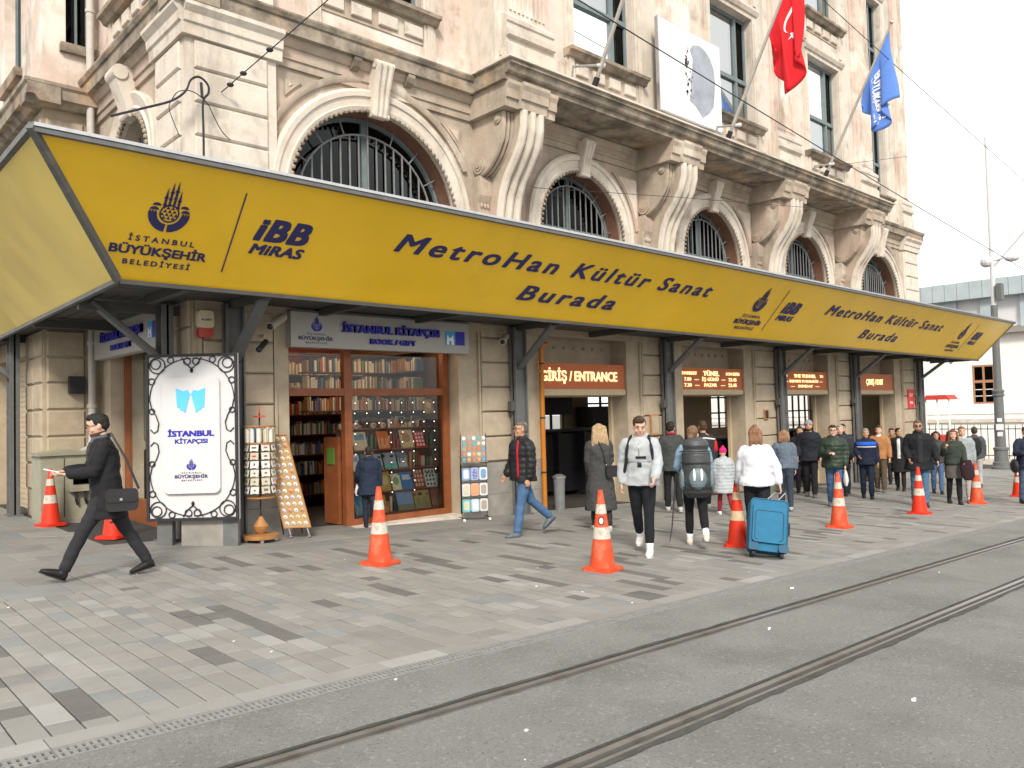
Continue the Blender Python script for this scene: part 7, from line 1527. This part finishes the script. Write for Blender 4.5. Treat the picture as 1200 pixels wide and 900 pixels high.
b = B(); tube(b, [p['U'](Vector((-0.13, y_, 1.385 - abs(y_) * 0.15))) for y_ in (-0.2, -0.1, 0, 0.1, 0.2)], 0.018, 6); p['put']('white_piping', b, board_white, p['jk'])
# 9 child
person('child in a silver puffer coat, bright pink hat and dark red leggings', 13.2, 8.42, D(55), 1.28, legs=((14, 6), (-14, 14)), arms=((0, 12, 10, 0), (0, 12, 12, 0)), skin=2, top='puffer', topc=(0.33, 0.36, 0.38), hem=0.58, puff=0.012, fat=1.25, pants=(0.24, 0.02, 0.04), pantr=0.9, shoes=(0.7, 0.7, 0.7), hat=((0.75, 0.02, 0.16), True), hairs='none')
# 10 woman with the suitcase
p = person('woman in a loose white sweater with tied brown hair walking away pulling a blue suitcase', 9.75, 5.72, D(38), 1.68, legs=((12, 4), (-12, 8)), arms=((8, 12, 20, 0), (-16, 22, 8, 0)), lean=3, skin=2, near=True, female=True, top='sweater', topc=(0.60, 0.61, 0.65), hem=0.90, fat=1.28, pants=(0.015, 0.015, 0.018), pantr=0.95, shoes=(0.3, 0.3, 0.3), hair=(0.20, 0.10, 0.055), hairs='topbun')
hw = toworld(p, p['A'][1][2] + p['A'][1][3] * 0.08)
# suitcase
suit = M('blue_suitcase_fabric', (0.016, 0.13, 0.24), 0.75, 0.1, 9, 0.25, 90); suit_d = M('dark_blue_trim', (0.012, 0.07, 0.13), 0.6, 0.1, 9, 0.1)
sx_, sy_ = 9.20, 5.30; gs2 = gz(sx_, sy_); t = thing('suitcase', 'bright blue fabric wheeled suitcase tilted behind the woman in the white sweater', 'suitcase', (sx_, sy_, gs2)); OFF[t.name] = Vector((0, 0, 0))
bk = Vector((-0.80, -0.60, 0)).normalized(); sd = Vector((bk.y, -bk.x, 0)) * -1; hv = Vector((hw.x - sx_, hw.y - sy_, 0)); upS = (Vector((0, 0, 1)) + sd * 0.12 * (1 if hv.dot(sd) > 0 else -1) - bk * 0.32).normalized(); sd = upS.cross(bk).normalized(); bk = sd.cross(upS).normalized()
if bk.dot(Vector((-1, -1, 0))) < 0: bk = -bk
Sf = lambda u, v, d: Vector((0, 0, 0.06)) + sd * u + upS * v + bk * d
def sput(nm, fnc, m_, parent=t, smooth=False): b = B(); fnc(b); return obj(nm, b, m_, parent, smooth=smooth, world=False)
bd = sput('body', lambda b: prism(b, rrect(-0.235, 0.235, 0.0, 0.66, 0.06), Sf, -0.14, 0.12), suit, smooth=True)
sput('front_pocket', lambda b: prism(b, rrect(-0.20, 0.20, 0.10, 0.60, 0.05), Sf, 0.1205, 0.165), suit, bd, True)
sput('zip_line', lambda b: tube(b, [Sf(u, v, 0.168) for u, v in rrect(-0.17, 0.17, 0.13, 0.50, 0.04)] , 0.006, 5), suit_d, bd); sput('zip_line', lambda b: tube(b, [Sf(u, v, 0.122) for u, v in rrect(-0.228, 0.228, 0.01, 0.65, 0.06)], 0.007, 5), suit_d, bd)
for s in (-1, 1): sput('corner_guard', lambda b: prism(b, rrect(*sorted((s * 0.12, s * 0.24)), -0.005, 0.09, 0.03), Sf, 0.06, 0.172), suit_d, bd)
sput('side_handle', lambda b: tube(b, [Sf(0.24, 0.22, 0), Sf(0.265, 0.26, 0), Sf(0.265, 0.38, 0), Sf(0.24, 0.42, 0)], 0.012, 6), leather, bd)
for s in (-0.17, 0.17):
    for d in (0.10, -0.10): sput('wheel', lambda b: tube(b, [Sf(s - 0.02, -0.035, d), Sf(s + 0.02, -0.035, d)], 0.032, 12), iron, bd)
hL = hw - Vector((sx_, sy_, gs2))
for s in (-0.07, 0.07): sput('handle_tube', lambda b: tube(b, [Sf(s, 0.62, -0.12), hL + sd * s * 0.9 + Vector((0, 0, -0.02))], 0.008, 6), alu, bd)
sput('handle_grip', lambda b: tube(b, [hL + sd * -0.075 + Vector((0, 0, -.01)), hL + sd * 0.075 + Vector((0, 0, -.01))], 0.014, 7), leather, bd)
# 11 denim woman beyond
person('brown-haired woman in a blue-grey denim jacket beyond the woman in white', 14.9, 8.1, D(30), 1.62, legs=((6, 4), (-8, 6)), arms=((10, 18, 40, 0), (0, 8, 10, 0)), skin=2, female=True, top='jacket', topc=(0.10, 0.13, 0.17), hem=0.9, pants=(0.03, 0.04, 0.06), hair=(0.24, 0.13, 0.07), hairs='bob', shoes=(0.3, 0.3, 0.3))
# crowd walking towards the camera
W0 = D(205)
person('burly man in a black hooded top and grey beanie walking towards the camera', 18.3, 9.30, D(205), 1.86, legs=((8, 4), (-10, 14)), arms=((4, 12, 20, 4), (6, 12, 26, 0)), skin=1, top='hoodie', topc=(0.014, 0.016, 0.022), hem=0.82, fat=1.25, pants=(0.014, 0.014, 0.016), pantr=1.1, shoes=(0.10, 0.09, 0.08), hat=((0.24, 0.24, 0.25), False), hairs='none', hood='down', beard=(0.05, 0.035, 0.025))
person('dark-haired figure in black half hidden behind the man in the grey beanie', 19.4, 10.1, D(200), 1.72, skin=1, top='coat', topc=(0.018, 0.018, 0.02), hem=0.8, hair=(0.02, 0.015, 0.012))
p = person('man with glasses in an olive green puffer jacket and jeans carrying a white bag', 16.35, 7.78, D(208), 1.76, legs=((16, 4), (-12, 12)), arms=((4, 10, 18, 6), (12, 8, 84, 40)), skin=2, near=True, top='puffer', topc=(0.024, 0.038, 0.026), hem=0.84, puff=0.009, fat=1.18, pants=(0.06, 0.11, 0.22), pantr=1.02, shoes=(0.12, 0.15, 0.18), hair=(0.03, 0.02, 0.015), glasses=1, hood='down')
h = p['A'][0][2] + p['A'][0][3] * 0.06; held('plastic_bag', 'white plastic bag in the hand of the man in the green jacket', 'bag', p, h, plastic_bag(h, 0.13, 0.36))
person('man in a dark navy coat walking behind the green-jacketed man', 20.3, 9.4, D(205), 1.80, skin=1, top='coat', topc=(0.02, 0.028, 0.045), hem=0.75, hair=(0.02, 0.016, 0.012), beard=(0.04, 0.03, 0.02), legs=((10, 4), (-8, 8)))
person('grey-haired person just visible behind the green-jacketed man', 19.3, 9.0, D(205), 1.76, skin=2, top='coat', topc=(0.03, 0.03, 0.033), hem=0.8, hair=(0.30, 0.29, 0.27), hairs='short')
p = person('stocky man in a navy work jacket with bright blue shoulders and white stripe', 19.0, 8.25, D(207), 1.68, legs=((8, 4), (-8, 8)), arms=((2, 12, 16, 0), (10, 12, 60, 14)), skin=1, top='jacket', topc=(0.012, 0.016, 0.035), hem=0.84, fat=1.22, pants=(0.014, 0.02, 0.038), pantr=1.05, shoes=(0.02, 0.02, 0.02), hair=(0.20, 0.18, 0.16), hairs='crop')
def yoke(z0, z1, m_, out, nm):
    b = B(); n = 14; A_ = []
    for i in range(n + 1): a = -1.25 + 2.5 * i / n; A_.append([b.verts.new(q) for q in (p['fr_pt'](z0, a, out), p['fr_pt'](z1, a, out), p['fr_pt'](z1, a, out) - Vector((0.03, 0, 0)), p['fr_pt'](z0, a, out) - Vector((0.03, 0, 0)))])
    for i in range(n):
        for q in range(4): b.faces.new((A_[i][q], A_[i + 1][q], A_[i + 1][(q + 1) % 4], A_[i][(q + 1) % 4]))
    p['put'](nm, b, m_, p['jk'])
yoke(1.29, 1.40, cloth((0.02, 0.09, 0.42)), 0.012, 'blue_yoke'); yoke(1.265, 1.288, board_white, 0.014, 'white_stripe')
p = person('person in a tan jacket with a white fleece collar and brown trousers', 21.3, 8.9, D(200), 1.76, skin=2, top='jacket', topc=(0.34, 0.16, 0.065), hem=0.86, pants=(0.09, 0.07, 0.045), pantr=1.1, shirt=(0.7, 0.68, 0.62), hair=(0.05, 0.03, 0.02), shoes=(0.12, 0.1, 0.09), legs=((6, 4), (-8, 10)), arms=((0, 10, 20, 0), (6, 12, 40, 10)))
person('dark-haired woman in a black coat dress with a white shirt collar', 22.2, 8.75, D(196), 1.70, skin=1, female=True, top='coat', topc=(0.016, 0.016, 0.018), hem=0.52, pants=(0.02, 0.02, 0.022), pantr=0.88, inner=((0.6, 0.6, 0.6), 0.22), hair=(0.02, 0.014, 0.01), hairs='bun', legs=((6, 4), (-8, 8)), hd=(25, 0), arms=((0, 10, 30, 0), (0, 10, 20, 0)))
p = person('big man in sunglasses, black fur-collared coat and blue jeans', 17.95, 6.68, D(207), 1.86, legs=((10, 4), (-8, 10)), arms=((6, 22, 22, 0), (10, 14, 36, 12)), skin=1, near=True, top='coat', topc=(0.012, 0.013, 0.016), hem=0.74, fat=1.3, pants=(0.065, 0.125, 0.21), pantr=1.05, shoes=(0.03, 0.03, 0.035), hair=(0.10, 0.06, 0.04), hairs='crop', glasses=2, beard=(0.10, 0.06, 0.045), scarf=(0.014, 0.014, 0.015), inner=((0.022, 0.024, 0.025), 0.22))
person('dark-haired girl in a dark jacket and jeans between the sunglasses man and the long-haired girl', 22.0, 7.75, D(205), 1.62, skin=1, female=True, top='jacket', topc=(0.05, 0.05, 0.048), hem=0.86, pants=(0.07, 0.12, 0.22), hair=(0.02, 0.014, 0.01), hairs='bob', legs=((8, 4), (-8, 10)), scarf=(0.05, 0.05, 0.05))
p = person('long-haired girl in a dark green sweater, grey skirt and black tights', 19.2, 6.42, D(210), 1.66, legs=((8, 4), (-8, 12)), arms=((6, 10, 50, 10), (20, 18, 110, 10)), skin=2, female=True, top='sweater', topc=(0.035, 0.045, 0.035), hem=0.92, skirt=(0.10, 0.09, 0.085), pants=(0.015, 0.015, 0.016), pantr=0.8, shoes=(0.02, 0.02, 0.02), hair=(0.13, 0.055, 0.03), hairs='long', hd=(0, 0))
h = p['A'][1][2]
def coat_(add): b = B(); q = p['A'][0][2]; loft(b, [(q + Vector((0.04, 0.02, 0.05)), Vector((0.09, 0, 0)), Vector((0, 0.10, 0))), (q + Vector((0.05, 0.03, -0.12)), Vector((0.08, 0, 0)), Vector((0, 0.15, 0))), (q + Vector((0.05, 0.05, -0.32)), Vector((0.07, 0, 0)), Vector((0, 0.14, 0))), (q + Vector((0.05, 0.05, -0.42)), Vector((0.05, 0, 0)), Vector((0, 0.08, 0)))], 14); add('cloth', b, cloth((0.03, 0.016, 0.02)), 0.015)
held('folded_coat', 'dark coat folded over the arm of the long-haired girl', 'coat', p, p['A'][0][2], coat_)
person('person with light brown hair in a pale grey coat behind the long-haired girl', 20.5, 6.65, D(205), 1.74, skin=2, top='coat', topc=(0.26, 0.29, 0.30), hem=0.70, pants=(0.35, 0.34, 0.33), shoes=(0.5, 0.5, 0.5), hair=(0.25, 0.13, 0.07), hairs='short', scarf=(0.5, 0.48, 0.46), legs=((8, 4), (-8, 8)), fat=1.1)
p = person('man in a dark jacket walking away along the fence with a black backpack', 25.4, 7.9, D(20), 1.76, skin=1, top='jacket', topc=(0.06, 0.065, 0.075), hem=0.84, pants=(0.3, 0.3, 0.3), hair=(0.05, 0.04, 0.035), legs=((10, 4), (-10, 10)), fat=1.1)
def bp2(add): b = B(); loft(b, [(Vector((-0.23, 0, z)), Vector((0, w, 0)), Vector((d, 0, 0))) for z, w, d in ((0.98, 0.13, 0.07), (1.1, 0.16, 0.11), (1.3, 0.15, 0.10), (1.42, 0.09, 0.05))], 14); add('pack', b, ap)
held('backpack', 'black backpack on the man walking away beside the fence', 'backpack', p, (-0.23, 0, 1.2), bp2)
p = person('person in a navy jacket at the right edge of the picture carrying a black bag', 20.5, 5.34, D(215), 1.74, skin=1, top='jacket', topc=(0.02, 0.025, 0.045), hem=0.82, fat=1.15, pants=(0.07, 0.10, 0.16), hair=(0.03, 0.02, 0.015), arms=((6, 14, 60, 20), (10, 16, 80, 30)), legs=((8, 4), (-8, 8)))
def bg2(add): b = B(); lump(b, Vector((0.12, -0.30, 0.86)), (0.16, 0.08, 0.16)); add('bag_body', b, leather, 0.012); b = B(); tube(b, [(0.12, -0.30, 1.0), (0.05, -0.22, 1.3), (0.0, -0.12, 1.48)], 0.012, 6); add('strap', b, leather)
held('handbag', 'round black bag carried by the person at the right edge', 'bag', p, (0.12, -0.3, 0.9), bg2)
person('person in an orange-brown coat almost hidden between the tan jacket and the woman in black', 24.6, 9.9, D(200), 1.70, skin=1, top='coat', topc=(0.26, 0.11, 0.045), hem=0.8, hair=(0.05, 0.03, 0.02))

bpy.data.scenes.remove(TMP)
